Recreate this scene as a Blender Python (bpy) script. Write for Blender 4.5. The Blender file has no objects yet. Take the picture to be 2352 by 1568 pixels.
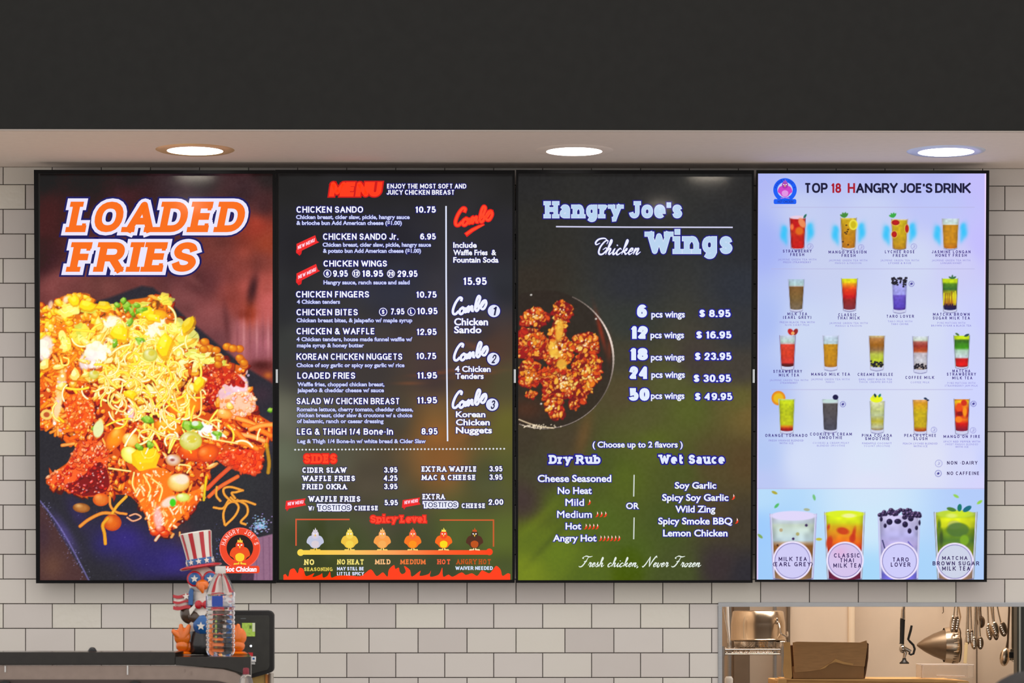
import bpy, math, random
import numpy as np
from mathutils import Vector, Matrix

sc = bpy.context.scene
COL = sc.collection

# ------------------------------------------------------------------ camera, world, exposure
F = 6840.0            # focal length in pixels of the 2352 px wide frame
HOR = 1390.0          # image row of the eye level
EYE = 1.5
YAW = math.radians(0.6)
cam = bpy.data.cameras.new('camera')
cam.sensor_width = 36.0
cam.lens = F / 2352 * 36.0
cam.shift_y = (HOR - 784.0) / 2352.0
cam.clip_end = 60
cam.dof.use_dof = True
cam.dof.focus_distance = 9.2
cam.dof.aperture_fstop = 13.0
cam_ob = bpy.data.objects.new('camera', cam)
cam_ob.location = (0, 0, EYE)
cam_ob.rotation_euler = (math.pi / 2, 0, -YAW)
COL.objects.link(cam_ob)
sc.camera = cam_ob

world = bpy.data.worlds.new('world')
sc.world = world
world.use_nodes = True
wn = world.node_tree.nodes['Background']
wn.inputs[0].default_value = (1.0, 0.955, 0.93, 1)
wn.inputs[1].default_value = 1.12
sc.view_settings.view_transform = 'Standard'
sc.view_settings.look = 'None'
sc.view_settings.exposure = 0.0
sc.view_settings.gamma = 1.0
sc.view_settings.use_curve_mapping = False
sc.cycles.use_denoising = True
sc.cycles.max_bounces = 8
sc.cycles.sample_clamp_indirect = 6.0


def area(name, loc, rot, sx, sy, power, col=(1, 1, 1)):
    l = bpy.data.lights.new(name, 'AREA')
    l.shape = 'RECTANGLE'
    l.size, l.size_y = sx, sy
    l.energy = power
    l.color = col
    o = bpy.data.objects.new(name, l)
    o.location = loc
    o.rotation_euler = rot
    COL.objects.link(o)
    return o


# added unseen fill light in front of the counter, and the kitchen's own ceiling light
area('room_fill_light', (0.0, 6.3, 4.35), (math.radians(44), 0, 0), 5.0, 1.2, 30, (1, 0.96, 0.93))
area('kitchen_light', (1.6, 10.35, 2.75), (0, 0, 0), 1.6, 0.7, 44, (1, 0.90, 0.80))


# ------------------------------------------------------------------ helpers
def s2l(c):
    c = np.asarray(c, dtype=float) / 255.0
    return np.where(c <= 0.04045, c / 12.92, ((c + 0.055) / 1.055) ** 2.4)


def rays(px, py):
    dx = (np.asarray(px, dtype=float) - 1176.0) / F
    dz = (HOR - np.asarray(py, dtype=float)) / F
    ca, sa = math.cos(YAW), math.sin(YAW)
    return sa + dx * ca, ca - dx * sa, dz


def P(px, py, Y):
    """world point at depth Y that the photo shows at pixel (px, py)"""
    x, y, z = rays(px, py)
    t = Y / y
    return Vector((float(x * t), Y, float(EYE + z * t)))


def mat(name, col, rough=0.5, metal=0.0, spec=0.5, emit=0.0, trans=0.0, coat=0.0, ior=1.45,
        noise=0.0, nscale=20.0, bump=0.0, bscale=60.0, alpha=1.0, ecol=None, stretch=None):
    m = bpy.data.materials.new(name)
    m.use_nodes = True
    nt = m.node_tree
    b = nt.nodes['Principled BSDF']
    lc = list(s2l(col)) + [1]
    b.inputs['Base Color'].default_value = lc
    b.inputs['Roughness'].default_value = rough
    b.inputs['Metallic'].default_value = metal
    b.inputs['Specular IOR Level'].default_value = spec
    b.inputs['IOR'].default_value = ior
    b.inputs['Transmission Weight'].default_value = trans
    b.inputs['Coat Weight'].default_value = coat
    b.inputs['Alpha'].default_value = alpha
    if emit:
        b.inputs['Emission Color'].default_value = list(s2l(ecol or col)) + [1]
        b.inputs['Emission Strength'].default_value = emit
    if noise or bump:
        tc = nt.nodes.new('ShaderNodeTexCoord')
        mp = nt.nodes.new('ShaderNodeMapping')
        if stretch:
            mp.inputs['Scale'].default_value = stretch
        nt.links.new(tc.outputs['Object'], mp.inputs[0])
    if noise:
        n = nt.nodes.new('ShaderNodeTexNoise')
        n.inputs['Scale'].default_value = nscale
        n.inputs['Detail'].default_value = 4
        nt.links.new(mp.outputs[0], n.inputs['Vector'])
        mr = nt.nodes.new('ShaderNodeMapRange')
        mr.inputs[1].default_value = 0.3
        mr.inputs[2].default_value = 0.7
        mr.inputs[3].default_value = 1 - noise
        mr.inputs[4].default_value = 1 + noise
        nt.links.new(n.outputs[0], mr.inputs[0])
        mx = nt.nodes.new('ShaderNodeVectorMath')
        mx.operation = 'SCALE'
        mx.inputs[0].default_value = lc[:3]
        nt.links.new(mr.outputs[0], mx.inputs['Scale'])
        nt.links.new(mx.outputs[0], b.inputs['Base Color'])
    if bump:
        n = nt.nodes.new('ShaderNodeTexNoise')
        n.inputs['Scale'].default_value = bscale
        n.inputs['Detail'].default_value = 2
        nt.links.new(mp.outputs[0], n.inputs['Vector'])
        bp = nt.nodes.new('ShaderNodeBump')
        bp.inputs['Strength'].default_value = bump
        bp.inputs['Distance'].default_value = 0.01
        nt.links.new(n.outputs[0], bp.inputs['Height'])
        nt.links.new(bp.outputs[0], b.inputs['Normal'])
    return m


class MB:
    """collects shapes and links them as one mesh object"""
    def __init__(s):
        s.v, s.f = [], []

    def add(s, vs, fs):
        n = len(s.v)
        s.v += [tuple(v) for v in vs]
        s.f += [tuple(i + n for i in f) for f in fs]
        return s

    def box(s, x0, x1, y0, y1, z0, z1):
        return s.add([(x0, y0, z0), (x1, y0, z0), (x1, y1, z0), (x0, y1, z0),
                      (x0, y0, z1), (x1, y0, z1), (x1, y1, z1), (x0, y1, z1)],
                     [(0, 3, 2, 1), (4, 5, 6, 7), (0, 1, 5, 4), (1, 2, 6, 5), (2, 3, 7, 6), (3, 0, 4, 7)])

    def prism(s, poly, y0, y1):
        """poly: list of (x, z), counter-clockwise seen from the front (-y)"""
        n = len(poly)
        vs = [(x, y0, z) for x, z in poly] + [(x, y1, z) for x, z in poly]
        fs = [tuple(range(n)), tuple(range(2 * n - 1, n - 1, -1))]
        fs += [(i, i + n, (i + 1) % n + n, (i + 1) % n) for i in range(n)]
        return s.add(vs, fs)

    def lathe(s, prof, seg=24, c=(0, 0, 0), axis='z', a0=0, a1=360):
        full = abs(a1 - a0 - 360) < 1e-6
        m = seg if full else seg + 1
        vs, fs = [], []
        for i in range(m):
            a = math.radians(a0 + (a1 - a0) * i / seg)
            for r, z in prof:
                x, y = r * math.cos(a), r * math.sin(a)
                if axis == 'z':
                    p = (x, y, z)
                elif axis == 'x':
                    p = (z, x, y)
                else:
                    p = (y, z, x)
                vs.append((p[0] + c[0], p[1] + c[1], p[2] + c[2]))
        k = len(prof)
        for i in range(seg):
            j = (i + 1) % m
            for q in range(k - 1):
                fs.append((i * k + q, j * k + q, j * k + q + 1, i * k + q + 1))
        return s.add(vs, fs)

    def ball(s, c, r, seg=16, rings=10, rot=None):
        if not isinstance(r, (tuple, list)):
            r = (r, r, r)
        vs, fs = [], []
        R = Matrix.Rotation(rot[0], 3, 'X') if False else None
        if rot is not None:
            from mathutils import Euler
            R = Euler(rot).to_matrix()
        for i in range(rings + 1):
            th = math.pi * i / rings
            for j in range(seg):
                a = 2 * math.pi * j / seg
                p = Vector((r[0] * math.sin(th) * math.cos(a), r[1] * math.sin(th) * math.sin(a), r[2] * math.cos(th)))
                if R:
                    p = R @ p
                vs.append((p.x + c[0], p.y + c[1], p.z + c[2]))
        for i in range(rings):
            for j in range(seg):
                k = (j + 1) % seg
                fs.append((i * seg + j, (i + 1) * seg + j, (i + 1) * seg + k, i * seg + k))
        return s.add(vs, fs)

    def tube(s, pts, rad, seg=8, closed=False, flat=1.0):
        pts = [Vector(p) for p in pts]
        n = len(pts)
        if not isinstance(rad, (list, tuple)):
            rad = [rad] * n
        vs, fs = [], []
        up = None
        for i, p in enumerate(pts):
            a = pts[(i - 1) % n] if (closed or i) else p
            b = pts[(i + 1) % n] if (closed or i < n - 1) else p
            t = (b - a).normalized()
            if up is None:
                up = Vector((0, 1, 0)) if abs(t.y) < 0.9 else Vector((1, 0, 0))
            u = (up - t * up.dot(t)).normalized()
            w = t.cross(u)
            up = u
            for j in range(seg):
                an = 2 * math.pi * j / seg
                vs.append(p + (u * math.cos(an) * flat + w * math.sin(an)) * rad[i])
        for i in range(n if closed else n - 1):
            k = (i + 1) % n
            for j in range(seg):
                m = (j + 1) % seg
                fs.append((i * seg + j, i * seg + m, k * seg + m, k * seg + j))
        if not closed:
            fs.append(tuple(range(seg))[::-1])
            fs.append(tuple((n - 1) * seg + j for j in range(seg)))
        return s.add(vs, fs)

    def build(s, name, m, parent=None, smooth=False, bevel=0.0, loc=None, sub=0, seg=2):
        me = bpy.data.meshes.new(name)
        me.from_pydata(s.v, [], s.f)
        me.materials.append(m)
        if smooth:
            me.polygons.foreach_set('use_smooth', [True] * len(me.polygons))
        o = bpy.data.objects.new(name, me)
        COL.objects.link(o)
        if parent:
            o.parent = parent
        if loc is not None:
            o.location = loc
        if smooth or bevel:
            import bmesh
            bm = bmesh.new()
            bm.from_mesh(me)
            bmesh.ops.remove_doubles(bm, verts=bm.verts, dist=1e-6)
            bmesh.ops.recalc_face_normals(bm, faces=bm.faces)
            bm.to_mesh(me)
            bm.free()
            if smooth and bevel == 0:
                try:
                    me.set_sharp_from_angle(angle=math.radians(50))
                except Exception:
                    pass
        if bevel:
            b = o.modifiers.new('bevel', 'BEVEL')
            b.width = bevel
            b.segments = seg
            b.limit_method = 'ANGLE'
        if sub:
            u = o.modifiers.new('sub', 'SUBSURF')
            u.levels = u.render_levels = sub
        return o


def empty(name, loc, rot=(0, 0, 0)):
    o = bpy.data.objects.new(name, None)
    COL.objects.link(o)
    o.location = loc
    o.rotation_euler = rot
    return o


def tag(o, label=None, cat=None, group=None, kind=None):
    if label:
        o['label'] = label
    if cat:
        o['category'] = cat
    if group:
        o['group'] = group
    if kind:
        o['kind'] = kind
    return o


def copy_tree(o, parent=None):
    c = o.copy()
    COL.objects.link(c)
    c.parent = parent
    for ch in list(o.children):
        copy_tree(ch, c)
    return c


# ------------------------------------------------------------------ 2-D drawing for the menu screens
def cr(pts, n=6, closed=False):
    """Catmull-Rom through 2-D points"""
    p = [np.array(q, float) for q in pts]
    m = len(p)
    out = []
    rng = range(m) if closed else range(m - 1)
    for i in rng:
        p0 = p[(i - 1) % m] if (closed or i > 0) else 2 * p[0] - p[1]
        p1, p2 = p[i], p[(i + 1) % m]
        p3 = p[(i + 2) % m] if (closed or i + 2 < m) else 2 * p[-1] - p[-2]
        for k in range(n):
            t = k / n
            out.append(0.5 * (2 * p1 + (p2 - p0) * t + (2 * p0 - 5 * p1 + 4 * p2 - p3) * t * t + (3 * p1 - p0 - 3 * p2 + p3) * t ** 3))
    if not closed:
        out.append(p[-1])
    return [tuple(q) for q in out]


def El(cx, cy, rx, ry, a0=0, a1=360, n=20, pw=2.25):
    r = []
    for i in range(n + 1):
        a = math.radians(a0 + (a1 - a0) * i / n)
        c, s = math.cos(a), math.sin(a)
        r.append((cx + rx * math.copysign(abs(c) ** (2 / pw), c), cy + ry * math.copysign(abs(s) ** (2 / pw), s)))
    return r


def bowl(y0, y1, xr=1.0, x0=0.0, rx=0.5):
    cy, ry = (y0 + y1) / 2, (y1 - y0) / 2
    return [(x0, y1)] + El(xr - rx, cy, rx, ry, 90, -90, 12) + [(x0, y0)]


Ssp = cr([(.96, .74), (.82, .93), (.5, 1), (.18, .93), (.05, .75), (.18, .58), (.5, .5), (.84, .41), (.98, .24), (.82, .06), (.5, 0), (.18, .06), (.02, .26)], 4)
X = .72


def low(pts, k=X):
    return [(a, b * k) for a, b in pts]


# glyph: (width, strokes); each stroke a list of points in a unit box, skeleton of the letter
GL = {
 'A': (.80, [[(0, 0), (.5, 1), (1, 0)], [(.17, .32), (.83, .32)]]),
 'B': (.72, [[(0, 0), (0, 1)], bowl(.53, 1, .93, 0, .36), bowl(0, .53, 1, 0, .38)]),
 'C': (.78, [El(.52, .5, .52, .5, 42, 318)]),
 'D': (.76, [[(0, 0), (0, 1)], bowl(0, 1, 1, 0, .6)]),
 'E': (.64, [[(1, 1), (0, 1), (0, 0), (1, 0)], [(0, .52), (.9, .52)]]),
 'F': (.60, [[(1, 1), (0, 1), (0, 0)], [(0, .5), (.88, .5)]]),
 'G': (.80, [El(.52, .5, .52, .5, 42, 345), [(.58, .44), (1, .44), (1, 0)]]),
 'H': (.76, [[(0, 0), (0, 1)], [(1, 0), (1, 1)], [(0, .52), (1, .52)]]),
 'I': (0, [[(.5, 0), (.5, 1)]]),
 'J': (.58, [[(1, 1), (1, .32)] + El(.5, .32, .5, .32, 0, -170, 10)]),
 'K': (.78, [[(0, 0), (0, 1)], [(.97, 1), (.05, .42)], [(.3, .6), (1, 0)]]),
 'L': (.60, [[(0, 1), (0, 0), (1, 0)]]),
 'M': (.92, [[(0, 0), (0, 1), (.5, .2), (1, 1), (1, 0)]]),
 'N': (.76, [[(0, 0), (0, 1), (1, 0), (1, 1)]]),
 'O': (.84, [El(.5, .5, .5, .5, 90, 450)]),
 'P': (.68, [[(0, 0), (0, 1)], bowl(.42, 1, 1, 0, .42)]),
 'Q': (.84, [El(.5, .5, .5, .5, 90, 450), [(.6, .25), (1, -.04)]]),
 'R': (.74, [[(0, 0), (0, 1)], bowl(.45, 1, .95, 0, .4), [(.55, .45), (1, 0)]]),
 'S': (.70, [Ssp]),
 'T': (.72, [[(0, 1), (1, 1)], [(.5, 1), (.5, 0)]]),
 'U': (.74, [[(0, 1), (0, .38)] + El(.5, .38, .5, .38, 180, 360, 14) + [(1, 1)]]),
 'V': (.76, [[(0, 1), (.5, 0), (1, 1)]]),
 'W': (1.1, [[(0, 1), (.26, 0), (.5, .9), (.74, 0), (1, 1)]]),
 'X': (.74, [[(0, 0), (1, 1)], [(0, 1), (1, 0)]]),
 'Y': (.74, [[(0, 1), (.5, .46), (1, 1)], [(.5, .5), (.5, 0)]]),
 'Z': (.68, [[(0, 1), (1, 1), (0, 0), (1, 0)]]),
 '0': (.62, [El(.5, .5, .5, .5, 90, 450)]),
 '1': (.38, [[(-.1, .76), (.75, 1), (.75, 0)]]),
 '2': (.60, [cr([(.02, .72), (.2, .95), (.55, 1), (.93, .88), (.97, .66), (.75, .45)], 4) + [(0, 0), (1, 0)]]),
 '3': (.60, [cr([(.03, .78), (.2, .96), (.5, 1), (.85, .92), (.93, .74), (.78, .57), (.42, .53)], 4), cr([(.42, .53), (.8, .48), (1, .27), (.85, .06), (.5, 0), (.18, .05), (0, .26)], 4)]),
 '4': (.70, [[(.72, 0), (.72, 1), (0, .27), (1, .27)]]),
 '5': (.60, [[(.93, 1), (.16, 1), (.06, .5)] + cr([(.06, .5), (.45, .63), (.85, .55), (1, .32), (.85, .07), (.48, 0), (.15, .05), (0, .22)], 4)]),
 '6': (.62, [El(.5, .31, .5, .31, 90, 450, 18), cr([(.93, .84), (.7, 1), (.35, .97), (.06, .7), (0, .35)], 4)]),
 '7': (.58, [[(0, 1), (1, 1), (.35, 0)]]),
 '8': (.62, [El(.5, .76, .42, .24, 90, 450, 16), El(.5, .26, .5, .26, 90, 450, 16)]),
 '9': (.62, [El(.5, .69, .5, .31, 90, 450, 18), cr([(.07, .16), (.3, 0), (.65, .03), (.94, .3), (1, .65)], 4)]),
 '.': (0, [[(.5, -.02), (.5, .12)]]),
 ',': (0, [[(.5, .1), (.3, -.2)]]),
 "'": (0, [[(.8, 1.05), (.3, .7)]]),
 '-': (.34, [[(0, .42), (1, .42)]]),
 '(': (.3, [cr([(1, 1.08), (.25, .8), (.1, .45), (.25, .1), (1, -.16)], 4)]),
 ')': (.3, [cr([(0, 1.08), (.75, .8), (.9, .45), (.75, .1), (0, -.16)], 4)]),
 '/': (.42, [[(0, -.05), (1, 1.05)]]),
 '$': (.62, [Ssp, [(.5, -.14), (.5, 1.14)]]),
 '&': (.78, [cr([(1, 0), (.6, .38), (.25, .72), (.25, .92), (.45, 1.0), (.66, .9), (.62, .7), (.3, .5), (.05, .28), (.15, .04), (.45, -.02), (.75, .12), (.95, .48)], 4)]),
 'a': (.62, [low(cr([(.05, .8), (.3, 1), (.7, .98), (.88, .75), (.88, .35)], 4)) + [(.88, 0)], low(cr([(.88, .58), (.4, .58), (.04, .38), (.06, .12), (.35, 0), (.7, .06), (.88, .3)], 4))]),
 'b': (.66, [[(0, 0), (0, 1)], [(x, y * X) for x, y in El(.5, .5, .5, .5, 90, 450, 16)]]),
 'c': (.60, [low(El(.52, .5, .52, .5, 45, 315))]),
 'd': (.66, [[(1, 0), (1, 1)], low(El(.5, .5, .5, .5, 90, 450, 16))]),
 'e': (.64, [low([(.04, .5), (1, .5)] + El(.5, .5, .5, .5, 0, 312, 18))]),
 'g': (.66, [low(El(.46, .52, .46, .48, 90, 450, 16)), [(.95, X), (.95, -.05)] + cr([(.95, -.05), (.75, -.26), (.4, -.3), (.1, -.2)], 4)]),
 'i': (0, [[(.5, 0), (.5, X)], [(.5, .9), (.5, 1.08)]]),
 'l': (0, [[(.5, 0), (.5, 1)]]),
 'm': (1.0, [[(0, 0), (0, X)], low(cr([(0, .62), (.15, .95), (.38, .95), (.5, .65)], 4)) + [(.5, 0)], low(cr([(.5, .62), (.65, .95), (.88, .95), (1, .65)], 4)) + [(1, 0)]]),
 'n': (.66, [[(0, 0), (0, X)], low(cr([(0, .6), (.3, .97), (.75, .97), (.98, .6)], 4)) + [(.98, 0)]]),
 'o': (.66, [low(El(.5, .5, .5, .5, 90, 450))]),
 'p': (.66, [[(0, -.3), (0, X)], low(El(.5, .5, .5, .5, 90, 450, 16))]),
 'r': (.46, [[(0, 0), (0, X)], low(cr([(0, .5), (.3, .9), (.7, 1), (1, .92)], 4))]),
 's': (.54, [low(Ssp)]),
 't': (.60, [[(.35, 1), (.35, .2)] + cr([(.35, .2), (.5, .02), (1, .04)], 4), [(0, X), (1, X)]]),
 'u': (.66, [[(0, X), (0, .28)] + low(cr([(0, .4), (.2, .03), (.7, .03), (1, .4)], 4)), [(1, X), (1, 0)]]),
 'v': (.62, [[(0, X), (.5, 0), (1, X)]]),
 'y': (.64, [[(0, X), (.5, .05)], [(1, X), (.5, .05), (.3, -.26), (0, -.28)]]),
 'w': (.9, [[(0, X), (.26, 0), (.5, X), (.74, 0), (1, X)]]),
}


def ribbon(pts, w, ext=0.0, closed=False):
    """mitred ribbon along 2-D points: (verts, faces); sharp turns become two ribbons with a round joint"""
    if not isinstance(w, (list, tuple)) and len(pts) > 2:
        for i in range(1, len(pts) - 1):
            a, b, c = (np.array(pts[j], float) for j in (i - 1, i, i + 1))
            la, lb = np.linalg.norm(b - a), np.linalg.norm(c - b)
            if la > 1e-6 and lb > 1e-6 and float((b - a) @ (c - b)) / (la * lb) < -.05:
                v1, f1 = ribbon(pts[:i + 1], w, 0)
                v2, f2 = ribbon(pts[i:], w, 0)
                if ext:
                    v1, f1 = ribbon([tuple(a - (b - a) / la * 0)] + list(pts[:i + 1])[1:] if i > 1 else [tuple(a - (b - a) / la * ext), pts[i]], w, 0)
                    v2, f2 = ribbon(pts[i:], w, ext)
                n1, n2 = len(v1), len(v2)
                d = [tuple(b + w / 2 * np.array([math.cos(6.2832 * q / 12), math.sin(6.2832 * q / 12)])) for q in range(12)]
                return v1 + v2 + d, f1 + [tuple(x + n1 for x in f) for f in f2] + [tuple(n1 + n2 + q for q in range(12))]
    p = [np.array(q, float) for q in pts]
    q = [p[0]]
    for a in p[1:]:
        if np.linalg.norm(a - q[-1]) > 1e-5:
            q.append(a)
    p = q
    if len(p) < 2:
        return [], []
    closed = closed or (len(p) > 3 and np.linalg.norm(p[0] - p[-1]) < 1e-3)
    if closed and np.linalg.norm(p[0] - p[-1]) < 1e-3:
        p = p[:-1]
    n = len(p)
    if ext and not closed:
        d = p[0] - p[1]
        p[0] = p[0] + d / np.linalg.norm(d) * ext
        d = p[-1] - p[-2]
        p[-1] = p[-1] + d / np.linalg.norm(d) * ext
    ws = w if isinstance(w, (list, tuple)) else [w] * n
    if len(ws) != n:
        ws = [ws[min(len(ws) - 1, int(i * len(ws) / n))] for i in range(n)]
    vs = []
    for i in range(n):
        a = p[(i - 1) % n] if (closed or i) else None
        b = p[(i + 1) % n] if (closed or i < n - 1) else None
        d1 = (p[i] - a) / np.linalg.norm(p[i] - a) if a is not None else None
        d2 = (b - p[i]) / np.linalg.norm(b - p[i]) if b is not None else None
        if d1 is None:
            d1 = d2
        if d2 is None:
            d2 = d1
        n1, n2 = np.array([-d1[1], d1[0]]), np.array([-d2[1], d2[0]])
        m = n1 + n2
        l = np.linalg.norm(m)
        m = m / l if l > 1e-6 else n1
        k = float(m @ n1)
        k = 1 / k if k > .62 else 1.1
        h = ws[i] / 2
        vs += [tuple(p[i] + m * h * k), tuple(p[i] - m * h * k)]
    fs = [(2 * i, 2 * i + 1, (2 * i + 3) % (2 * n), (2 * i + 2) % (2 * n)) for i in range(n if closed else n - 1)]
    return vs, fs


LIFT = 0.0135          # what the glass reflects on top of the picture


class Scr:
    """one menu screen: drawing in photo pixels, mapped on to its tilted panel"""
    TILT = 0.035
    EPS = 0.00005

    def __init__(s, name, outer, inner, label, group):
        s.outer, s.inner = outer, inner
        x0, y0, x1, y1 = outer
        s.Yb = 9.287
        o = P((x0 + x1) / 2, y1, s.Yb)
        s.O = o
        s.root = empty(name, o, (s.TILT, 0, 0))
        tag(s.root, label, 'menu screen', group)
        s.parts = {}
        s.uid = 0

    def loc(s, px, py):
        """photo pixels -> local (u, w) on the panel plane"""
        dx, dy, dz = rays(px, py)
        t_ = s.TILT
        n = np.array([0, -math.cos(t_), -math.sin(t_)])
        C0 = np.array([0, 0, EYE])
        O = np.array(s.O)
        t = float((O - C0) @ n) / (dy * n[1] + dz * n[2])
        X_, Y_, Z_ = dx * t - O[0], dy * t - O[1], dz * t + EYE - O[2]
        return X_, -Y_ * math.sin(t_) + Z_ * math.cos(t_)

    def tri(s, part, vs, fs, col, layer):
        """col: one rgb or a list of rgb per vertex"""
        if not vs:
            return
        d = s.parts.setdefault((part, s.uid), dict(v=[], f=[], c=[], l=[], n=0))
        n = d['n']
        d['v'] += list(vs)
        d['n'] += len(vs)
        d['f'] += [tuple(i + n for i in f) for f in fs]
        d['l'] += [layer] * len(vs)
        if isinstance(col[0], (int, float)):
            d['c'] += [col] * len(vs)
        else:
            d['c'] += list(col)

    def line(s, part, pts, w, col, layer=2, ext=0.0):
        vs, fs = ribbon(pts, w, ext)
        s.tri(part, vs, fs, col, layer)

    def poly(s, part, pts, col, layer=2):
        from mathutils.geometry import tessellate_polygon
        t = tessellate_polygon([[Vector((p[0], p[1], 0)) for p in pts]])
        s.tri(part, pts, t, col, layer)

    def disc(s, part, cx, cy, r, col, layer=2, ry=None, n=20, ring=None):
        ry = ry or r
        if ring:
            pts = [(cx + r * math.cos(2 * math.pi * i / n), cy + ry * math.sin(2 * math.pi * i / n)) for i in range(n + 1)]
            return s.line(part, pts, ring, col, layer)
        pts = [(cx + r * math.cos(2 * math.pi * i / n), cy + ry * math.sin(2 * math.pi * i / n)) for i in range(n)]
        s.tri(part, pts, [tuple(range(n))], col, layer)

    def glyphs(s, text, wt, slab=False, gap=.16, space=.34, slw=None):
        """ribbons of a string in units of the cap height: list of (points, width, is_serif), total width"""
        out, x = [], 0.0
        sw = slw or wt * .8
        for ch in text:
            if ch == ' ':
                x += space
                continue
            W, st = GL.get(ch, GL['O'])
            W = max(W, wt) if W else wt
            if slab and W > wt:
                W = W * (.92 if ch != 'T' else 1.25) + wt * .45
            pad = wt * .34 if (slab and ch in 'HIFPTYKLMNRWVXAiJnrmhul1EBD') else (wt * .15 if slab else 0)
            x += pad
            for pts in st:
                q = [(x + wt / 2 + u * max(W - wt, 0), wt / 2 + v * (1 - wt)) for u, v in pts]
                dot = ch in ".'," or (ch == 'i' and pts[0][1] > .8)
                if ch == '.' or (ch == 'i' and pts[0][1] > .8):
                    q = [(q[0][0], pts[0][1] if ch == 'i' else 0), (q[0][0], (pts[0][1] if ch == 'i' else 0) + wt * .95)]
                else:
                    # let vertical ends reach the cap line and base line
                    def push(a, b):
                        if abs(a[1] - b[1]) > abs(a[0] - b[0]) * .6:
                            d = wt / 2 * (1 if a[1] > b[1] else -1)
                            k = (a[0] - b[0]) / (a[1] - b[1])
                            return (a[0] + d * k, a[1] + d)
                        return a
                    for e, nb, uv in ((0, 1, pts[0]), (-1, -2, pts[-1])):
                        if uv[1] in (0, 1, X) and abs(pts[0][0] - pts[-1][0]) + abs(pts[0][1] - pts[-1][1]) > 1e-3:
                            q[e] = push(q[e], q[nb])
                out.append((q, wt, 0))
                if slab and not dot and ch not in 'CGOQScgoesaS023568$&':
                    for e, nb in ((0, 1), (-1, -2)):
                        uv = pts[e]
                        if uv[1] in (0, 1, X) or (ch == 'p' and uv[1] == -.3):
                            a, b = q[e], q[nb]
                            if abs(a[1] - b[1]) > abs(a[0] - b[0]) * .6:
                                hl = wt * .92
                                yy = a[1] + (-sw / 2 if a[1] > b[1] else sw / 2)
                                lx, rx_ = hl, hl
                                if uv[1] == X and ch in 'nrmpui':
                                    rx_ = wt * .3
                                if ch in 'bdl' and uv[1] == 1:
                                    rx_ = wt * .3
                                if ch in 'BDPR' :
                                    rx_ = wt * .3
                                    lx = wt * .85
                                if ch == 't' and uv[1] == 1:
                                    continue
                                out.append(([(a[0] - lx, yy), (a[0] + rx_, yy)], sw, 1))
                    if ch in 'EFLTZ':
                        for e, nb in ((0, 1), (-1, -2)):
                            a, b = q[e], q[nb]
                            if abs(a[1] - b[1]) < 1e-6 and (ch != 'F' or a[1] > .4):
                                dn = -1 if a[1] > .5 else 1
                                if abs(a[1] - .52) > .1:
                                    sx = a[0] - math.copysign(sw / 2, a[0] - b[0])
                                    out.append(([(sx, a[1] - dn * wt / 2), (sx, a[1] + dn * wt * .78)], sw * .7, 1))
            if slab and ch in 'EFLBDPRG' and ch != 'G':
                for yv in ((1, 0) if ch in 'EBD' else ((1,) if ch in 'FPR' else (0,))):
                    yy = sw / 2 if yv == 0 else 1 - sw / 2
                    out.append(([(x - wt * .38, yy), (x + wt * .5, yy)], sw, 1))
                if ch == 'F':
                    out.append(([(x - wt * .38, sw / 2), (x + wt * 1.45, sw / 2)], sw, 1))
            x += W + (wt * .06 if slab and ch in 'EBDPFL' else pad) + gap
        return out, x - gap

    def text(s, part, text, x0, x1, yb, cap, col, wt=.17, slab=False, halo=None, layer=4, slant=0.0, gap=.12, rise=0.0, edge=None, space=.34, slw=None):
        """letters drawn as strokes, stretched to run from x0 to x1; baseline yb; rise = baseline drop of the far end"""
        s.uid += 1
        g, W = s.glyphs(text, wt, slab, gap, space, slw)
        kx = (x1 - x0) / W

        def tr(p):
            return (x0 + p[0] * kx + slant * p[1] * cap, yb - p[1] * cap + rise * p[0] / W)
        passes = [(0.0, col, layer)]
        if edge:
            passes = [(edge[1], edge[0], layer - 1), (0.0, col, layer)]
        if halo:
            passes = [(halo[1], halo[0], layer - 2)] + passes
        for grow, c, la in passes:
            e = grow / cap
            for i, (q, w, ser) in enumerate(g):
                dg_ = slab and not ser and len(q) <= 3 and (abs(q[0][0] - q[-1][0]) > .12 and abs(q[0][1] - q[-1][1]) > .2)
                vs, fs = ribbon(q, w + 2 * e, 0 if dg_ else e)
                s.tri(part, [tr(v) for v in vs], fs, c, la + .14 * (i % 6))

    _cache = {}

    def btext(s, part, text, x0, x1, yb, cap, col, bold=.02, halo=None, layer=4, sp=1.0, slant=0.0, res=3, curve=None):
        """Blender's built-in face, thickened, stretched to run from x0 to x1 with capitals CAP high"""
        if part != 'emblem':
            s.uid += 1
        shifts = [(0, 0)]
        if 'M' in text:      # the face's M breaks when thickened: overprint it slightly shifted instead
            shifts = [(0, 0)] if cap < 6 else [(cap * bold * a * .95, cap * bold * b * .95) for a, b in ((-1, 0), (1, 0), (0, -1), (0, 1), (-.7, -.7), (.7, .7), (-.7, .7), (.7, -.7))]
            bold = 0.0
        passes = [(bold, col, layer)]
        if halo:
            passes.insert(0, ((bold if len(shifts) > 1 else bold + halo[1] / cap * .68), halo[0], layer - 2))
        base = None
        for off, c, la in passes:
            key = (text, round(off, 3), sp, res)
            if key not in Scr._cache:
                cu = bpy.data.curves.new('lettering', 'FONT')
                cu.body = text
                cu.offset = off
                cu.resolution_u = res
                cu.space_character = sp
                ob = bpy.data.objects.new('lettering', cu)
                COL.objects.link(ob)
                dg = bpy.context.evaluated_depsgraph_get()
                me = bpy.data.meshes.new_from_object(ob.evaluated_get(dg))
                co = np.zeros(len(me.vertices) * 3)
                me.vertices.foreach_get('co', co)
                Scr._cache[key] = (co.reshape(-1, 3)[:, :2].copy(), [tuple(p.vertices) for p in me.polygons])
                bpy.data.objects.remove(ob)
                bpy.data.curves.remove(cu)
                bpy.data.meshes.remove(me)
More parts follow.
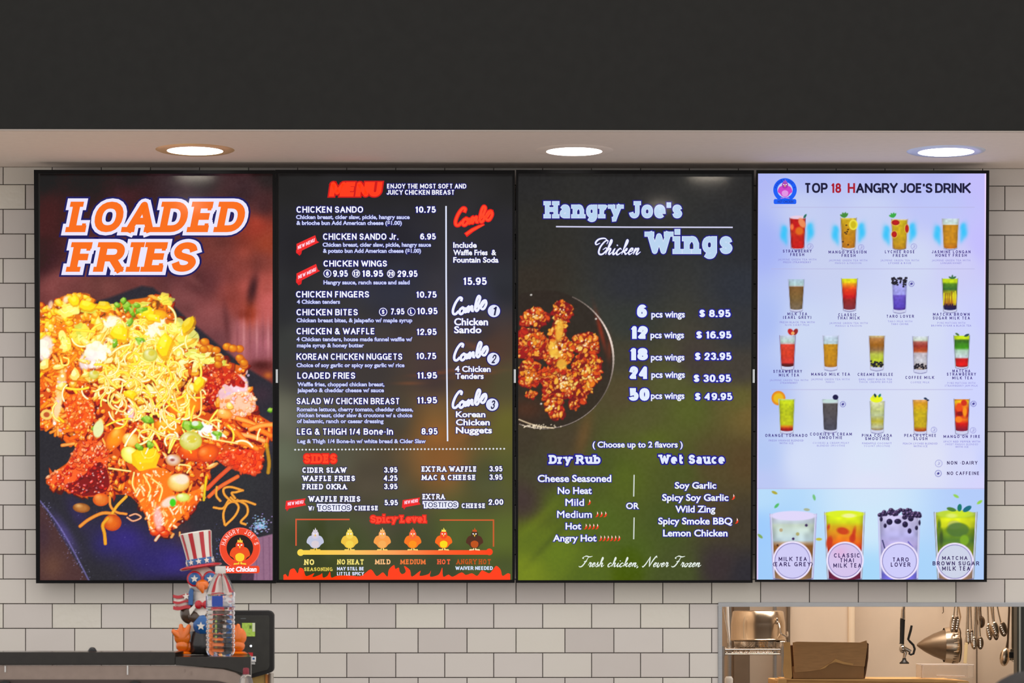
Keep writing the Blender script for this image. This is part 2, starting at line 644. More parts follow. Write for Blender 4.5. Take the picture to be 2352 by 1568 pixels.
            co, fs = Scr._cache[key]
            if len(co) == 0:
                continue
            if base is None or True:
                a, b = co[:, 0].min(), co[:, 0].max()
                if base is None:
                    base = (a, b, off)
            grow = (off - passes[-1][0])
            lo, hi = a + grow, b - grow
            k = (x1 - x0) / (hi - lo)
            ky = cap / (.70 + 2 * passes[-1][0] * .9)
            bo = passes[-1][0] * .9
            yy = (co[:, 1] + bo) * ky
            xx = x0 + (co[:, 0] - lo) * k + slant * yy
            for i, (ax, ay) in enumerate(shifts):
                gk = 1.0
                if len(shifts) > 1 and halo and la == layer - 2:
                    gk = 1 + halo[1] / math.hypot(ax, ay)
                s.tri(part, list(zip(xx + ax * gk, yb - yy + ay * gk)), fs, c, la + .14 * i)

    def finish(s, m):
        for (name, _u), d in s.parts.items():
            v = np.array(d['v'], float)
            u, w = s.loc(v[:, 0], v[:, 1])
            co = np.stack([u, -0.0002 - s.EPS * np.array(d['l'], float), w], 1)
            me = bpy.data.meshes.new(name)
            me.from_pydata([tuple(c) for c in co], [], d['f'])
            me.materials.append(m)
            at = me.color_attributes.new('Col', 'FLOAT_COLOR', 'POINT')
            c = np.clip(s2l(np.clip(np.array(d['c'], float), 0, 255)) - LIFT, 0, 1)
            at.data.foreach_set('color', np.concatenate([c, np.ones((len(c), 1))], 1).ravel())
            o = bpy.data.objects.new(name, me)
            COL.objects.link(o)
            o.parent = s.root

    def raster(s, part, r, m, layer=0):
        H, W = r.X.shape
        u, w = s.loc(r.X.ravel(), r.Y.ravel())
        co = np.stack([u, np.full(u.shape, -0.0002 - s.EPS * layer), w], 1)
        me = bpy.data.meshes.new(part)
        idx = np.arange(H * W).reshape(H, W)
        q = np.stack([idx[1:, :-1], idx[1:, 1:], idx[:-1, 1:], idx[:-1, :-1]], -1).reshape(-1, 4)
        me.vertices.add(H * W)
        me.vertices.foreach_set('co', co.ravel())
        me.loops.add(q.size)
        me.loops.foreach_set('vertex_index', q.ravel())
        me.polygons.add(len(q))
        me.polygons.foreach_set('loop_start', np.arange(0, q.size, 4))
        me.update(calc_edges=True)
        me.materials.append(m)
        at = me.color_attributes.new('Col', 'FLOAT_COLOR', 'POINT')
        c = np.clip(s2l(np.clip(r.img.reshape(-1, 3), 0, 255)) - LIFT, 0, 1)
        at.data.foreach_set('color', np.concatenate([c, np.ones((len(c), 1))], 1).ravel())
        o = bpy.data.objects.new(part, me)
        COL.objects.link(o)
        o.parent = s.root
        return o


class Ras:
    """soft painting on a fine grid of vertex colours, in photo pixels"""
    def __init__(s, x0, y0, x1, y1, step):
        nx, ny = int(round((x1 - x0) / step)) + 1, int(round((y1 - y0) / step)) + 1
        s.xs, s.ys = np.linspace(x0, x1, nx), np.linspace(y0, y1, ny)
        s.X, s.Y = np.meshgrid(s.xs, s.ys)
        s.img = np.zeros((ny, nx, 3))
        s.step = step
        s.rg = np.random.RandomState(7)

    def field(s, pts, k=60.0):
        """smooth colour field through control points"""
        xy = np.array([(p[0], p[1]) for p in pts], float)
        cc = np.array([p[2] for p in pts], float)
        acc = np.zeros(s.img.shape)
        ws = np.zeros(s.X.shape)
        for (a, b), c in zip(xy, cc):
            w = 1.0 / (((s.X - a) ** 2 + (s.Y - b) ** 2) + k * k * .25) ** 1.7
            acc += w[..., None] * c
            ws += w
        s.img = acc / ws[..., None]

    def win(s, x0, y0, x1, y1):
        i0, i1 = np.searchsorted(s.xs, [x0, x1])
        j0, j1 = np.searchsorted(s.ys, [y0, y1])
        return slice(j0, j1), slice(i0, i1)

    def blend(s, w, a, c):
        if a.size == 0:
            return
        c = np.asarray(c, float)
        a = a[..., None]
        s.img[w] = s.img[w] * (1 - a) + (c if c.ndim > 1 else c[None, None, :]) * a

    def ell(s, cx, cy, rx, ry, col, rot=0.0, soft=1.2, alpha=1.0, hi=None, edge=None):
        R = max(rx, ry) + soft + 2
        w = s.win(cx - R, cy - R, cx + R, cy + R)
        X_, Y_ = s.X[w] - cx, s.Y[w] - cy
        if X_.size == 0:
            return
        c_, s_ = math.cos(rot), math.sin(rot)
        u, v = (X_ * c_ + Y_ * s_) / rx, (-X_ * s_ + Y_ * c_) / ry
        d = np.sqrt(u * u + v * v)
        a = np.clip((1 - d) * min(rx, ry) / soft + .5, 0, 1) * alpha
        c = np.broadcast_to(np.asarray(col, float), X_.shape + (3,)).copy()
        if edge is not None:
            k = np.clip(d, 0, 1)[..., None] ** 2.5
            c = c * (1 - k) + np.asarray(edge, float) * k
        if hi is not None:
            k = np.clip(1 - np.sqrt((u + .35) ** 2 + (v + .4) ** 2) * 1.7, 0, 1)[..., None]
            c = c * (1 - k) + np.asarray(hi, float) * k
        s.blend(w, a, c)

    def glow(s, cx, cy, rx, ry, col, alpha=1.0, rot=0.0):
        R = max(rx, ry) * 2.4
        w = s.win(cx - R, cy - R, cx + R, cy + R)
        X_, Y_ = s.X[w] - cx, s.Y[w] - cy
        c_, s_ = math.cos(rot), math.sin(rot)
        u, v = (X_ * c_ + Y_ * s_) / rx, (-X_ * s_ + Y_ * c_) / ry
        s.blend(w, np.exp(-(u * u + v * v)) * alpha, col)

    def stroke(s, pts, width, col, edge=None, soft=1.0, alpha=1.0, smooth=True):
        if smooth and len(pts) > 2:
            pts = cr(pts, 5)
        p = np.array(pts, float)
        R = width / 2 + soft + 1
        w = s.win(p[:, 0].min() - R, p[:, 1].min() - R, p[:, 0].max() + R, p[:, 1].max() + R)
        X_, Y_ = s.X[w], s.Y[w]
        if X_.size == 0:
            return
        d = np.full(X_.shape, 1e9)
        for a, b in zip(p[:-1], p[1:]):
            ab = b - a
            L = max(1e-6, float(ab @ ab))
            t = np.clip(((X_ - a[0]) * ab[0] + (Y_ - a[1]) * ab[1]) / L, 0, 1)
            d = np.minimum(d, np.hypot(X_ - a[0] - t * ab[0], Y_ - a[1] - t * ab[1]))
        al = np.clip((width / 2 - d) / soft + .5, 0, 1) * alpha
        c = np.asarray(col, float)
        if edge is not None:
            k = np.clip(d / (width / 2), 0, 1)[..., None] ** 2
            c = c * (1 - k) + np.asarray(edge, float) * k
        s.blend(w, al, c)

    def chunk(s, x, y, a, b, col, hi=None, lo=None, rot=0.0, soft=1.6, alpha=.95, n=7):
        """an irregular piece: dark underside, body, lit facet"""
        ph = s.rg.rand() * 6
        k = .6 + .5 * s.rg.rand(n)
        c_, s_ = math.cos(rot), math.sin(rot)

        def P_(f, dx, dy):
            o = []
            for i in range(n):
                an = ph + 6.2832 * i / n
                u, v = a * f * k[i] * math.cos(an), b * f * k[i] * math.sin(an)
                o.append((x + dx + u * c_ - v * s_, y + dy + u * s_ + v * c_))
            return o
        if lo is not None:
            s.poly(P_(1.15, b * .1, b * .22), lo, soft, alpha * .8)
        s.poly(P_(1, 0, 0), col, soft, alpha)
        if hi is not None:
            s.poly(P_(.55, -a * .12, -b * .28), hi, soft + .8, alpha * .75)

    def polym(s, pts, soft=1.2):
        p = np.array(pts, float)
        w = s.win(p[:, 0].min() - soft - 2, p[:, 1].min() - soft - 2, p[:, 0].max() + soft + 2, p[:, 1].max() + soft + 2)
        X_, Y_ = s.X[w], s.Y[w]
        ins = np.zeros(X_.shape, bool)
        d = np.full(X_.shape, 1e9)
        for a, b in zip(p, np.roll(p, -1, 0)):
            ab = b - a
            L = max(1e-6, float(ab @ ab))
            t = np.clip(((X_ - a[0]) * ab[0] + (Y_ - a[1]) * ab[1]) / L, 0, 1)
            d = np.minimum(d, np.hypot(X_ - a[0] - t * ab[0], Y_ - a[1] - t * ab[1]))
            if abs(ab[1]) > 1e-9:
                cond = ((a[1] > Y_) != (b[1] > Y_)) & (X_ < ab[0] * (Y_ - a[1]) / ab[1] + a[0])
                ins ^= cond
        return w, np.clip(np.where(ins, d, -d) / soft + .5, 0, 1)

    def poly(s, pts, col, soft=1.2, alpha=1.0, smooth=False, edge=None, ew=6.0):
        if smooth:
            pts = cr(pts, 5, closed=True)
        w, a = s.polym(pts, soft)
        s.blend(w, a * alpha, col)

    def noise(s, cell, seed=0):
        rg = np.random.RandomState(seed)
        H = int((s.ys[-1] - s.ys[0]) / cell) + 3
        W = int((s.xs[-1] - s.xs[0]) / cell) + 3
        g = rg.rand(H, W)
        fx, fy = (s.X - s.xs[0]) / cell, (s.Y - s.ys[0]) / cell
        ix, iy = fx.astype(int), fy.astype(int)
        tx, ty = fx - ix, fy - iy
        tx, ty = tx * tx * (3 - 2 * tx), ty * ty * (3 - 2 * ty)
        return (g[iy, ix] * (1 - tx) + g[iy, ix + 1] * tx) * (1 - ty) + (g[iy + 1, ix] * (1 - tx) + g[iy + 1, ix + 1] * tx) * ty

# ------------------------------------------------------------------ materials of the screens
def screen_mat():
    m = bpy.data.materials.new('lit_display')
    m.use_nodes = True
    nt = m.node_tree
    b = nt.nodes['Principled BSDF']
    b.inputs['Base Color'].default_value = (0.004, 0.004, 0.005, 1)
    b.inputs['Roughness'].default_value = 0.045
    b.inputs['Specular IOR Level'].default_value = 0.16
    b.inputs['IOR'].default_value = 1.5
    a = nt.nodes.new('ShaderNodeVertexColor')
    a.layer_name = 'Col'
    nt.links.new(a.outputs['Color'], b.inputs['Emission Color'])
    b.inputs['Emission Strength'].default_value = 1.0
    return m


M_SCR = screen_mat()
M_BEZ = mat('bezel_black', (10, 10, 12), 0.3, spec=.14)
M_HOUS = mat('housing_black', (20, 20, 22), 0.5)
M_SILV = mat('bezel_reflection_silver', (190, 196, 200), 0.3, metal=.6)
NAVY = (26, 14, 110)
WH = (246, 247, 255)

# ------------------------------------------------------------------ screen 1: loaded fries
S1 = Scr('menu_screen', (83, 391, 632, 1339), (92, 399, 626, 1332),
         'portrait menu screen showing LOADED FRIES over a heap of cheesy fries', 'four menu screens in a row')
r = Ras(92, 399, 626, 1332, 1.4)
r.field([(95, 402, (32, 24, 24)), (200, 402, (34, 26, 26)), (300, 405, (36, 30, 32)), (450, 402, (38, 34, 38)), (620, 402, (40, 34, 34)),
         (110, 500, (66, 30, 30)), (300, 455, (66, 32, 36)), (420, 440, (58, 42, 48)), (560, 440, (58, 38, 42)), (600, 470, (70, 40, 42)),
         (95, 600, (52, 26, 30)), (240, 640, (112, 62, 58)), (130, 660, (128, 68, 66)), (320, 640, (108, 56, 54)),
         (400, 600, (78, 42, 46)), (480, 560, (110, 54, 48)), (590, 520, (160, 58, 42)), (610, 560, (150, 62, 40)), (600, 600, (128, 60, 52)),
         (470, 650, (92, 46, 48)), (540, 690, (150, 66, 56)), (600, 650, (190, 88, 78)), (615, 700, (200, 96, 92)), (560, 770, (186, 108, 112)), (600, 800, (172, 96, 108)),
         (500, 730, (140, 76, 76)), (500, 780, (112, 62, 66)), (610, 860, (120, 50, 46)), (100, 720, (120, 60, 60)), (420, 690, (120, 66, 66)),
         (300, 900, (60, 45, 45)), (300, 1100, (50, 46, 50)), (620, 1000, (58, 52, 60)), (560, 1200, (52, 50, 56)), (150, 1250, (60, 52, 90))], 40)
n1 = r.noise(3.0, 1)
n2 = r.noise(26, 2)
r.img *= (0.9 + .2 * n2)[..., None]
# blurred wood grain and dark knife behind the dish
r.glow(575, 690, 9, 46, (90, 40, 36), .75, .08)
r.glow(575, 720, 16, 30, (196, 70, 32), .6)
r.glow(562, 722, 20, 12, (120, 40, 26), .7)
r.glow(582, 660, 11, 34, (54, 26, 30), .85, .2)
r.glow(520, 740, 8, 50, (86, 40, 42), .6, -.1)
for i, x in enumerate((545, 560, 574, 590, 604, 616)):
    r.glow(x, 775, 3.2, 40, (222, 150, 152) if i % 2 else (140, 74, 80), .55)
r.glow(440, 640, 40, 9, (130, 74, 72), .5, .7)
r.glow(600, 838, 24, 10, (70, 24, 22), .8)
r.glow(616, 862, 10, 8, (222, 120, 40), .7)
# slate plate
r.poly([(86, 760), (150, 712), (250, 684), (325, 656), (352, 660), (396, 700), (440, 740), (500, 790), (560, 840), (632, 884), (632, 1340), (206, 1340), (86, 1150)], (46, 44, 52), 7)
w_, a_ = r.polym([(86, 1148), (206, 1340), (632, 1340), (632, 980), (500, 900), (86, 1000)], 8)
r.img[w_] = r.img[w_] * (1 - (a_ * .8)[..., None]) + np.array((47, 46, 51)) * (a_ * .8)[..., None]
for gx, gy, ax, ay, c, al, ro in [(290, 1240, 62, 44, (58, 44, 140), .8, .4), (400, 1290, 58, 50, (60, 46, 142), .8, 0), (340, 1290, 50, 40, (48, 40, 110), .7, 0),
                                  (180, 1180, 44, 18, (54, 44, 96), .7, 1.05), (150, 1225, 50, 13, (88, 74, 150), .65, 1.02), (240, 1250, 30, 30, (50, 42, 120), .6, 0),
                                  (395, 1335, 60, 14, (34, 30, 44), .8, 0), (420, 1225, 22, 26, (84, 56, 58), .55, 0), (470, 1250, 28, 60, (56, 56, 62), .6, 0),
                                  (560, 1120, 60, 60, (52, 54, 56), .6, 0), (610, 1000, 30, 40, (74, 60, 84), .5, 0), (600, 905, 26, 22, (70, 48, 60), .6, 0)]:
    r.glow(gx, gy, ax, ay, c, al, ro)
r.poly([(86, 1150), (100, 1164), (206, 1340), (86, 1340)], (78, 52, 52), 5)
r.glow(120, 1300, 30, 34, (110, 74, 58), .7)
r.glow(98, 1230, 16, 34, (64, 46, 60), .6)
r.stroke([(92, 1150), (128, 1196), (160, 1248), (206, 1336)], 3, (128, 118, 190), soft=3, alpha=.8)
rg = np.random.RandomState(11)
for i in range(120):
    t = rg.rand()
    r.ell(96 + 105 * t + rg.randn() * 9, 1152 + 178 * t + rg.randn() * 5, 1.3, 1.1, (170, 165, 230), alpha=.6 * rg.rand())
r.poly([(560, 1242), (626, 1226), (640, 1226), (640, 1340), (556, 1340), (566, 1290)], (150, 108, 134), 3)
for x in (588, 604, 618):
    r.stroke([(x, 1234), (x + 2, 1330)], 2.5, (122, 84, 112), soft=2.5, smooth=False, alpha=.7)
r.poly([(556, 1312), (584, 1316), (582, 1340), (552, 1340)], (78, 54, 72), 3)
for i in range(150):
    a, d = rg.rand() * 6.28, abs(rg.randn()) * 14
    r.ell(598 + d * math.cos(a) * 1.1, 1206 + d * math.sin(a) * .9, 1.5 + rg.rand(), 1.4, (120 + 90 * rg.rand(), 150 + 80 * rg.rand(), 235), alpha=.75)
for i in range(60):
    r.ell(500 + rg.randn() * 12, 1262 + rg.randn() * 20, 1.4, 1.3, (130, 140, 235), alpha=.6 * rg.rand())
for i in range(60):
    r.ell(95 + 520 * rg.rand(), 1150 + 180 * rg.rand(), 1.1, 1.0, (120, 120, 170), alpha=.5 * rg.rand())

HEAP = cr([(84, 716), (112, 706), (140, 682), (175, 674), (206, 676), (214, 700), (250, 703), (290, 690), (330, 684), (378, 676), (392, 694), (404, 730), (440, 778), (478, 790), (520, 828), (566, 846),
        (562, 872), (584, 905), (588, 945), (628, 974), (628, 990), (606, 1040), (596, 1080), (560, 1086), (520, 1056), (490, 1062), (474, 1120), (452, 1160), (412, 1206), (372, 1228), (346, 1218), (332, 1180),
        (300, 1140), (258, 1136), (196, 1140), (140, 1124), (106, 1110), (118, 1088), (160, 1058), (176, 1030), (150, 1010), (120, 985), (84, 965)], 3, True)
r.poly(HEAP, (204, 84, 28), 2.5)
hw, ha = r.polym(HEAP, 2.5)
keep = r.img[hw].copy()
full = r.img.copy()
yy0 = hw[0].start
xx0 = hw[1].start


def inheap(x, y, m=0):
    j = int((y - r.ys[0]) / r.step) - yy0
    i = int((x - r.xs[0]) / r.step) - xx0
    return 0 <= j < ha.shape[0] and 0 <= i < ha.shape[1] and ha[j, i] > .5


def pick(l):
    return l[rg.randint(len(l))]


DEEP = [(150, 34, 14), (186, 52, 18), (206, 66, 18), (120, 34, 18), (220, 84, 20), (170, 44, 26), (96, 34, 22)]
ORA = [(240, 128, 26), (246, 146, 40), (236, 108, 24), (250, 164, 60), (228, 92, 26), (252, 178, 88)]
YEL = [(250, 206, 48), (246, 220, 84), (252, 190, 40), (240, 226, 120), (250, 236, 160)]
CRM = [(252, 232, 196), (250, 222, 180), (244, 206, 150), (255, 240, 214)]
for i in range(1100):
    x, y = 90 + 540 * rg.rand(), 680 + 550 * rg.rand()
    if inheap(x, y):
        r.chunk(x, y, 6 + 13 * rg.rand(), 4 + 8 * rg.rand(), pick(DEEP), rot=rg.rand() * 3, hi=pick(ORA), lo=(96, 26, 12))
for i in range(1000):
    x, y = 90 + 540 * rg.rand(), 680 + 550 * rg.rand()
    if inheap(x, y):
        r.chunk(x, y, 4 + 12 * rg.rand() ** 1.5, 2.5 + 5.5 * rg.rand(), pick(ORA), rot=rg.rand() * 3, hi=pick([(255, 226, 170), (255, 200, 100), (252, 186, 90)]), lo=(176, 54, 16))
# left side: lighter orange fries
for i in range(170):
    x, y = 92 + 95 * rg.rand() ** 1.2, 715 + 320 * rg.rand()
    if inheap(x, y):
        a = rg.rand() * 3
        L = 12 + 16 * rg.rand()
        r.stroke([(x, y), (x + L * math.cos(a), y + L * math.sin(a) * .8)], 6 + 4 * rg.rand(), pick(ORA + YEL[:1]), edge=(206, 84, 20), smooth=False)
for i in range(90):
    x, y = 92 + 180 * rg.rand(), 680 + 110 * rg.rand()
    if inheap(x, y):
        r.chunk(x, y, 7 + 9 * rg.rand(), 5 + 5 * rg.rand(), pick([(252, 170, 30), (248, 140, 24), (250, 196, 40)]), rot=rg.rand() * 3, hi=(255, 226, 120), lo=(200, 80, 14))
# white sauce, onion, lavender highlights
for x, y, a, b, c in [(104, 800, 16, 30, (222, 208, 236)), (222, 812, 26, 34, (238, 226, 244)), (196, 830, 14, 20, (226, 208, 226)), (262, 735, 18, 10, (240, 232, 226)),
                      (360, 745, 20, 22, (236, 230, 238)), (116, 700, 5, 9, (240, 200, 190)), (151, 688, 6, 8, (250, 214, 206)), (300, 950, 8, 16, (236, 200, 206)), (133, 930, 8, 44, (252, 206, 160)),
                      (140, 880, 10, 30, (250, 190, 110)), (535, 898, 34, 38, (226, 186, 196)), (548, 880, 22, 20, (236, 196, 214)), (398, 1000, 10, 14, (240, 190, 190)), (255, 780, 10, 8, (250, 236, 220))]:
    r.ell(x, y, a, b, c, soft=5, rot=.2, alpha=.95)
    for k in range(int(a * b / 30)):
        r.ell(x + rg.randn() * a * .6, y + rg.randn() * b * .6, 3 + 3 * rg.rand(), 2 + 2 * rg.rand(), pick([(255, 250, 250), (214, 186, 214), (244, 200, 150), c]), rot=rg.rand() * 3, alpha=.8)
# pale cabbage
for x, y, a, b, ro in [(165, 700, 28, 20, .4), (185, 765, 22, 30, .3), (330, 705, 24, 13, -.3), (380, 690, 18, 12, .1), (430, 770, 30, 34, .8), (455, 815, 36, 16, .9), (490, 830, 28, 12, .6), (410, 745, 20, 24, .5), (150, 790, 14, 22, .2), (245, 705, 18, 12, .4)]:
    for k in range(5):
        px_, py_ = x + rg.randn() * a * .45, y + rg.randn() * b * .45
        m_ = 8
        ph = rg.rand() * 6
        rr = [(.35 + .45 * rg.rand()) for _ in range(m_)]
        r.poly([(px_ + a * rr[q] * math.cos(ph + 6.283 * q / m_), py_ + b * rr[q] * math.sin(ph + 6.283 * q / m_)) for q in range(m_)], pick([(214, 212, 110), (232, 226, 120), (196, 198, 84), (240, 232, 150), (246, 216, 90)]), 2.2, alpha=.92, smooth=True)
        r.stroke([(px_ - a * .3, py_ + b * .2 * rg.randn()), (px_, py_), (px_ + a * .35, py_ + b * .25 * rg.randn())], 1.8, pick([(250, 246, 200), (172, 178, 60)]), alpha=.8)
# chicken pieces: clusters of crumbs


def crumbs(poly, nn, cols, hi, sz=(2.2, 5.2), edge=(130, 24, 20)):
    w, a = r.polym(cr(poly, 4, True), 3)
    r.blend(w, a, cols[0])
    x0, y0 = min(p[0] for p in poly), min(p[1] for p in poly)
    x1, y1 = max(p[0] for p in poly), max(p[1] for p in poly)
    c = 0
    while c < nn:
        x, y = x0 + (x1 - x0) * rg.rand(), y0 + (y1 - y0) * rg.rand()
        j, i = int((y - r.ys[0]) / r.step) - w[0].start, int((x - r.xs[0]) / r.step) - w[1].start
        if 0 <= j < a.shape[0] and 0 <= i < a.shape[1] and a[j, i] > .4:
            s_ = sz[0] + (sz[1] - sz[0]) * rg.rand()
            r.chunk(x, y, s_ * 1.5, s_ * (.7 + .6 * rg.rand()), pick(cols), rot=rg.rand() * 3, hi=hi if rg.rand() < .38 else None, lo=edge, n=6, soft=1.8)
        c += 1


RED = [(196, 44, 26), (226, 74, 34), (170, 30, 26), (236, 100, 56), (150, 26, 30), (240, 120, 70)]
crumbs([(108, 1104), (118, 1088), (150, 1070), (172, 1030), (205, 1012), (238, 1020), (250, 1050), (240, 1080), (252, 1110), (234, 1136), (190, 1138), (140, 1118)], 330, [(236, 100, 50), (226, 74, 34), (246, 130, 70), (250, 150, 90), (206, 50, 30)], (255, 214, 180))
crumbs([(150, 1114), (176, 1104), (200, 1084), (226, 1062), (246, 1080), (250, 1118), (225, 1136), (180, 1136)], 90, [(130, 24, 34), (170, 30, 36), (206, 54, 40), (110, 20, 32), (230, 90, 60)], (255, 190, 190), (2, 4.2), (70, 12, 22))
crumbs([(465, 850), (490, 835), (530, 850), (556, 870), (560, 890), (520, 880), (500, 900), (488, 930), (470, 905)], 200, RED, (255, 190, 160), (2, 4.5))
crumbs([(505, 925), (545, 900), (580, 905), (586, 940), (556, 955), (520, 960)], 90, [(244, 190, 160), (248, 210, 170), (236, 150, 90), (226, 186, 200)], (255, 245, 240), (2.5, 5), (220, 120, 50))
crumbs([(150, 930), (170, 905), (205, 915), (215, 950), (200, 985), (165, 985)], 170, [(236, 96, 30), (246, 130, 50), (224, 76, 24), (250, 150, 70)], (255, 222, 180), (2.5, 5), (190, 60, 20))
crumbs([(495, 1050), (530, 1035), (590, 1035), (602, 1060), (590, 1088), (560, 1086), (520, 1070)], 130, [(236, 84, 40), (226, 66, 34), (244, 106, 56)], (255, 170, 130), (3, 6), (180, 44, 30))
# big flat pieces
for x, y, a, b, ro, c, e, h in [(274, 765, 24, 20, .5, (246, 196, 30), (226, 150, 10), (255, 226, 90)), (378, 795, 14, 30, .25, (250, 206, 20), (230, 160, 10), (255, 232, 90)),
                                (350, 725, 34, 14, -.1, (244, 180, 34), (214, 130, 16), (255, 214, 90)), (345, 735, 16, 10, -.4, (250, 190, 60), (220, 130, 20), (255, 220, 110)),
                                (425, 932, 40, 22, -.15, (250, 148, 34), (224, 104, 20), (255, 178, 70)), (385, 980, 32, 15, .2, (246, 158, 34), (216, 110, 16), (255, 200, 80)),
                                (265, 1005, 18, 30, .6, (246, 150, 40), (216, 100, 20), (255, 190, 90)), (300, 1010, 20, 16, .2, (250, 206, 120), (230, 150, 40), (255, 236, 190)),
                                (440, 1040, 34, 18, .2, (232, 96, 30), (190, 60, 20), (246, 140, 70)), (478, 1040, 26, 20, -.4, (236, 106, 34), (196, 66, 20), (250, 150, 80)),
                                (300, 1045, 24, 18, .6, (238, 236, 130), (214, 200, 70), (250, 250, 190)), (515, 950, 20, 12, .2, (250, 180, 90), (226, 120, 40), (255, 226, 160))]:
    r.ell(x, y, a, b, c, rot=ro, hi=h, edge=e, soft=2)
r.poly([(302, 1042), (318, 1030), (352, 1025), (368, 1046), (356, 1078), (320, 1082), (304, 1066)], (250, 190, 20), 2)
r.poly([(306, 1044), (320, 1032), (350, 1028), (362, 1044), (350, 1062), (316, 1064)], (254, 206, 40), 3)
# fries at the far edge on the right
for x0_, y0_, x1_, y1_, c in [(545, 960, 600, 985, 0), (560, 975, 622, 1000, 1), (552, 998, 606, 1012, 2), (520, 975, 560, 1010, 1), (545, 1015, 590, 1030, 3), (575, 985, 626, 975, 0), (470, 985, 500, 1000, 3)]:
    r.stroke([(x0_, y0_), ((x0_ + x1_) / 2, (y0_ + y1_) / 2 - 3), (x1_, y1_)], 12, [(250, 170, 80), (246, 140, 50), (252, 186, 110), (250, 150, 60)][c], edge=(216, 86, 30))
# drumstick-shaped chicken piece in front
r.poly([(308, 1100), (330, 1080), (372, 1074), (392, 1090), (396, 1120), (404, 1140), (440, 1128), (462, 1124), (448, 1152), (412, 1192), (388, 1216), (364, 1226), (344, 1216), (338, 1186), (318, 1150), (306, 1126)], (240, 122, 40), 2.5, smooth=True)
for i in range(240):
    x, y = 304 + 160 * rg.rand(), 1078 + 150 * rg.rand()
    if abs(x - (330 + (y - 1080) * .38)) < 34 or (y > 1125 and abs((x - 380) + (y - 1190)) < 30 and y < 1212):
        r.stroke([(x, y), (x + rg.randn() * 7, y + 9 + rg.randn() * 5)], 4 + 4 * rg.rand(), pick([(252, 196, 110), (250, 160, 60), (240, 110, 34), (255, 222, 160), (236, 110, 30), (255, 240, 206)]), edge=(226, 100, 30), smooth=False, alpha=.9)
r.ell(410, 1108, 26, 21, (238, 210, 130), rot=.1, soft=3, edge=(216, 150, 60), hi=(250, 232, 200))
r.ell(418, 1100, 16, 12, (240, 214, 190), soft=5)
for x, y in [(356, 1222), (378, 1224), (368, 1214)]:
    r.ell(x, y, 12, 8, (232, 84, 30), hi=(255, 206, 160), edge=(190, 40, 14))
r.ell(363, 1190, 10, 26, (230, 190, 200), rot=-.1, soft=7, alpha=.8)
r.ell(388, 1152, 20, 10, (230, 206, 190), soft=5, rot=-.5)
r.ell(420, 1142, 16, 10, (214, 226, 130), soft=3, hi=(244, 250, 200), edge=(190, 196, 70))
r.ell(397, 1154, 7, 9, (70, 196, 40), soft=3)
# stray bits on the slate
r.stroke([(184, 1208), (205, 1192), (236, 1178), (262, 1182), (272, 1200)], 8, (244, 160, 64), edge=(206, 100, 26))
r.ell(258, 1200, 21, 19, (236, 110, 30), hi=(250, 160, 70), edge=(196, 66, 20))
r.stroke([(242, 1248), (240, 1225), (236, 1205), (248, 1190)], 8, (246, 178, 50), edge=(214, 120, 20))
r.ell(232, 1147, 19, 15, (240, 130, 50), hi=(252, 170, 90), edge=(214, 80, 24))
r.ell(187, 1166, 20, 11, (196, 124, 60), rot=.1, hi=(236, 180, 110), edge=(140, 76, 30))
r.stroke([(252, 1140), (254, 1162), (268, 1176), (290, 1180)], 6, (248, 170, 70), edge=(226, 100, 30))
r.stroke([(258, 1178), (270, 1160), (290, 1140)], 7, (250, 190, 60), edge=(230, 140, 30))
r.stroke([(292, 1188), (306, 1196), (324, 1188), (312, 1180), (298, 1184)], 4, (246, 190, 150), edge=(224, 110, 60))
r.stroke([(476, 1122), (500, 1098), (527, 1074)], 10, (240, 96, 56), edge=(214, 66, 34))
r.stroke([(480, 1140), (505, 1118), (546, 1094)], 9, (246, 120, 60), edge=(224, 76, 30))
for st in [[(491, 1165), (512, 1167), (524, 1150)], [(516, 1204), (513, 1180), (522, 1158), (538, 1152), (548, 1164), (540, 1184), (518, 1206)], [(564, 1204), (553, 1198), (568, 1180), (566, 1160), (545, 1148)],
           [(498, 1118), (497, 1138), (506, 1150)], [(532, 1152), (516, 1136), (514, 1122), (530, 1118), (558, 1126)], [(530, 1142), (540, 1150), (562, 1150), (586, 1158)], [(540, 1144), (532, 1132), (542, 1130), (556, 1126)]]:
    r.stroke(st, 5.5, (250, 176, 70), edge=(220, 120, 30))
r.stroke([(474, 1095), (470, 1130), (468, 1148)], 6, (232, 200, 40), edge=(190, 150, 20))
r.stroke([(612, 1020), (618, 1060), (616, 1085)], 9, (236, 170, 40), edge=(160, 110, 20), alpha=.8)
# shredded cheese: many thin strands
# bright yellow base under the shredded cheese
for i in range(260):
    x, y = 325 + rg.randn() * 72, 820 + rg.randn() * 58
    if inheap(x, y) and y > 735:
        r.chunk(x, y, 8 + 12 * rg.rand(), 5 + 7 * rg.rand(), pick([(246, 206, 90), (250, 226, 130), (240, 180, 60), (252, 236, 190), (236, 214, 100)]), rot=rg.rand() * 3, hi=(255, 246, 210), lo=(206, 130, 30), alpha=.85)
for i in range(215):
    if rg.rand() < .7:
        x, y = 330 + rg.randn() * 78, 842 + rg.randn() * 62
    else:
        x, y = 420 + rg.randn() * 75, 975 + rg.randn() * 26
    if not inheap(x, y) or y < 725 or (x > 500 and y < 960):
        continue
    a, L, cu = rg.rand() * 6.28, 16 + 26 * rg.rand(), rg.randn() * .45
    pts = [(x, y)]
    for k in range(4):
        a += cu
        x += L / 3 * math.cos(a)
        y += L / 3 * math.sin(a)
        pts.append((x, y))
    r.stroke(pts, 3.8 + 2.4 * rg.rand(), pick([(255, 244, 150), (255, 250, 200), (250, 232, 110), (255, 252, 226), (252, 226, 80)]), edge=(222, 170, 40), soft=1.2)
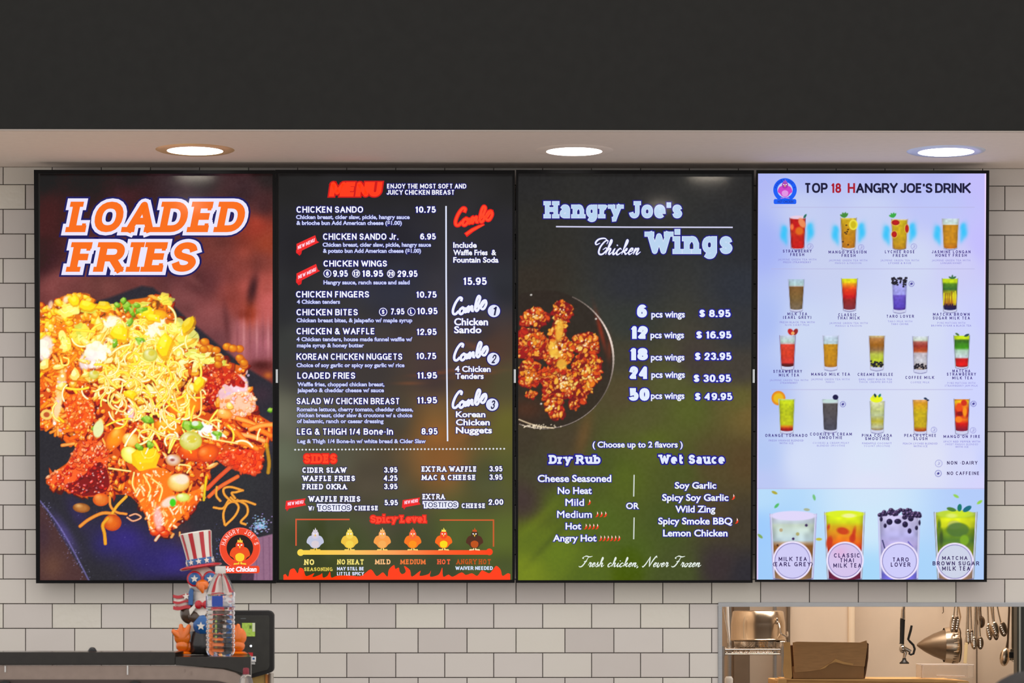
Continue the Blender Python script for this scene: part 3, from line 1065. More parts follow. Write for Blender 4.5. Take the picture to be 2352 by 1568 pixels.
for st in [[(238, 740), (262, 762), (290, 770)], [(250, 755), (222, 800), (205, 790)], [(205, 868), (235, 860), (250, 885), (228, 915)], [(262, 905), (254, 930), (282, 945), (290, 925), (270, 900)],
           [(300, 860), (325, 880), (322, 905)], [(375, 870), (390, 905), (376, 930), (380, 960)], [(455, 870), (462, 910), (460, 950), (444, 960)], [(440, 870), (430, 895), (450, 920)],
           [(350, 880), (362, 900), (372, 912)], [(330, 915), (345, 940), (354, 950), (344, 915)], [(400, 905), (410, 940)], [(300, 930), (312, 945), (306, 968)], [(345, 985), (375, 1000), (420, 1010)],
           [(455, 960), (490, 975), (520, 1005)], [(460, 1000), (500, 1010), (545, 1018)], [(330, 1090), (345, 1120), (340, 1140)], [(350, 1100), (372, 1120), (366, 1150)], [(308, 1085), (304, 1110), (312, 1130)],
           [(250, 1075), (300, 1082)], [(395, 1065), (436, 1070), (430, 1085)], [(345, 985), (325, 990), (318, 1005)]]:
    r.stroke(st, 4.6, (250, 226, 150), edge=(216, 150, 50))
# chips and white sauce lying on top
for x, y, a, b in [(222, 812, 24, 30), (240, 800, 14, 12), (362, 742, 18, 10), (350, 760, 22, 9), (100, 800, 14, 28), (252, 742, 20, 9), (470, 985, 26, 9), (500, 1000, 22, 8)]:
    for k in range(9):
        r.chunk(x + rg.randn() * a * .35, y + rg.randn() * b * .35, a * .6, b * .5, pick([(250, 240, 250), (236, 222, 244), (255, 250, 244), (244, 226, 226)]), hi=(255, 255, 255), rot=rg.rand() * 3, soft=3)
for x, y, a, b, ro in [(274, 765, 26, 21, .5), (378, 795, 17, 34, .25), (336, 716, 22, 14, -.2), (352, 728, 20, 10, .3), (200, 700, 22, 14, .2), (172, 690, 16, 12, .5), (430, 745, 14, 22, .6), (238, 700, 20, 12, -.2), (300, 905, 16, 11, .4), (456, 880, 12, 18, .3)]:
    r.chunk(x, y, a, b, (250, 208, 24), hi=(255, 232, 90), lo=(214, 140, 10), rot=ro, soft=2.2, n=9)
w_, a_ = r.polym(HEAP, 6)
up = a_ * np.clip((905 - r.Y[w_]) / 120, 0, 1) * .20
r.blend(w_, up, (255, 236, 70))
r.img[w_] = r.img[w_] + ((r.img[w_] - 120) * .16 + 6) * a_[..., None]
for x, y, a, b in [(345, 815, 17, 15), (438, 1012, 26, 22), (215, 860, 12, 10)]:
    r.ell(x, y, a, b, (240, 232, 140), hi=(252, 250, 216), edge=(206, 196, 60), soft=2)
    r.ell(x + 3, y - 4, a * .45, b * .4, (226, 206, 40), soft=3, alpha=.7)
r.ell(398, 1056, 18, 14, (240, 214, 200), hi=(255, 250, 250), edge=(220, 130, 60))
r.ell(396, 1056, 5, 3, (170, 90, 80), soft=3)
r.ell(107, 952, 14, 12, (250, 214, 110), soft=2)
r.ell(107, 952, 7, 6, (200, 90, 50), soft=2)
for x, y, a, b, ro in [(292, 702, 7, 12, .5), (302, 716, 5, 14, -.5), (312, 700, 9, 5, .2), (322, 712, 13, 5, -.3), (284, 690, 6, 7, 0), (268, 700, 8, 5, .4), (298, 738, 6, 9, .3), (264, 786, 5, 9, .3), (320, 780, 10, 5, .2),
                       (432, 975, 15, 9, .1), (452, 975, 11, 9, 0), (225, 985, 14, 10, .2), (340, 962, 14, 8, .2), (498, 995, 10, 6, .4), (318, 1025, 9, 6, .3), (343, 1020, 7, 7, 0), (620, 942, 5, 5, 0)]:
    r.chunk(x, y, a * 1.2, b * 1.2, (124, 196, 40), rot=ro, hi=(214, 240, 140), lo=(70, 130, 24), soft=2.4)
    r.chunk(x + rg.randn() * 4, y + rg.randn() * 4, a * .7, b * .8, (170, 214, 70), rot=ro + 1, soft=2.4)
r.ell(226, 985, 12, 20, (240, 244, 180), rot=.2, soft=3)
r.ell(448, 972, 8, 6, (228, 246, 220), soft=3)
for i in range(9):
    x, y = 462 + rg.rand() * 74, 780 + rg.rand() * 60
    r.ell(x + 25, y, 10, 9, (240, 140, 20), hi=(255, 190, 60), edge=(190, 80, 10)) if y > 812 + (x - 462) * -.2 and x > 470 else None
for x, y in [(470, 785), (482, 800), (468, 802), (496, 804), (522, 796), (535, 800)]:
    r.ell(x, y, 11, 9, (244, 146, 20), hi=(255, 200, 70), edge=(196, 84, 10))
for i in range(340):
    x, y = 95 + 500 * rg.rand(), 700 + 500 * rg.rand()
    if inheap(x, y):
        r.ell(x, y, 1.2 + 1.6 * rg.rand(), 1 + rg.rand(), (255, 244, 226), rot=rg.rand() * 3, alpha=.8, soft=1.6)
r.img = np.clip(r.img + ((n1 - .5) * 7)[..., None], 0, 255)
S1.raster('display_panel', r, M_SCR)
for tx, x0_, x1_, yb, cp in (('LOADED', 150, 556, 533, 70), ('FRIES', 152, 449, 624, 68)):
    S1.text('heading_lettering', tx, x0_, x1_, yb, cp, (250, 112, 4), wt=.225, slab=True, slw=.17, halo=((24, 22, 96), 11.5), edge=((236, 232, 255), 7.5), layer=6, slant=.20, gap=.05)


def figure(S, part, cx, yb, h, cols, layer=5):
    """a plain standing chicken: comb, round head, body, wings, legs"""
    k = h / 52.0
    if part != 'emblem':
        S.uid += 1
    head, body, low_, comb, foot = cols

    def T(p):
        return [(cx + x * k, yb + y * k) for x, y in p]
    S.poly(part, T([(-11, -5), (-3, -5), (-3, -12), (-1, -12), (-1, -3), (-12, -2)]), foot, layer)
    S.poly(part, T([(3, -12), (1, -12), (1, -3), (12, -2), (11, -5), (4, -5)]), foot, layer)
    S.poly(part, T(cr([(-16, -30), (-9, -35), (9, -35), (16, -30), (19, -20), (13, -15), (8, -9), (0, -7), (-8, -9), (-13, -15), (-19, -20)], 3, True)), body, layer + 1)
    S.poly(part, T(cr([(-8, -20), (0, -24), (8, -20), (7, -11), (0, -8), (-7, -11)], 3, True)), low_, layer + 2)
    S.poly(part, T(El(0, -37, 8, 9, 0, 342, 14)), head, layer + 2)
    S.poly(part, T([(-5, -44), (-4, -49), (-1, -47), (0, -53), (3, -47), (5, -48), (5, -43)]), comb, layer + 3)
    S.poly(part, T([(-2, -37), (2, -37), (0, -32)]), (250, 200, 60), layer + 3)
    S.poly(part, T([(-5, -40), (-1.5, -40), (-1.5, -37.5), (-4, -37.5)]), (250, 250, 250), layer + 3)
    S.poly(part, T([(5, -40), (1.5, -40), (1.5, -37.5), (4, -37.5)]), (250, 250, 250), layer + 3)


def emblem(S, cx, cy, ro, ri, ringc, inner, textc, banner, btxt):
    S.disc('emblem', cx, cy, ro, ringc, 4, n=40)
    S.disc('emblem', cx, cy, ri, inner, 5, n=36)
    x0, y0, x1, y1 = banner
    S.poly('emblem', [(x0 + 3, y0), (x1 - 3, y0), (x1, y0 + 4), (x1, y1 - 3), (x1 - 3, y1), (x0 + 3, y1), (x0, y1 - 3), (x0, y0 + 4)], ringc, 6)


emblem(S1, 551, 1258, 47, 30.5, (240, 74, 44), (46, 36, 34), (255, 200, 190), (514, 1299, 596, 1316), '')
S1.disc('emblem', 551, 1258, 45.8, (250, 110, 90), 5, ring=1.6, n=40)
for i, ch in enumerate("HANGRY JOE'S"):
    a = math.radians(172 - 164 * (i + .5) / 12)
    if ch == ' ':
        continue
    g, W = S1.glyphs(ch, .2)
    for q, w, ser in g:
        vs, fs = ribbon(q, w)
        o_ = []
        for u, v in vs:
            lx, rr = (u - W / 2) * 8.5, 34.0 + v * 10
            o_.append((551 + rr * math.cos(a) + lx * math.sin(a), 1258 - rr * math.sin(a) + lx * math.cos(a)))
        S1.tri('emblem', o_, fs, (255, 196, 190), 7)
figure(S1, 'emblem', 551, 1299, 64, ((238, 76, 40), (240, 84, 36), (252, 212, 50), (252, 206, 70), (250, 210, 60)), 7)
S1.btext('emblem', 'Hot Chicken', 514, 589, 1312.5, 12, (255, 240, 244), bold=.05, layer=9, slant=.12)

# ------------------------------------------------------------------ screen 2: the menu
S2 = Scr('menu_screen', (634.5, 391, 1182.5, 1338), (641, 399, 1177, 1331),
         'portrait menu screen headed MENU with prices, combos and spicy level chart', 'four menu screens in a row')
r = Ras(641, 399, 1177, 1331, 6.0)
r.field([(645, 402, (36, 36, 36)), (900, 402, (36, 36, 38)), (1175, 402, (38, 38, 38)), (660, 560, (36, 36, 40)), (900, 560, (38, 38, 46)), (1160, 560, (40, 40, 46)),
         (660, 700, (42, 43, 46)), (900, 650, (46, 48, 60)), (1100, 680, (50, 52, 68)), (1160, 650, (42, 44, 50)), (1100, 760, (62, 54, 56)), (700, 850, (58, 56, 54)), (660, 800, (56, 58, 56)),
         (850, 860, (62, 56, 54)), (1000, 860, (70, 56, 54)), (1130, 800, (80, 58, 48)), (1100, 850, (84, 64, 46)), (1160, 880, (80, 74, 48)), (900, 960, (72, 66, 54)),
         (660, 960, (104, 104, 88)), (660, 1050, (98, 104, 84)), (720, 1000, (86, 82, 64)), (760, 1060, (84, 82, 66)), (660, 1150, (80, 84, 64)), (850, 1100, (80, 72, 58)),
         (1010, 1000, (140, 90, 44)), (1000, 970, (110, 84, 50)), (1020, 1060, (136, 90, 46)), (1090, 960, (96, 78, 50)), (1165, 980, (98, 94, 40)), (1165, 1080, (84, 86, 42)), (1120, 1100, (78, 80, 50)),
         (900, 1180, (74, 72, 54)), (700, 1230, (66, 74, 46)), (800, 1260, (68, 76, 44)), (950, 1260, (66, 72, 46)), (1060, 1220, (80, 92, 44)), (1160, 1240, (88, 100, 42)),
         (700, 1310, (64, 72, 46)), (1000, 1310, (60, 68, 44)), (1160, 1320, (74, 84, 44))], 40)
r.glow(1000, 985, 32, 34, (150, 96, 44), .5)
r.glow(1075, 990, 34, 12, (160, 100, 50), .5, -.7)
r.glow(1085, 860, 60, 3.5, (150, 82, 44), .5, -.12)
r.glow(1010, 855, 60, 3.5, (150, 76, 44), .5, -.12)
r.glow(1100, 800, 40, 6, (130, 72, 50), .5, .35)
r.glow(940, 879, 30, 3.0, (150, 84, 50), .5)
r.img *= (0.95 + .1 * r.noise(40, 5))[..., None]
S2.raster('display_panel', r, M_SCR)


def head2(t, x0, x1, y0, y1, wt=.19, **k):
    S2.text('item_lettering', t, x0, x1, y1, y1 - y0, WH, wt=wt, halo=(NAVY, 1.7), layer=5, **k)


def desc2(t, x0, x1, yb, cap=9.6):
    S2.btext('description_lettering', t, x0, x1, yb, cap, (206, 212, 250), bold=.035, halo=((26, 14, 110), 1.1), layer=5)


def price2(t, x0, x1, y0, y1):
    S2.text('price_lettering', t, x0, x1, y1, y1 - y0, WH, wt=.2, halo=(NAVY, 1.7), layer=5, gap=.1)


def small2(t, x0, x1, yb, cap):
    S2.btext('item_lettering', t, x0, x1, yb, cap, WH, bold=.032, halo=(NAVY, 1.4), layer=5)


S2.text('heading_lettering', 'MENU', 757, 873, 450, 31, (255, 62, 14), wt=.25, layer=6, slant=.14, gap=.06, halo=((206, 10, 6), 4.0), edge=((255, 62, 14), 1.2))
head2('ENJOY THE MOST SOFT AND', 889, 1071, 422, 432.8, wt=.2)
head2('JUICY CHICKEN BREAST', 888, 1044, 436, 447, wt=.2)
for t, x0, x1, y0, y1 in [('CHICKEN SANDO', 681, 834, 474, 488.3), ('CHICKEN SANDO Jr.', 742, 915, 536, 550.5), ('CHICKEN WINGS', 743, 889, 598, 612), ('CHICKEN FINGERS', 680, 848, 668.5, 683),
                          ('CHICKEN BITES', 681, 822, 709.5, 724), ('CHICKEN & WAFFLE', 681, 861, 753, 767.5), ('KOREAN CHICKEN NUGGETS', 681, 924, 811.5, 826), ('LOADED FRIES', 683, 816, 855, 869.5),
                          ('SALAD W/ CHICKEN BREAST', 681, 918, 913.5, 928), ('LEG & THIGH 1/4 Bone-In', 682, 903, 983.5, 998)]:
    head2(t, x0, x1, y0, y1)
for t, x0, x1, yb in [('Chicken breast, cider slaw, pickle, hangry sauce', 680, 941, 503), ('& brioche bun Add American cheese ($1.00)', 681, 923, 516.5), ('Chicken breast, cider slaw, pickle, hangry sauce', 741, 990, 566.5),
                      ('& potato bun Add American cheese ($1.00)', 742, 967, 580.5), ('Hangry sauce, ranch sauce and salad', 743, 941, 653), ('4 Chicken tenders', 682, 781, 697.5),
                      ('Chicken breast bites, & jalapeño w/ maple syrup', 681, 947, 740), ('4 Chicken tenders, house made funnel waffle w/', 681, 947, 783.5), ('maple syrup & honey butter', 682, 836, 797.5),
                      ('Choice of soy garlic or spicy soy garlic w/ rice', 681, 929, 843), ('Waffle fries, chopped chicken breast,', 683, 883, 887), ('jalapeño & cheddar cheese w/ sauce', 683, 882, 900.5),
                      ('Romaine lettuce, cherry tomato, cheddar cheese,', 682, 949, 944.5), ('chicken breast, cider slaw & croutons w/ a choice', 682, 947, 958), ('of balsamic, ranch or caesar dressing', 682, 881, 971.5),
                      ('Leg & Thigh 1/4 Bone-In w/ white bread & Cider Slaw', 683, 978, 1017.5)]:
    desc2(t, x0, x1, yb)
for t, x0, x1, y0, y1 in [('10.75', 954, 1001, 474, 488.3), ('6.95', 965, 1001, 536, 550), ('9.95', 765, 799, 620.5, 635.4), ('18.95', 832, 880, 620.5, 635.4), ('29.95', 913, 959, 621, 635.8),
                          ('10.75', 956, 1003, 669, 683.5), ('7.95', 897, 929, 708, 722), ('10.95', 958, 1005, 706.5, 721.5), ('12.95', 957, 1003, 754.5, 769), ('10.75', 956, 1002, 810, 824.5),
                          ('11.95', 958, 1004, 854.5, 869), ('11.95', 958, 1004, 911.5, 926), ('8.95', 968, 1005, 983, 997.5), ('15.95', 1064, 1118, 637, 654)]:
    price2(t, x0, x1, y0, y1)
for cx_, cy_, t, rr in [(752, 628, '6', 9.2), (818, 628, '12', 9.2), (898, 628.5, '20', 9.2), (880, 716, 'S', 9.5), (945, 715.5, 'L', 9.5)]:
    S2.uid += 1
    S2.disc('size_circle', cx_, cy_, rr + 1.3, NAVY, 2)
    S2.disc('size_circle', cx_, cy_, rr - .9, WH, 5, ring=1.7)
    hw_ = 3.2 if len(t) == 1 else 6
    S2.text('price_lettering', t, cx_ - hw_, cx_ + hw_, cy_ + 5, 10, WH, wt=.24, layer=5, gap=.1)
S2.uid += 1
S2.line('divider_line', [(1024.5, 473), (1024.8, 640), (1026, 820), (1028, 1013)], 3.4, (226, 232, 255), 4)
for i in range(59):
    t = i / 58
    S2.disc('dotted_line', 678 + 480 * t, 1032.5 - 2.2 * t, 2.1, (226, 230, 240), 4, n=10)
SC = {'C': [(.95, .78), (.85, .98), (.5, .95), (.12, .55), (.02, .2), (.2, 0), (.55, .06), (.85, .3)]}
COMBO = [cr([(18.5, -31), (20, -37), (15, -38), (7, -27), (1.5, -12), (2, -3), (7, -2), (13, -8)], 5),
         cr([(21, -16), (16, -11), (15.5, -4), (19, -2), (24, -7), (25, -14), (21.5, -16.5), (24, -13), (28, -14)], 5),
         cr([(29, -17), (27.5, -6), (32, -15), (35, -18), (34, -7), (38, -16), (42, -19), (41.5, -10), (45, -9)], 5),
         cr([(47, -12), (55, -25), (59, -38), (56, -42), (52, -34), (48.5, -16), (51, -9), (55, -12), (57, -19), (55, -22)], 5),
         cr([(57, -19), (62, -20), (66, -26), (70, -32), (65, -30), (60.5, -21), (62, -14), (67, -14), (72, -24), (71, -31), (68, -32)], 5)]


def combo(x, y, sx, sy, col, halo, hw):
    S2.uid += 1
    for st in COMBO:
        pts = [(x + a * sx, y + b * sy) for a, b in st]
        j_ = COMBO.index(st)
        S2.line('combo_lettering', pts, 5.2 + 2 * hw, halo, 3 + .15 * j_, ext=hw)
        S2.line('combo_lettering', pts, 5.8, col, 6 + .15 * j_, ext=.8)


combo(1045, 519, 1.18, 1.06, (255, 74, 44), (232, 14, 14), 2.4)
S2.line('combo_lettering', [(1069, 540), (1085, 528), (1100, 520), (1113, 515)], [11, 10, 8, 4], (232, 14, 14), 3)
S2.line('combo_lettering', [(1070, 538), (1085, 528), (1100, 520.5), (1111, 516)], [6, 6, 5, 2], (255, 74, 44), 6)
for x, y, t, cx_, cy_ in [(1039, 723, '1', 1134.5, 714), (1042, 829, '2', 1133, 824), (1039, 938, '3', 1130.5, 929)]:
    combo(x, y, 1.08, 1.03, (240, 242, 255), NAVY, 1.9)
    S2.uid += 1
    S2.disc('number_disc', cx_, cy_, 16.6, NAVY, 2)
    S2.disc('number_disc', cx_, cy_, 14.2, (226, 230, 250), 5)
    S2.text('combo_lettering', t, cx_ - 4.5, cx_ + 4.5, cy_ + 10, 20, (40, 40, 80), wt=.17, layer=7, slant=.2)
for t, x0, x1, y0, y1 in [('Include', 1041, 1095, 556, 569), ('Waffle Fries  &', 1041, 1140, 573, 586), ('Fountain Soda', 1041, 1145, 590, 603), ('Chicken', 1043, 1121, 730, 747), ('Sando', 1043, 1106, 748.5, 765),
                          ('4 Chicken', 1045, 1127, 840, 854), ('Tenders', 1046, 1111, 856.5, 870), ('Korean', 1047, 1115, 944, 958), ('Chicken', 1047, 1125, 962, 976.5), ('Nuggets', 1047, 1130, 980, 995)]:
    small2(t, x0, x1, y1, y1 - y0)
S2.text('heading_lettering', 'SIDES', 697, 774, 1063.5, 21, (255, 72, 40), wt=.27, slab=True, gap=.0, layer=6, halo=((226, 36, 24), 2.6))
for t, x0, x1, y0, y1 in [('CIDER SLAW', 694, 796, 1073, 1085.5), ('WAFFLE FRIES', 694, 816, 1092, 1104.5), ('FRIED OKRA', 694, 797, 1111, 1123.5), ('EXTRA WAFFLE', 968, 1095, 1070.5, 1083), ('MAC & CHEESE', 968, 1093, 1090, 1102),
                          ('WAFFLE FRIES', 708, 828, 1139, 1152), ('W/', 708, 722, 1162, 1172.5), ('CHEESE', 813, 869, 1161, 1172), ('EXTRA', 970, 1022, 1134, 1146.5), ('CHEESE', 1060, 1115, 1155.5, 1166.5)]:
    S2.text('item_lettering', t, x0, x1, y1, y1 - y0, WH, wt=.24, slab=True, gap=.09, halo=((30, 20, 90), 1.5), layer=5, space=.42)
for t, x0, x1, y0, y1 in [('3.95', 882, 913, 1072.5, 1085), ('4.25', 881, 913, 1091, 1104), ('3.95', 882, 913, 1110.5, 1123), ('3.95', 1124, 1154, 1070, 1082.5), ('3.95', 1124, 1154, 1089, 1101.5), ('5.95', 883, 914, 1147.5, 1160), ('2.00', 1122, 1156, 1146, 1159)]:
    S2.text('price_lettering', t, x0, x1, y1, y1 - y0, WH, wt=.21, halo=((30, 20, 90), 1.7), layer=5, gap=.08)
for x0, x1, yb in [(728, 807, 1172), (971, 1052, 1165.5)]:
    S2.text('brand_lettering', 'TOSTITOS', x0 + 2, x1 - 2, yb - 1, 11.5, (34, 40, 96), wt=.15, layer=6, gap=.06, halo=((40, 30, 100), 4.2), edge=((240, 242, 255), 2.9))
    xc = (x0 + x1) / 2 + 2
    S2.poly('brand_lettering', [(xc - 6, yb - 15), (xc + 6, yb - 15), (xc, yb - 9.5)], (240, 196, 180), 5)
S2.text('heading_lettering', 'Spicy Level', 850, 979, 1200, 16.5, (255, 74, 52), wt=.25, slab=True, gap=.02, layer=6, halo=((226, 40, 30), 2.2), space=.4)


def ribbon_mark(quad, fold, txt):
    S2.uid += 1
    S2.poly('new_menu_banner', quad, (240, 46, 46), 4)
    S2.poly('new_menu_banner', fold, (222, 34, 36), 3)
    (ax, ay), (bx, by), cap, rise = txt
    S2.text('banner_lettering', 'NEW MENU', ax, bx, ay, cap, (255, 214, 232), wt=.24, layer=6, gap=.1, rise=rise)


ribbon_mark([(681, 560), (724, 540), (728, 553), (733, 556), (692, 576), (681, 582)], [(680, 574), (694, 574), (692, 583), (688, 587), (680, 580)], ((684, 573), (723, 573), 8.5, -18))
ribbon_mark([(681, 628), (726, 606), (730, 619), (735, 622), (694, 643), (681, 650)], [(680, 640), (694, 642), (692, 652), (686, 655), (680, 648)], ((685, 641), (726, 641), 8.5, -19))
ribbon_mark([(657, 1150), (702, 1144), (699, 1153), (703, 1160), (672, 1166), (655, 1169)], [(655, 1160), (665, 1166), (659, 1174)], ((661, 1161), (697, 1161), 8, -5))
ribbon_mark([(925, 1148), (965, 1142), (962, 1152), (966, 1158), (938, 1163), (923, 1166)], [(923, 1158), (933, 1163), (928, 1170)], ((929, 1158), (960, 1158), 8, -5))
S2.uid += 1
S2.line('chart_bracket', [(803, 1192.5), (680, 1192.5), (680, 1253)], 3.2, (214, 90, 56), 4)
S2.uid += 1
S2.line('chart_bracket', [(1010, 1194), (1133.5, 1194), (1133.5, 1255)], 3.2, (206, 94, 48), 4)
n_ = 30
BAR = [(250, 212, 76), (252, 200, 96), (255, 160, 90), (255, 96, 44), (255, 70, 26)]
vs, cs = [], []
for i in range(n_ + 1):
    t = i / n_
    x = 690 + 436 * t
    k = t * 4
    j = min(3, int(k))
    c = tuple(BAR[j][q] * (1 - k + j) + BAR[j + 1][q] * (k - j) for q in range(3))
    vs += [(x, 1263), (x, 1273.5)]
    cs += [c, c]
S2.tri('spice_scale', vs, [(2 * i, 2 * i + 1, 2 * i + 3, 2 * i + 2) for i in range(n_)], cs, 3)
S2.disc('spice_scale', 690.5, 1268.5, 7.8, (250, 216, 80), 4)
S2.disc('spice_scale', 1124, 1267, 7.8, (255, 70, 26), 4)
for cx_, cols in [(724, ((216, 206, 222), (196, 200, 224), (220, 208, 216), (214, 206, 216), (240, 200, 80))), (803, ((246, 216, 90), (240, 196, 70), (246, 214, 80), (250, 226, 110), (250, 214, 100))),
                  (878, ((250, 170, 100), (250, 160, 76), (250, 176, 90), (250, 186, 110), (255, 214, 110))), (948, ((250, 106, 60), (250, 120, 36), (255, 150, 30), (250, 100, 60), (255, 220, 120))),
                  (1019, ((246, 74, 40), (250, 106, 30), (250, 220, 30), (250, 232, 90), (255, 224, 130))), (1090, ((74, 54, 38), (84, 50, 36), (190, 84, 30), (196, 84, 36), (250, 232, 180)))]:
    figure(S2, 'chicken_figure', cx_, 1266, 54, cols, 5)
for t, x0, x1, y0, y1, c in [('NO', 698, 722, 1284, 1297, (250, 230, 130)), ('SEASONING', 698, 764, 1302.5, 1311, (220, 200, 90)), ('NO HEAT', 774, 837, 1284, 1296, (246, 226, 120)), ('MAY STILL BE', 774, 836, 1301.5, 1309.5, (220, 228, 255)),
                             ('LITTLE SPICY', 774, 836, 1313, 1321, (220, 228, 255)), ('MILD', 861, 897, 1284, 1295.5, (250, 190, 130)), ('MEDIUM', 919, 978, 1284, 1295.5, (240, 120, 60)),
                             ('HOT', 1004, 1036, 1284, 1295.5, (246, 96, 60)), ('ANGRY HOT', 1048, 1129, 1283.5, 1295.5, (190, 84, 30)), ('WAIVER NEEDED', 1046, 1132, 1300, 1308.5, (214, 228, 255))]:
    S2.text('chart_lettering', t, x0, x1, y1, y1 - y0, c, wt=.23, slab=len(t) < 10 and c[2] < 200, gap=.09, layer=5)
FL = [(651, 1333), (651, 1320), (656, 1318), (662, 1324), (666, 1309), (675, 1305), (680, 1311), (684, 1316), (688, 1304), (697, 1307), (702, 1322), (712, 1320), (722, 1316), (718, 1325), (736, 1319), (740, 1316), (742, 1326),
      (752, 1322), (758, 1312), (761, 1326), (774, 1322), (800, 1321), (825, 1323), (836, 1318), (852, 1307), (864, 1322), (872, 1319), (880, 1314), (890, 1324), (893, 1308), (905, 1297), (908, 1306), (916, 1303), (918, 1312), (924, 1318),
      (932, 1312), (928, 1299), (942, 1309), (946, 1324), (966, 1310), (964, 1322), (984, 1318), (990, 1310), (988, 1324), (1006, 1320), (1012, 1312), (1016, 1303), (1018, 1324), (1030, 1319), (1040, 1324), (1060, 1314), (1070, 1320), (1084, 1316),
      (1096, 1322), (1106, 1310), (1114, 1312), (1124, 1316), (1132, 1308), (1140, 1299), (1150, 1308), (1154, 1322), (1166, 1316), (1172, 1318), (1172, 1331)]
S2.poly('flame_border', [FL[0]] + cr(FL[1:-1], 3) + [FL[-1]], (255, 66, 18), 3)

# ------------------------------------------------------------------ screen 3: wings
S3 = Scr('menu_screen', (1185, 391, 1731.5, 1338), (1190, 399, 1727, 1332),
         'portrait menu screen headed Wings with a plate of glazed chicken and a price list', 'four menu screens in a row')
r = Ras(1190, 399, 1727, 1332, 1.6)
r.field([(1200, 402, (40, 40, 40)), (1450, 402, (42, 42, 42)), (1720, 402, (42, 42, 42)), (1200, 560, (44, 44, 40)), (1450, 560, (40, 42, 44)), (1700, 560, (42, 44, 48)),
         (1220, 650, (52, 46, 38)), (1450, 650, (46, 48, 54)), (1700, 660, (46, 50, 58)), (1450, 740, (52, 56, 52)), (1700, 760, (50, 52, 56)), (1600, 830, (66, 58, 54)), (1700, 850, (66, 60, 54)),
         (1440, 820, (66, 62, 48)), (1430, 900, (82, 72, 46)), (1540, 880, (84, 86, 46)), (1580, 940, (86, 94, 38)), (1700, 920, (96, 92, 44)), (1720, 950, (112, 92, 48)), (1480, 960, (84, 84, 44)), (1500, 1020, (86, 96, 34)),
         (1200, 1010, (64, 56, 42)), (1300, 1010, (72, 62, 44)), (1250, 1080, (68, 64, 46)), (1200, 1150, (66, 52, 50)), (1380, 1080, (74, 84, 36)), (1430, 1100, (84, 98, 30)), (1560, 1080, (76, 84, 36)), (1640, 1060, (84, 72, 42)),
         (1710, 1060, (86, 68, 40)), (1290, 1160, (84, 98, 32)), (1220, 1240, (96, 112, 26)), (1210, 1310, (118, 134, 22)), (1280, 1270, (100, 120, 22)), (1380, 1200, (80, 98, 32)), (1450, 1270, (76, 94, 32)),
         (1540, 1200, (70, 84, 34)), (1640, 1180, (78, 66, 44)), (1700, 1200, (66, 58, 44)), (1560, 1310, (70, 80, 38)), (1650, 1300, (58, 48, 50)), (1710, 1320, (46, 44, 50)), (1350, 1330, (84, 102, 28))], 46)
r.glow(1340, 1000, 16, 60, (120, 84, 44), .55, .25)
r.glow(1240, 1190, 60, 12, (118, 136, 24), .35, -.75)
r.glow(1265, 1240, 70, 8, (60, 70, 34), .35, -.8)
# the plate
r.ell(1250, 826, 158, 160, (48, 40, 34), soft=4, alpha=.8)
r.glow(1380, 760, 5, 44, (150, 50, 30), .8, -.25)
r.glow(1400, 800, 5, 26, (140, 56, 34), .5)
r.glow(1210, 940, 40, 24, (92, 52, 34), .6)
RNG = El(1250, 826, 158, 160, -76, 118, 60, 2.0)
for i, (a, b) in enumerate(zip(RNG[:-1], RNG[1:])):
    t = i / 60
    # bright rim: strongest on the right, dotted at the bottom
    k = math.exp(-((t - .62) / .16) ** 2) * 1.0 + .5 * math.exp(-((t - .3) / .12) ** 2) + .45 * math.exp(-((t - .9) / .06) ** 2)
    RNGC = None
RNG = [(1250 + 159 * math.cos(math.radians(a)), 826 + 158 * math.sin(math.radians(a))) for a in range(-66, 112, 3)]
for i, (a, b) in enumerate(zip(RNG[:-1], RNG[1:])):
    ang = -66 + 3 * i
    k = .25 + .75 * math.exp(-((ang + 22) / 30.0) ** 2) + (.25 if ang > 40 else 0) + .3 * math.exp(-((ang - 100) / 10.0) ** 2)
    wd = 1.6 + 2.6 * math.exp(-((ang + 15) / 28.0) ** 2)
    r.stroke([a, b], wd, (60 + 186 * min(1, k), 50 + 176 * min(1, k), 46 + 168 * min(1, k)), smooth=False, soft=1.6)
r.stroke([(1192, 963), (1215, 972), (1240, 979), (1272, 983)], 2.6, (220, 196, 160), soft=1.6)
for i in range(50):
    r.ell(1235 + rg.randn() * 20, 979 + rg.randn() * 2.5, 1.6, 1.4, (244, 226, 196), alpha=.8)
for x, y in ((1220, 677), (1369, 732), (1243, 927)):
    r.ell(x, y, 2.4, 2.0, (220, 216, 210), soft=2)
GLZ = [(196, 44, 12), (224, 78, 18), (160, 28, 12), (240, 130, 40), (250, 170, 60), (206, 60, 16), (120, 20, 12)]
GL2 = [(250, 190, 70), (246, 160, 40), (252, 214, 110), (230, 100, 24), (240, 130, 30)]


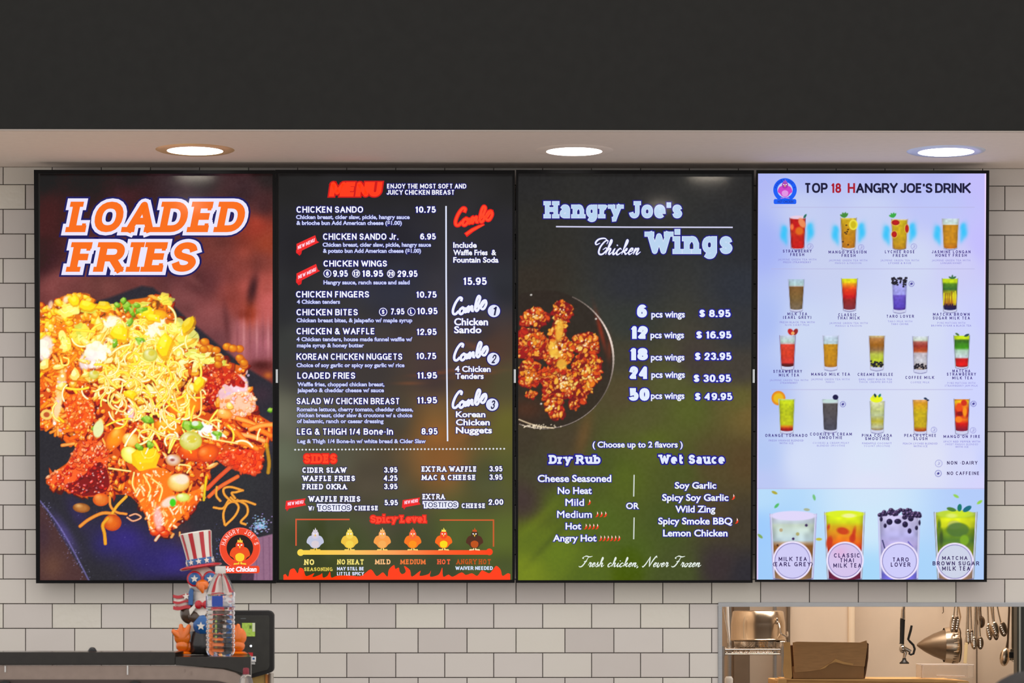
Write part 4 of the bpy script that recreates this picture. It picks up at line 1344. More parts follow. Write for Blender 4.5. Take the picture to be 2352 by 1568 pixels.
def wing(poly, nn, brightness=.4, sz=(2.6, 6)):
    w, a = r.polym(cr(poly, 4, True), 3)
    r.blend(w, a, (130, 26, 12))
    x0, y0 = min(p[0] for p in poly), min(p[1] for p in poly)
    x1, y1 = max(p[0] for p in poly), max(p[1] for p in poly)
    for _ in range(nn):
        x, y = x0 + (x1 - x0) * rg.rand(), y0 + (y1 - y0) * rg.rand()
        j, i = int((y - r.ys[0]) / r.step) - w[0].start, int((x - r.xs[0]) / r.step) - w[1].start
        if 0 <= j < a.shape[0] and 0 <= i < a.shape[1] and a[j, i] > .5:
            s_ = sz[0] + (sz[1] - sz[0]) * rg.rand()
            cen = math.hypot((x - (x0 + x1) / 2) / (x1 - x0), (y - (y0 + y1) / 2) / (y1 - y0))
            c = pick(GL2) if rg.rand() < brightness * (1.6 - 3 * cen) else pick(GLZ)
            r.chunk(x, y, s_ * 1.7, s_ * (.7 + .6 * rg.rand()), c, rot=rg.rand() * 3, hi=(255, 214, 130) if rg.rand() < .3 else None, lo=(120, 26, 10), soft=2)


wing([(1194, 735), (1210, 712), (1232, 708), (1256, 718), (1260, 732), (1246, 742), (1215, 746), (1196, 744)], 130, .35)
wing([(1191, 760), (1220, 756), (1246, 766), (1260, 790), (1250, 815), (1225, 820), (1192, 818)], 260, .6)
wing([(1192, 850), (1200, 830), (1222, 826), (1240, 840), (1240, 872), (1222, 886), (1196, 886)], 180, .5)
wing([(1208, 900), (1220, 898), (1234, 900), (1226, 912), (1210, 912)], 26, .8, (2, 4))
wing([(1316, 790), (1322, 770), (1340, 764), (1362, 766), (1372, 780), (1372, 802), (1356, 816), (1334, 812)], 170, .5)
wing([(1316, 830), (1340, 810), (1366, 818), (1382, 836), (1378, 862), (1362, 890), (1348, 905), (1336, 925), (1318, 910), (1314, 870)], 300, .75)
wing([(1306, 920), (1320, 915), (1330, 930), (1322, 940), (1308, 938)], 30, .3, (2, 4))
wing([(1244, 850), (1262, 842), (1300, 846), (1322, 860), (1330, 885), (1316, 908), (1288, 912), (1262, 900), (1246, 880)], 330, .8)
wing([(1246, 890), (1290, 905), (1292, 940), (1290, 958), (1270, 958), (1256, 940), (1250, 915)], 170, .25)
wing([(1244, 800), (1262, 780), (1300, 780), (1316, 800), (1310, 825), (1280, 838), (1252, 826)], 210, .6)
wing([(1260, 770), (1272, 738), (1270, 712), (1280, 694), (1296, 692), (1310, 706), (1312, 726), (1300, 745), (1300, 790), (1290, 812), (1266, 812)], 220, .6)
wing([(1270, 715), (1274, 698), (1290, 690), (1308, 700), (1313, 720), (1302, 732), (1280, 730)], 90, .05, (2, 4))
for x, y, a, b in [(1285, 760, 9, 26), (1278, 812, 14, 9), (1290, 836, 12, 12), (1270, 800, 10, 16)]:
    r.ell(x, y, a, b, (250, 200, 70), soft=5, alpha=.8, rot=.15)
for i in range(70):
    x, y = pick([(1225, 725), (1220, 790), (1215, 855), (1290, 880), (1350, 790), (1350, 855), (1292, 710), (1285, 800), (1270, 930)])
    r.ell(x + rg.randn() * 8, y + rg.randn() * 8, 2.4, 1.8, (255, 236, 196), rot=rg.rand() * 3, alpha=.85, soft=1.8)
r.img = np.clip(r.img + ((r.noise(5, 9) - .5) * 5)[..., None], 0, 255)
S3.raster('display_panel', r, M_SCR)
SLB = (186, 212, 240)
for t, x0, x1, yb, cp in [("Hangry Joe's", 1250, 1567, 500, 37), ('Wings', 1484, 1683, 582, 49)]:
    S3.text('heading_lettering', t, x0, x1, yb, cp, SLB, wt=.235, slab=True, gap=.07, layer=6, halo=((24, 14, 128), 3.8), edge=((216, 226, 250), 1.3), space=.38)
S3.uid += 1
S3.line('divider_line', [(1277, 520.3), (1440, 521.5), (1683, 522)], 3.2, (206, 206, 236), 4)
for y0, y1 in ((1090, 1140), (1188, 1238)):
    S3.uid += 1
    S3.line('divider_line', [(1456.5, y0), (1455.5, y1)], 2.8, (206, 214, 206), 4)
HB = (30, 20, 150)
for t, x0, x1, y0, y1 in [('6', 1463, 1486, 699.5, 729), ('12', 1449, 1488, 748.5, 778), ('18', 1447, 1488, 799, 827), ('24', 1446, 1490, 841, 870), ('50', 1444, 1492, 891, 920)]:
    S3.text('price_lettering', t, x0, x1, y1, y1 - y0, (228, 238, 255), wt=.28, gap=.05, layer=5, halo=(HB, 2.4))
for t, x0, x1, y0, y1 in [('$ 8.95', 1606, 1678, 711, 728), ('$ 16.95', 1599, 1680, 760.5, 777), ('$ 23.95', 1596, 1680, 809.5, 826.5), ('$ 30.95', 1593, 1679, 860, 877), ('$ 49.95', 1596, 1682, 902, 918.5)]:
    S3.text('price_lettering', t, x0, x1, y1, y1 - y0, (232, 238, 255), wt=.22, gap=.07, layer=5, halo=(HB, 2.2))
for x0, x1, yb in [(1496, 1573, 729), (1494, 1571, 776.5), (1495, 1572, 827.5), (1496, 1573, 867.5), (1495, 1572, 916)]:
    S3.btext('item_lettering', 'pcs wings', x0, x1, yb, 15.5, (236, 240, 255), bold=.028, layer=5, halo=(HB, 1.5), res=4)
for t, x0, x1, y0, y1 in [('( Choose up to 2 flavors )', 1361, 1568, 1013, 1027.5), ('Cheese Seasoned', 1235, 1404, 1089.5, 1106.5), ('No Heat', 1281, 1359, 1117.5, 1134), ('Mild', 1299, 1341, 1144.5, 1161),
                          ('Medium', 1280, 1359, 1172, 1188.5), ('Hot', 1299, 1335, 1199.5, 1215.5), ('Angry Hot', 1270, 1370, 1227, 1243), ('OR', 1438, 1468, 1153.5, 1168.5), ('Soy Garlic', 1550, 1645, 1106, 1122),
                          ('Spicy Soy Garlic', 1521, 1673, 1133.5, 1150), ('Wild Zing', 1551, 1643, 1160, 1176.5), ('Spicy Smoke BBQ', 1512, 1682, 1187.5, 1204), ('Lemon Chicken', 1523, 1671, 1215, 1231.5)]:
    S3.btext('item_lettering', t, x0, x1, y1, (y1 - y0) * .97, (240, 244, 255), bold=.026, layer=5, halo=(HB, 1.6), res=4)
for t, x0, x1, yb, cp in [('Dry Rub', 1260, 1380, 1065, 20.5), ('Wet Sauce', 1513, 1665, 1065, 21)]:
    S3.text('heading_lettering', t, x0, x1, yb, cp, (226, 234, 255), wt=.26, slab=True, gap=.03, layer=6, halo=((34, 24, 140), 3), space=.4)
for x, y in [(1353, 1153)] + [(1371 + 9.5 * i, 1181) for i in range(3)] + [(1345 + 8.7 * i, 1209) for i in range(4)] + [(1379 + 8.4 * i, 1236) for i in range(6)] + [(1684, 1141), (1692, 1196)]:
    S3.uid += 1
    S3.poly('pepper_mark', [(x - 4, y + 6.5), (x - 1, y + 3), (x, y - 1), (x + .5, y - 7), (x + 4.2, y - 1), (x + 3.2, y + 3.5), (x, y + 6)], (236, 60, 24), 4)
    S3.poly('pepper_mark', [(x + .5, y - 7), (x + 2.8, y - 3), (x + .6, y + 1)], (250, 236, 226), 5)

# script hand: strokes in a box one unit high, slanted forward
SG = {
 'c': (.40, [[(.34, .30), (.22, .38), (.06, .2), (.08, .02), (.2, -.01), (.42, .16)]]),
 'h': (.50, [[(.0, .1), (.2, .6), (.22, .85), (.14, .9), (.1, .6), (.06, 0)], [(.07, .15), (.2, .36), (.3, .34), (.26, .08), (.34, 0), (.5, .16)]]),
 'i': (.26, [[(.0, .12), (.12, .38)], [(.12, .38), (.06, .08), (.14, 0), (.28, .16)], [(.2, .55), (.22, .6)]]),
 'k': (.48, [[(.0, .1), (.2, .6), (.22, .85), (.14, .9), (.1, .6), (.06, 0)], [(.08, .14), (.3, .38), (.3, .26), (.12, .2), (.26, .1), (.34, 0), (.5, .16)]]),
 'e': (.38, [[(.06, .16), (.24, .22), (.26, .36), (.14, .36), (.05, .14), (.14, -.01), (.4, .16)]]),
 'n': (.48, [[(.0, .2), (.1, .38), (.04, 0)], [(.06, .12), (.2, .36), (.3, .34), (.24, .06), (.32, 0), (.5, .16)]]),
 'r': (.34, [[(.0, .14), (.1, .44), (.12, .36), (.24, .36), (.18, .06), (.24, 0), (.38, .16)]]),
 's': (.32, [[(.0, .1), (.16, .44), (.14, .34), (.24, .1), (.12, -.01), (.02, .04)], [(.2, .02), (.34, .14)]]),
 'v': (.40, [[(.0, .34), (.08, .36), (.06, .02), (.2, .0), (.32, .34)], [(.32, .34), (.42, .3)]]),
 'o': (.38, [[(.22, .36), (.06, .2), (.1, 0), (.26, .06), (.3, .3), (.2, .36)], [(.28, .3), (.42, .26)]]),
 'z': (.38, [[(.04, .3), (.16, .38), (.28, .32), (.1, .04), (.26, 0), (.4, .12)]]),
 ',': (.2, [[(.08, .04), (.1, -.02), (.02, -.14)]]),
 'C': (.86, [[(.78, .66), (.8, .86), (.6, .84), (.38, .5), (.36, .16), (.5, 0), (.72, .04), (.9, .3), (.8, .42), (.62, .3)], [(.78, .86), (.5, 1.02), (.1, .96), (-.06, .76), (.04, .62), (.26, .72)]]),
 'F': (.86, [[(.2, .98), (.42, 1.06), (.72, .98), (1.0, 1.04)], [(.66, 1.0), (.5, .5), (.3, .08), (.08, -.02), (-.04, .06)], [(.34, .5), (.6, .54)], [(.2, .98), (.12, .86), (.22, .8)]]),
 'N': (1.0, [[(-.04, .06), (.06, -.02), (.26, .3), (.5, 1.0)], [(.5, 1.0), (.56, .5), (.66, 0)], [(.66, 0), (.84, .6), (1.06, 1.04), (1.16, .9)]]),
}


def script(S, text, x0, x1, yb, cap, col, w, halo=None, slant=.3):
    W = sum(.36 if c == ' ' else SG[c][0] for c in text)
    kx = (x1 - x0 - slant * cap * .5) / W
    x = 0
    S.uid += 1
    for ch in text:
        if ch == ' ':
            x += .36
            S.uid += 1
            continue
        gw, st = SG[ch]
        for p in st:
            pts = cr([(x0 + (x + u) * kx + slant * v * cap, yb - v * cap) for u, v in p], 4)
            m = len(pts)
            ws = [w * (.45 + .75 * abs(math.sin(math.pi * i / max(1, m - 1)))) for i in range(m)]
            if halo:
                S.line('script_lettering', pts, [q + 2.4 for q in ws], halo, 3, ext=1)
            S.line('script_lettering', pts, ws, col, 5, ext=.4)
        x += gw


script(S3, 'Chicken', 1362, 1474, 584, 36, (238, 240, 255), 3.4, (26, 16, 110))
script(S3, 'Fresh chicken, Never Frozen', 1330, 1612, 1301, 23, (232, 240, 232), 2.2)

# ------------------------------------------------------------------ screen 4: drinks
S4 = Scr('menu_screen', (1734, 391.5, 2272, 1336), (1738, 398.5, 2265, 1330.5),
         'bright lavender menu screen of drinks headed TOP 18 with rows of glasses', 'four menu screens in a row')
r = Ras(1738, 398.5, 2265, 1330.5, 1.35)
r.field([(1740, 400, (176, 184, 246)), (1860, 402, (178, 188, 244)), (2000, 402, (180, 188, 244)), (2140, 402, (180, 184, 246)), (2262, 402, (196, 190, 252)), (1745, 560, (166, 180, 246)), (2262, 560, (196, 190, 254)),
         (1850, 480, (196, 206, 242)), (2000, 480, (200, 210, 244)), (2150, 470, (190, 198, 248)), (1900, 600, (200, 208, 240)), (2100, 600, (208, 216, 244)), (2200, 600, (206, 206, 246)), (1745, 740, (172, 190, 244)), (2262, 740, (202, 206, 254)),
         (1850, 760, (204, 216, 244)), (2000, 760, (212, 220, 244)), (2130, 760, (212, 220, 246)), (2225, 760, (206, 212, 250)), (1745, 900, (174, 192, 244)), (2262, 900, (206, 212, 254)), (1900, 900, (210, 218, 244)), (2100, 900, (216, 222, 246)),
         (1745, 1050, (180, 200, 244)), (1850, 1060, (212, 222, 248)), (2000, 1060, (218, 228, 248)), (2130, 1060, (222, 226, 246)), (2225, 1060, (214, 218, 250)), (2262, 1060, (200, 208, 254)), (1745, 1110, (188, 200, 244)), (2000, 1110, (222, 226, 248)), (2262, 1110, (214, 212, 252))], 40)
# lower band: light blue
B = Ras(1738, 398.5, 2265, 1330.5, 1.35)
B.field([(1742, 1130, (184, 220, 250)), (2000, 1130, (208, 230, 250)), (2260, 1130, (180, 204, 250)), (1742, 1220, (160, 204, 252)), (2000, 1200, (206, 232, 250)), (2260, 1220, (180, 208, 252)), (1742, 1325, (160, 204, 250)),
         (1990, 1325, (168, 216, 250)), (2110, 1325, (170, 212, 250)), (2262, 1325, (176, 206, 250)), (1885, 1300, (184, 220, 250))], 40)
k_ = np.clip((r.Y - 1122.0) / 1.5, 0, 1)[..., None]
r.img = r.img * (1 - k_) + B.img * k_
r.img[:, :3] = (226, 206, 250)
r.img[:, -3:] = (236, 214, 255)
for y, x0, x1 in [(476, 1772, 2238), (617.5, 1772, 2238), (894.5, 1772, 2234), (1121.5, 1738, 2265)]:
    r.stroke([(x0, y), (x1, y)], 1.4, (182, 180, 222), smooth=False, alpha=.8)


def grad(stops, t):
    for (a, ca), (b, cb) in zip(stops[:-1], stops[1:]):
        if t <= b:
            k = 0 if b == a else (t - a) / (b - a)
            return tuple(ca[i] * (1 - k) + cb[i] * k for i in range(3))
    return stops[-1][1]


def drink(cx, y0, y1, w0, w1, stops, base=6, outline=(150, 150, 190), seedv=0, speck=None, tint=None, shade=.8):
    """a tumbler seen from the front: wall, liquid in bands, thick foot"""
    h = y1 - y0
    k = w0 / 38.0
    r.poly([(cx - w0 / 2, y0), (cx + w0 / 2, y0), (cx + w1 / 2, y1 - 2 * k), (cx + w1 / 4, y1 + 1), (cx - w1 / 4, y1 + 1), (cx - w1 / 2, y1 - 2 * k)], (206, 210, 238), 1.6)
    yb = y1 - base
    w = r.win(cx - w0 / 2 - 1, y0, cx + w0 / 2 + 1, y1)
    X_, Y_ = r.X[w], r.Y[w]
    hwid = (w0 + (w1 - w0) * (Y_ - y0) / h) / 2 - 1.6 * k
    d = np.abs(X_ - cx)
    curve = yb + 3 * k * np.sqrt(np.clip(1 - (d / np.maximum(hwid, 1)) ** 2, 0, 1)) - 2 * k
    a = np.clip((hwid - d) / 1.2 + .5, 0, 1) * np.clip((curve - Y_) / 1.2 + .5, 0, 1)
    tt = np.clip((Y_ - y0) / (yb - y0), 0, 1)
    pos = np.array([s_[0] for s_ in stops])
    c = np.stack([np.interp(tt, pos, [s_[1][i] for s_ in stops]) for i in range(3)], -1)
    nz = r.noise(4.5 * k, int(cx) + seedv)[w] - .5
    c = c * (1 + nz * .16)[..., None]
    c = c * (1 - (1 - shade) * np.clip(d / np.maximum(hwid, 1), 0, 1) ** 4)[..., None]
    r.blend(w, a, c)
    for sg in (-1, 1):
        r.stroke([(cx + sg * (w0 / 2 - .6), y0), (cx + sg * (w1 / 2 - .6), y1 - 3)], 1.3 * k ** .5, outline, smooth=False, alpha=.75)
    r.stroke([(cx - w1 / 2 + 2, y1 - 2 * k), (cx, y1 + .6 * k), (cx + w1 / 2 - 2, y1 - 2 * k)], 1.8 * k ** .5, (120, 120, 170), alpha=.8)


def leaf(x, y, L, ang, col=(40, 130, 90), wd=.45):
    ux, uy = math.cos(ang), math.sin(ang)
    r.ell(x + ux * L / 2, y + uy * L / 2, L / 2, L / 2 * wd, col, rot=ang, soft=1.2)


def pearls(cx, y0, y1, wd, n, sz=2.2, c=(24, 22, 34)):
    for _ in range(n):
        x, y = cx + (rg.rand() - .5) * wd, y0 + (y1 - y0) * rg.rand()
        r.ell(x, y, sz, sz * .95, c, hi=(90, 84, 96))


def splash(cx):
    for sg, yo in ((-1, 2), (1, -4)):
        x = cx + sg * 30
        for a, b, u, v, al in [(0, 0, 7, 16, .95), (-3 * sg, -9, 5, 8, .8), (3 * sg, 6, 6, 10, .7), (-4 * sg, 17, 4, 9, .5), (0, -14, 5, 5, .6)]:
            r.glow(x + a, 535 + yo + b, u, v, (56, 196, 250), al, .2 * sg)


GR = (214, 226, 226)
for cx_ in (1831, 1949, 2066, 2183):
    splash(cx_)
drink(1832, 500, 573, 38, 31, [(0, (236, 180, 186)), (.06, (190, 30, 20)), (.3, (200, 26, 12)), (.5, (210, 60, 14)), (.62, (196, 40, 10)), (1, (200, 30, 14))], 3, (100, 40, 90))
r.ell(1832, 499, 17, 4, (232, 206, 226), soft=2)
r.ell(1842, 512, 7, 12, (236, 140, 90), rot=-.5, soft=3)
r.ell(1819, 521, 4, 7, (240, 120, 70), soft=3)
r.ell(1836, 530, 9, 9, (222, 110, 20), soft=5)
leaf(1846, 501, 11, -1.0, (40, 110, 96))
drink(1949, 500, 575, 38, 31, [(0, (226, 216, 120)), (.08, (206, 170, 30)), (.5, (200, 140, 14)), (1, (190, 120, 10))], 6, (130, 110, 90))
r.ell(1960, 516, 10, 12, (226, 210, 40), soft=1.6, edge=(240, 230, 90))
r.ell(1960, 516, 6, 8, (206, 186, 20), soft=2)
for a, b in ((1948, 527), (1946, 532), (1941, 534), (1944, 537), (1936, 555), (1948, 562), (1944, 517)):
    r.ell(a, b, 2.2, 1.6, (60, 40, 20))
for q in (-2.6, -2.0, -1.4, -.9):
    leaf(1940, 499, 12, q, (70, 140, 60))
drink(2066, 503, 573, 39, 32, [(0, (230, 220, 226)), (.06, (206, 180, 30)), (.5, (206, 170, 10)), (.8, (196, 150, 20)), (1, (186, 130, 20))], 0, (170, 120, 110))
for a, b, u, v in ((2057, 511, 9, 6), (2054, 538, 6, 7), (2083, 525, 4, 9)):
    r.ell(a, b, u + 1.5, v + 1.5, (240, 190, 90), soft=1.6)
    r.ell(a, b, u, v, (196, 24, 24), soft=1.6, edge=(150, 20, 30))
for q in (-2.7, -2.1, -1.5, -1.0):
    leaf(2052, 499, 11, q, (60, 170, 70))
drink(2183, 502, 573, 40, 33, [(0, (206, 222, 230)), (.16, (200, 220, 210)), (.2, (222, 226, 226)), (.22, (196, 136, 20)), (.8, (206, 140, 6)), (1, (190, 110, 6))], 3, (170, 160, 170))
drink(1829, 641, 716, 39, 30, [(0, (176, 202, 222)), (.2, (176, 206, 206)), (.23, (196, 190, 190)), (.26, (130, 92, 50)), (.6, (126, 98, 56)), (1, (120, 104, 84))], 6, (150, 160, 200))
drink(1951, 639, 715, 39, 30, [(0, (220, 230, 20)), (.12, (236, 220, 10)), (.18, (240, 160, 20)), (.35, (236, 70, 20)), (.6, (200, 30, 36)), (.7, (150, 44, 40)), (1, (130, 50, 60))], 5, (110, 110, 140))
drink(2066, 640, 719, 36, 30, [(0, (200, 206, 246)), (.2, (170, 170, 240)), (.5, (160, 160, 236)), (.55, (110, 90, 200)), (.9, (90, 70, 190)), (1, (80, 50, 150))], 8, (160, 166, 220))
pearls(2066, 637, 654, 34, 42, 2.3)
for a, b in ((2075, 658), (2050, 650)):
    r.ell(a, b, 2.3, 2.2, (24, 22, 34))
drink(2182, 639, 718, 38, 31, [(0, (200, 226, 30)), (.12, (196, 220, 20)), (.18, (90, 140, 40)), (.35, (60, 110, 50)), (.42, (150, 150, 30)), (.6, (230, 216, 10)), (.78, (196, 130, 30)), (.84, (60, 30, 60)), (1, (30, 24, 80))], 7, (110, 110, 130))
for k in range(7):
    x = 2168 + 4.4 * k
    r.stroke([(x, 668 + 6 * rg.rand()), (x + rg.randn() * 2, 700)], 2.4, pick([(236, 220, 20), (150, 90, 30), (70, 80, 30), (240, 230, 60)]), smooth=False, alpha=.8)
leaf(2187, 640, 9, -1.5, (60, 110, 70)); leaf(2187, 640, 10, -.5, (60, 110, 70)); leaf(2187, 640, 9, -2.6, (60, 110, 70))
drink(1809, 770, 850, 38, 30, [(0, (196, 206, 230)), (.2, (186, 212, 200)), (.27, (200, 180, 180)), (.3, (226, 70, 50)), (.6, (214, 64, 40)), (.88, (216, 60, 54)), (.93, (110, 20, 30)), (1, (70, 10, 30))], 9, (110, 80, 130))
r.ell(1816, 762, 6, 8, (196, 40, 40), rot=-.6, soft=1.4); r.ell(1827, 762, 5, 8, (150, 40, 40), rot=.5, soft=1.4); r.ell(1821, 765, 4, 4, (240, 170, 100))
drink(1908, 770, 851, 38, 31, [(0, (206, 216, 242)), (.1, (190, 210, 226)), (.26, (190, 212, 220)), (.3, (196, 140, 30)), (.9, (196, 136, 10)), (1, (170, 110, 40))], 9, (180, 180, 210))
drink(2014, 771, 851, 38, 31, [(0, (214, 200, 150)), (.1, (190, 130, 70)), (.3, (160, 100, 30)), (.45, (150, 110, 70)), (.6, (190, 200, 80)), (.8, (190, 206, 50)), (1, (150, 150, 60))], 9, (160, 150, 160))
pearls(2014, 828, 842, 28, 26)
drink(2114, 772, 857, 38, 31, [(0, (214, 222, 236)), (.12, (206, 220, 200)), (.18, (180, 100, 90)), (.3, (160, 56, 46)), (.45, (190, 84, 40)), (.52, (200, 190, 200)), (.75, (206, 206, 216)), (1, (170, 150, 140))], 9, (140, 140, 180))
pearls(2114, 836, 846, 28, 22, 2.3)
drink(2209, 770, 847, 38, 30, [(0, (190, 220, 40)), (.1, (206, 230, 20)), (.16, (60, 110, 40)), (.4, (70, 160, 30)), (.48, (180, 214, 190)), (.7, (206, 220, 226)), (.76, (196, 20, 20)), (.95, (230, 20, 30)), (1, (150, 20, 30))], 5, (90, 110, 100))
leaf(2215, 772, 12, -.4, (50, 80, 80)); leaf(2203, 770, 10, -2.6, (70, 110, 60))
r.ell(1788, 914, 16, 16.5, (236, 170, 20), soft=1.6, edge=(226, 130, 20)); r.ell(1788, 914, 11, 11, (232, 190, 10), soft=2)
drink(1807, 916, 996, 38, 31, [(0, (196, 224, 150)), (.08, (206, 222, 10)), (.4, (180, 190, 0)), (.8, (206, 210, 10)), (.86, (220, 130, 20)), (.94, (180, 40, 20)), (1, (150, 24, 20))], 7, (150, 170, 160))
drink(1907, 917, 994, 39, 32, [(0, (190, 216, 214)), (.1, (220, 230, 236)), (.15, (90, 84, 84)), (.5, (84, 80, 84)), (1, (76, 76, 90))], 7, (190, 200, 230))
r.ell(1919, 912, 6.5, 6, (24, 22, 70), soft=1.3)
r.ell(1905, 921, 16, 4, (196, 220, 216), soft=2)
drink(2015, 921, 995, 36, 30, [(0, (226, 226, 190)), (.3, (196, 204, 130)), (.5, (186, 196, 150)), (.7, (190, 180, 60)), (.9, (196, 200, 160)), (1, (150, 130, 90))], 8, (160, 170, 190))
r.ell(2013, 916, 14, 8, (236, 246, 10), soft=1.6); r.ell(2008, 911, 5, 5, (220, 226, 60), soft=1.6)
leaf(2012, 912, 9, -2.0, (20, 60, 70), .6); leaf(2018, 912, 9, -1.0, (50, 130, 110), .6)
drink(2114, 918, 998, 37, 30, [(0, (226, 170, 110)), (.1, (226, 160, 40)), (.4, (206, 180, 10)), (.85, (200, 170, 10)), (.95, (190, 90, 20)), (1, (170, 70, 30))], 8, (160, 140, 160))
leaf(2122, 914, 8, .3, (30, 50, 80), .6); leaf(2128, 918, 6, .2, (30, 50, 80), .6)
drink(2209, 916, 998, 37, 30, [(0, (216, 120, 40)), (.08, (246, 206, 20)), (.2, (240, 140, 20)), (.35, (220, 60, 14)), (.5, (190, 30, 20)), (.65, (246, 120, 20)), (.78, (210, 30, 24)), (1, (130, 20, 60))], 9, (80, 80, 110))
for a, b, u, v, c in ((2203, 935, 7, 10, (236, 80, 10)), (2214, 925, 7, 7, (210, 50, 14)), (2205, 950, 8, 5, (140, 20, 30)), (2216, 945, 5, 12, (250, 150, 20)), (2202, 963, 8, 7, (250, 130, 10))):
    r.ell(a, b, u, v, c, soft=3)
for x, y in [(1861, 566), (1978, 568), (2099, 566), (2145, 987), (2235, 988), (2156, 1064)]:
    R_ = 8 if y == 1064 else 6.5
    r.stroke(El(x, y, R_, R_, 0, 360, 14, 2.0), 1.1, (150, 150, 214), smooth=False)
    r.stroke([(x - 2, y + 3), (x + 1, y), (x, y - 4)], 1.6, (160, 160, 214), alpha=.8)
    r.stroke([(x + 1, y + 3), (x + 3, y - 2)], 1.2, (160, 160, 214), alpha=.8)
for x, y in [(2093.5, 651.5), (1936, 928), (2236, 927), (2155, 1087)]:
    R_ = 7.2 if y == 1087 else 6.2
    r.stroke(El(x, y, R_, R_, 0, 360, 14, 2.0), 1.2, (110, 110, 190), smooth=False)
    r.ell(x, y, 3.2, 2.6, (70, 66, 150), rot=-.6)
# the four large cups
drink(1822, 1180, 1334, 108, 92, [(0, (220, 216, 246)), (.12, (200, 214, 222)), (.16, (206, 222, 206)), (.38, (196, 218, 226)), (.42, (190, 160, 130)), (.46, (160, 104, 50)), (.8, (150, 106, 66)), (1, (176, 140, 110))], -6, (170, 160, 210))
r.ell(1822, 1184, 52, 11, (224, 216, 250), soft=2)
for a, b, c, u in ((1852, 1206, (66, 50, 90), 3.2), (1794, 1217, (190, 170, 130), 4), (1832, 1226, (176, 170, 110), 4), (1822, 1237, (60, 36, 90), 3), (1786, 1252, (80, 50, 40), 2.5)):
    r.ell(a, b, u, u, c, soft=2)
drink(1940, 1176, 1334, 94, 80, [(0, (230, 236, 150)), (.06, (220, 240, 0)), (.14, (220, 232, 0)), (.2, (226, 180, 20)), (.3, (236, 150, 10)), (.42, (240, 110, 0)), (.5, (220, 60, 0)), (.6, (190, 40, 10)), (.75, (110, 30, 60)), (1, (110, 40, 70))], -6, (150, 150, 160))
r.ell(1940, 1180, 44, 8, (220, 240, 40), soft=2); r.ell(1950, 1184, 16, 5, (240, 244, 150), soft=3)
for a, b, u, v in ((1961, 1225, 4, 14), (1958, 1236, 7, 10), (1936, 1219, 14, 8), (1905, 1245, 7, 14), (1903, 1210, 3, 6)):
    r.ell(a, b, u, v, (200, 54, 6), soft=4, rot=.2, alpha=.85)
drink(2065, 1183, 1334, 97, 88, [(0, (214, 206, 244)), (.3, (190, 186, 240)), (.45, (190, 176, 232)), (.5, (190, 184, 246)), (.8, (176, 176, 244)), (.86, (120, 116, 226)), (1, (120, 110, 226))], -6, (190, 190, 240))
for a, b, u, v in [(2024, 1192, 3.5, 5.5), (2043, 1198, 7, 7), (2062, 1197, 8, 6), (2079, 1204, 6.5, 7), (2092, 1191, 6.5, 6), (2033, 1207, 3.5, 5), (2089, 1219, 4.5, 6), (2105, 1212, 3.5, 5), (2112, 1200, 2.5, 6), (2078, 1188, 6, 5)]:
    r.ell(a, b, u, v, (34, 24, 60), hi=(80, 66, 110), soft=1.6)
for _ in range(44):
    a = rg.rand()
    x = 2019 + 94 * a
    y = 1182 - 16 * math.sin(math.pi * (a * .9 + .05)) * rg.rand() + 5 * rg.rand()
    r.ell(x, y, 5.2, 4.6, (30, 22, 50), hi=(176, 140, 190), edge=(80, 66, 110), soft=1.3)
r.stroke([(2027, 1241), (2032, 1258)], 3, (60, 60, 110), smooth=False); r.stroke([(2086, 1244), (2096, 1256)], 3, (110, 100, 190), smooth=False)
drink(2195, 1176, 1334, 100, 84, [(0, (196, 210, 150)), (.05, (190, 214, 60)), (.1, (226, 236, 10)), (.2, (206, 216, 10)), (.25, (130, 160, 30)), (.4, (84, 124, 50)), (.55, (140, 160, 40)), (.66, (190, 180, 80)), (.8, (190, 160, 140)), (1, (150, 110, 80))], -6, (130, 140, 130))
r.ell(2194, 1180, 42, 9, (190, 216, 60), soft=2)
for a, b, u, v, c in ((2192, 1205, 16, 10, (190, 196, 110)), (2200, 1216, 26, 16, (80, 116, 56)), (2157, 1205, 4, 12, (70, 110, 40)), (2162, 1235, 4, 18, (60, 80, 40)), (2215, 1240, 10, 12, (130, 176, 40)), (2200, 1180, 22, 7, (210, 232, 40)), (2186, 1184, 12, 5, (226, 240, 120))):
    r.ell(a, b, u, v, c, soft=4, alpha=.85)
leaf(2203, 1174, 17, -1.45, (20, 120, 110), .6); leaf(2212, 1174, 22, -.55, (30, 110, 130), .5); leaf(2196, 1172, 22, -2.9, (80, 130, 60), .4)
for cx_, cy_, R_, c in [(1820, 1287.5, 45, (208, 204, 246)), (1941, 1286.5, 43, (214, 196, 236)), (2066, 1288, 44, (206, 204, 250)), (2193, 1289.5, 43.5, (206, 212, 232))]:
    r.ell(cx_, cy_, R_, R_, (236, 226, 252), soft=1.4)
    r.ell(cx_, cy_, R_ - 4.2, R_ - 4.2, (110, 104, 170), soft=1.2)
    r.ell(cx_, cy_, R_ - 5.6, R_ - 5.6, c, soft=1.2)
r.glow(1930, 1268, 18, 14, (230, 170, 214), .5)
for x, y, a, c in [(1779, 1131, .4, (176, 170, 60)), (1784, 1161, -.8, (90, 190, 110)), (1870, 1142, 1.3, (120, 196, 130)), (1853, 1170, .1, (170, 180, 150)), (1746, 1231, .7, (130, 170, 90)), (1881, 1238, 0, (196, 190, 70)), (2196, 1139, .5, (150, 210, 90)), (2250, 1153, -.6, (150, 210, 80))]:
    r.ell(x, y, 7, 3.2, c, rot=a, soft=1.5)
S4.raster('display_panel', r, M_SCR)
DK = (26, 14, 60)
BR = (170, 16, 50)
S4.text('heading_lettering', 'TOP', 1847, 1901, 443, 23, DK, wt=.2, gap=.06, layer=5)
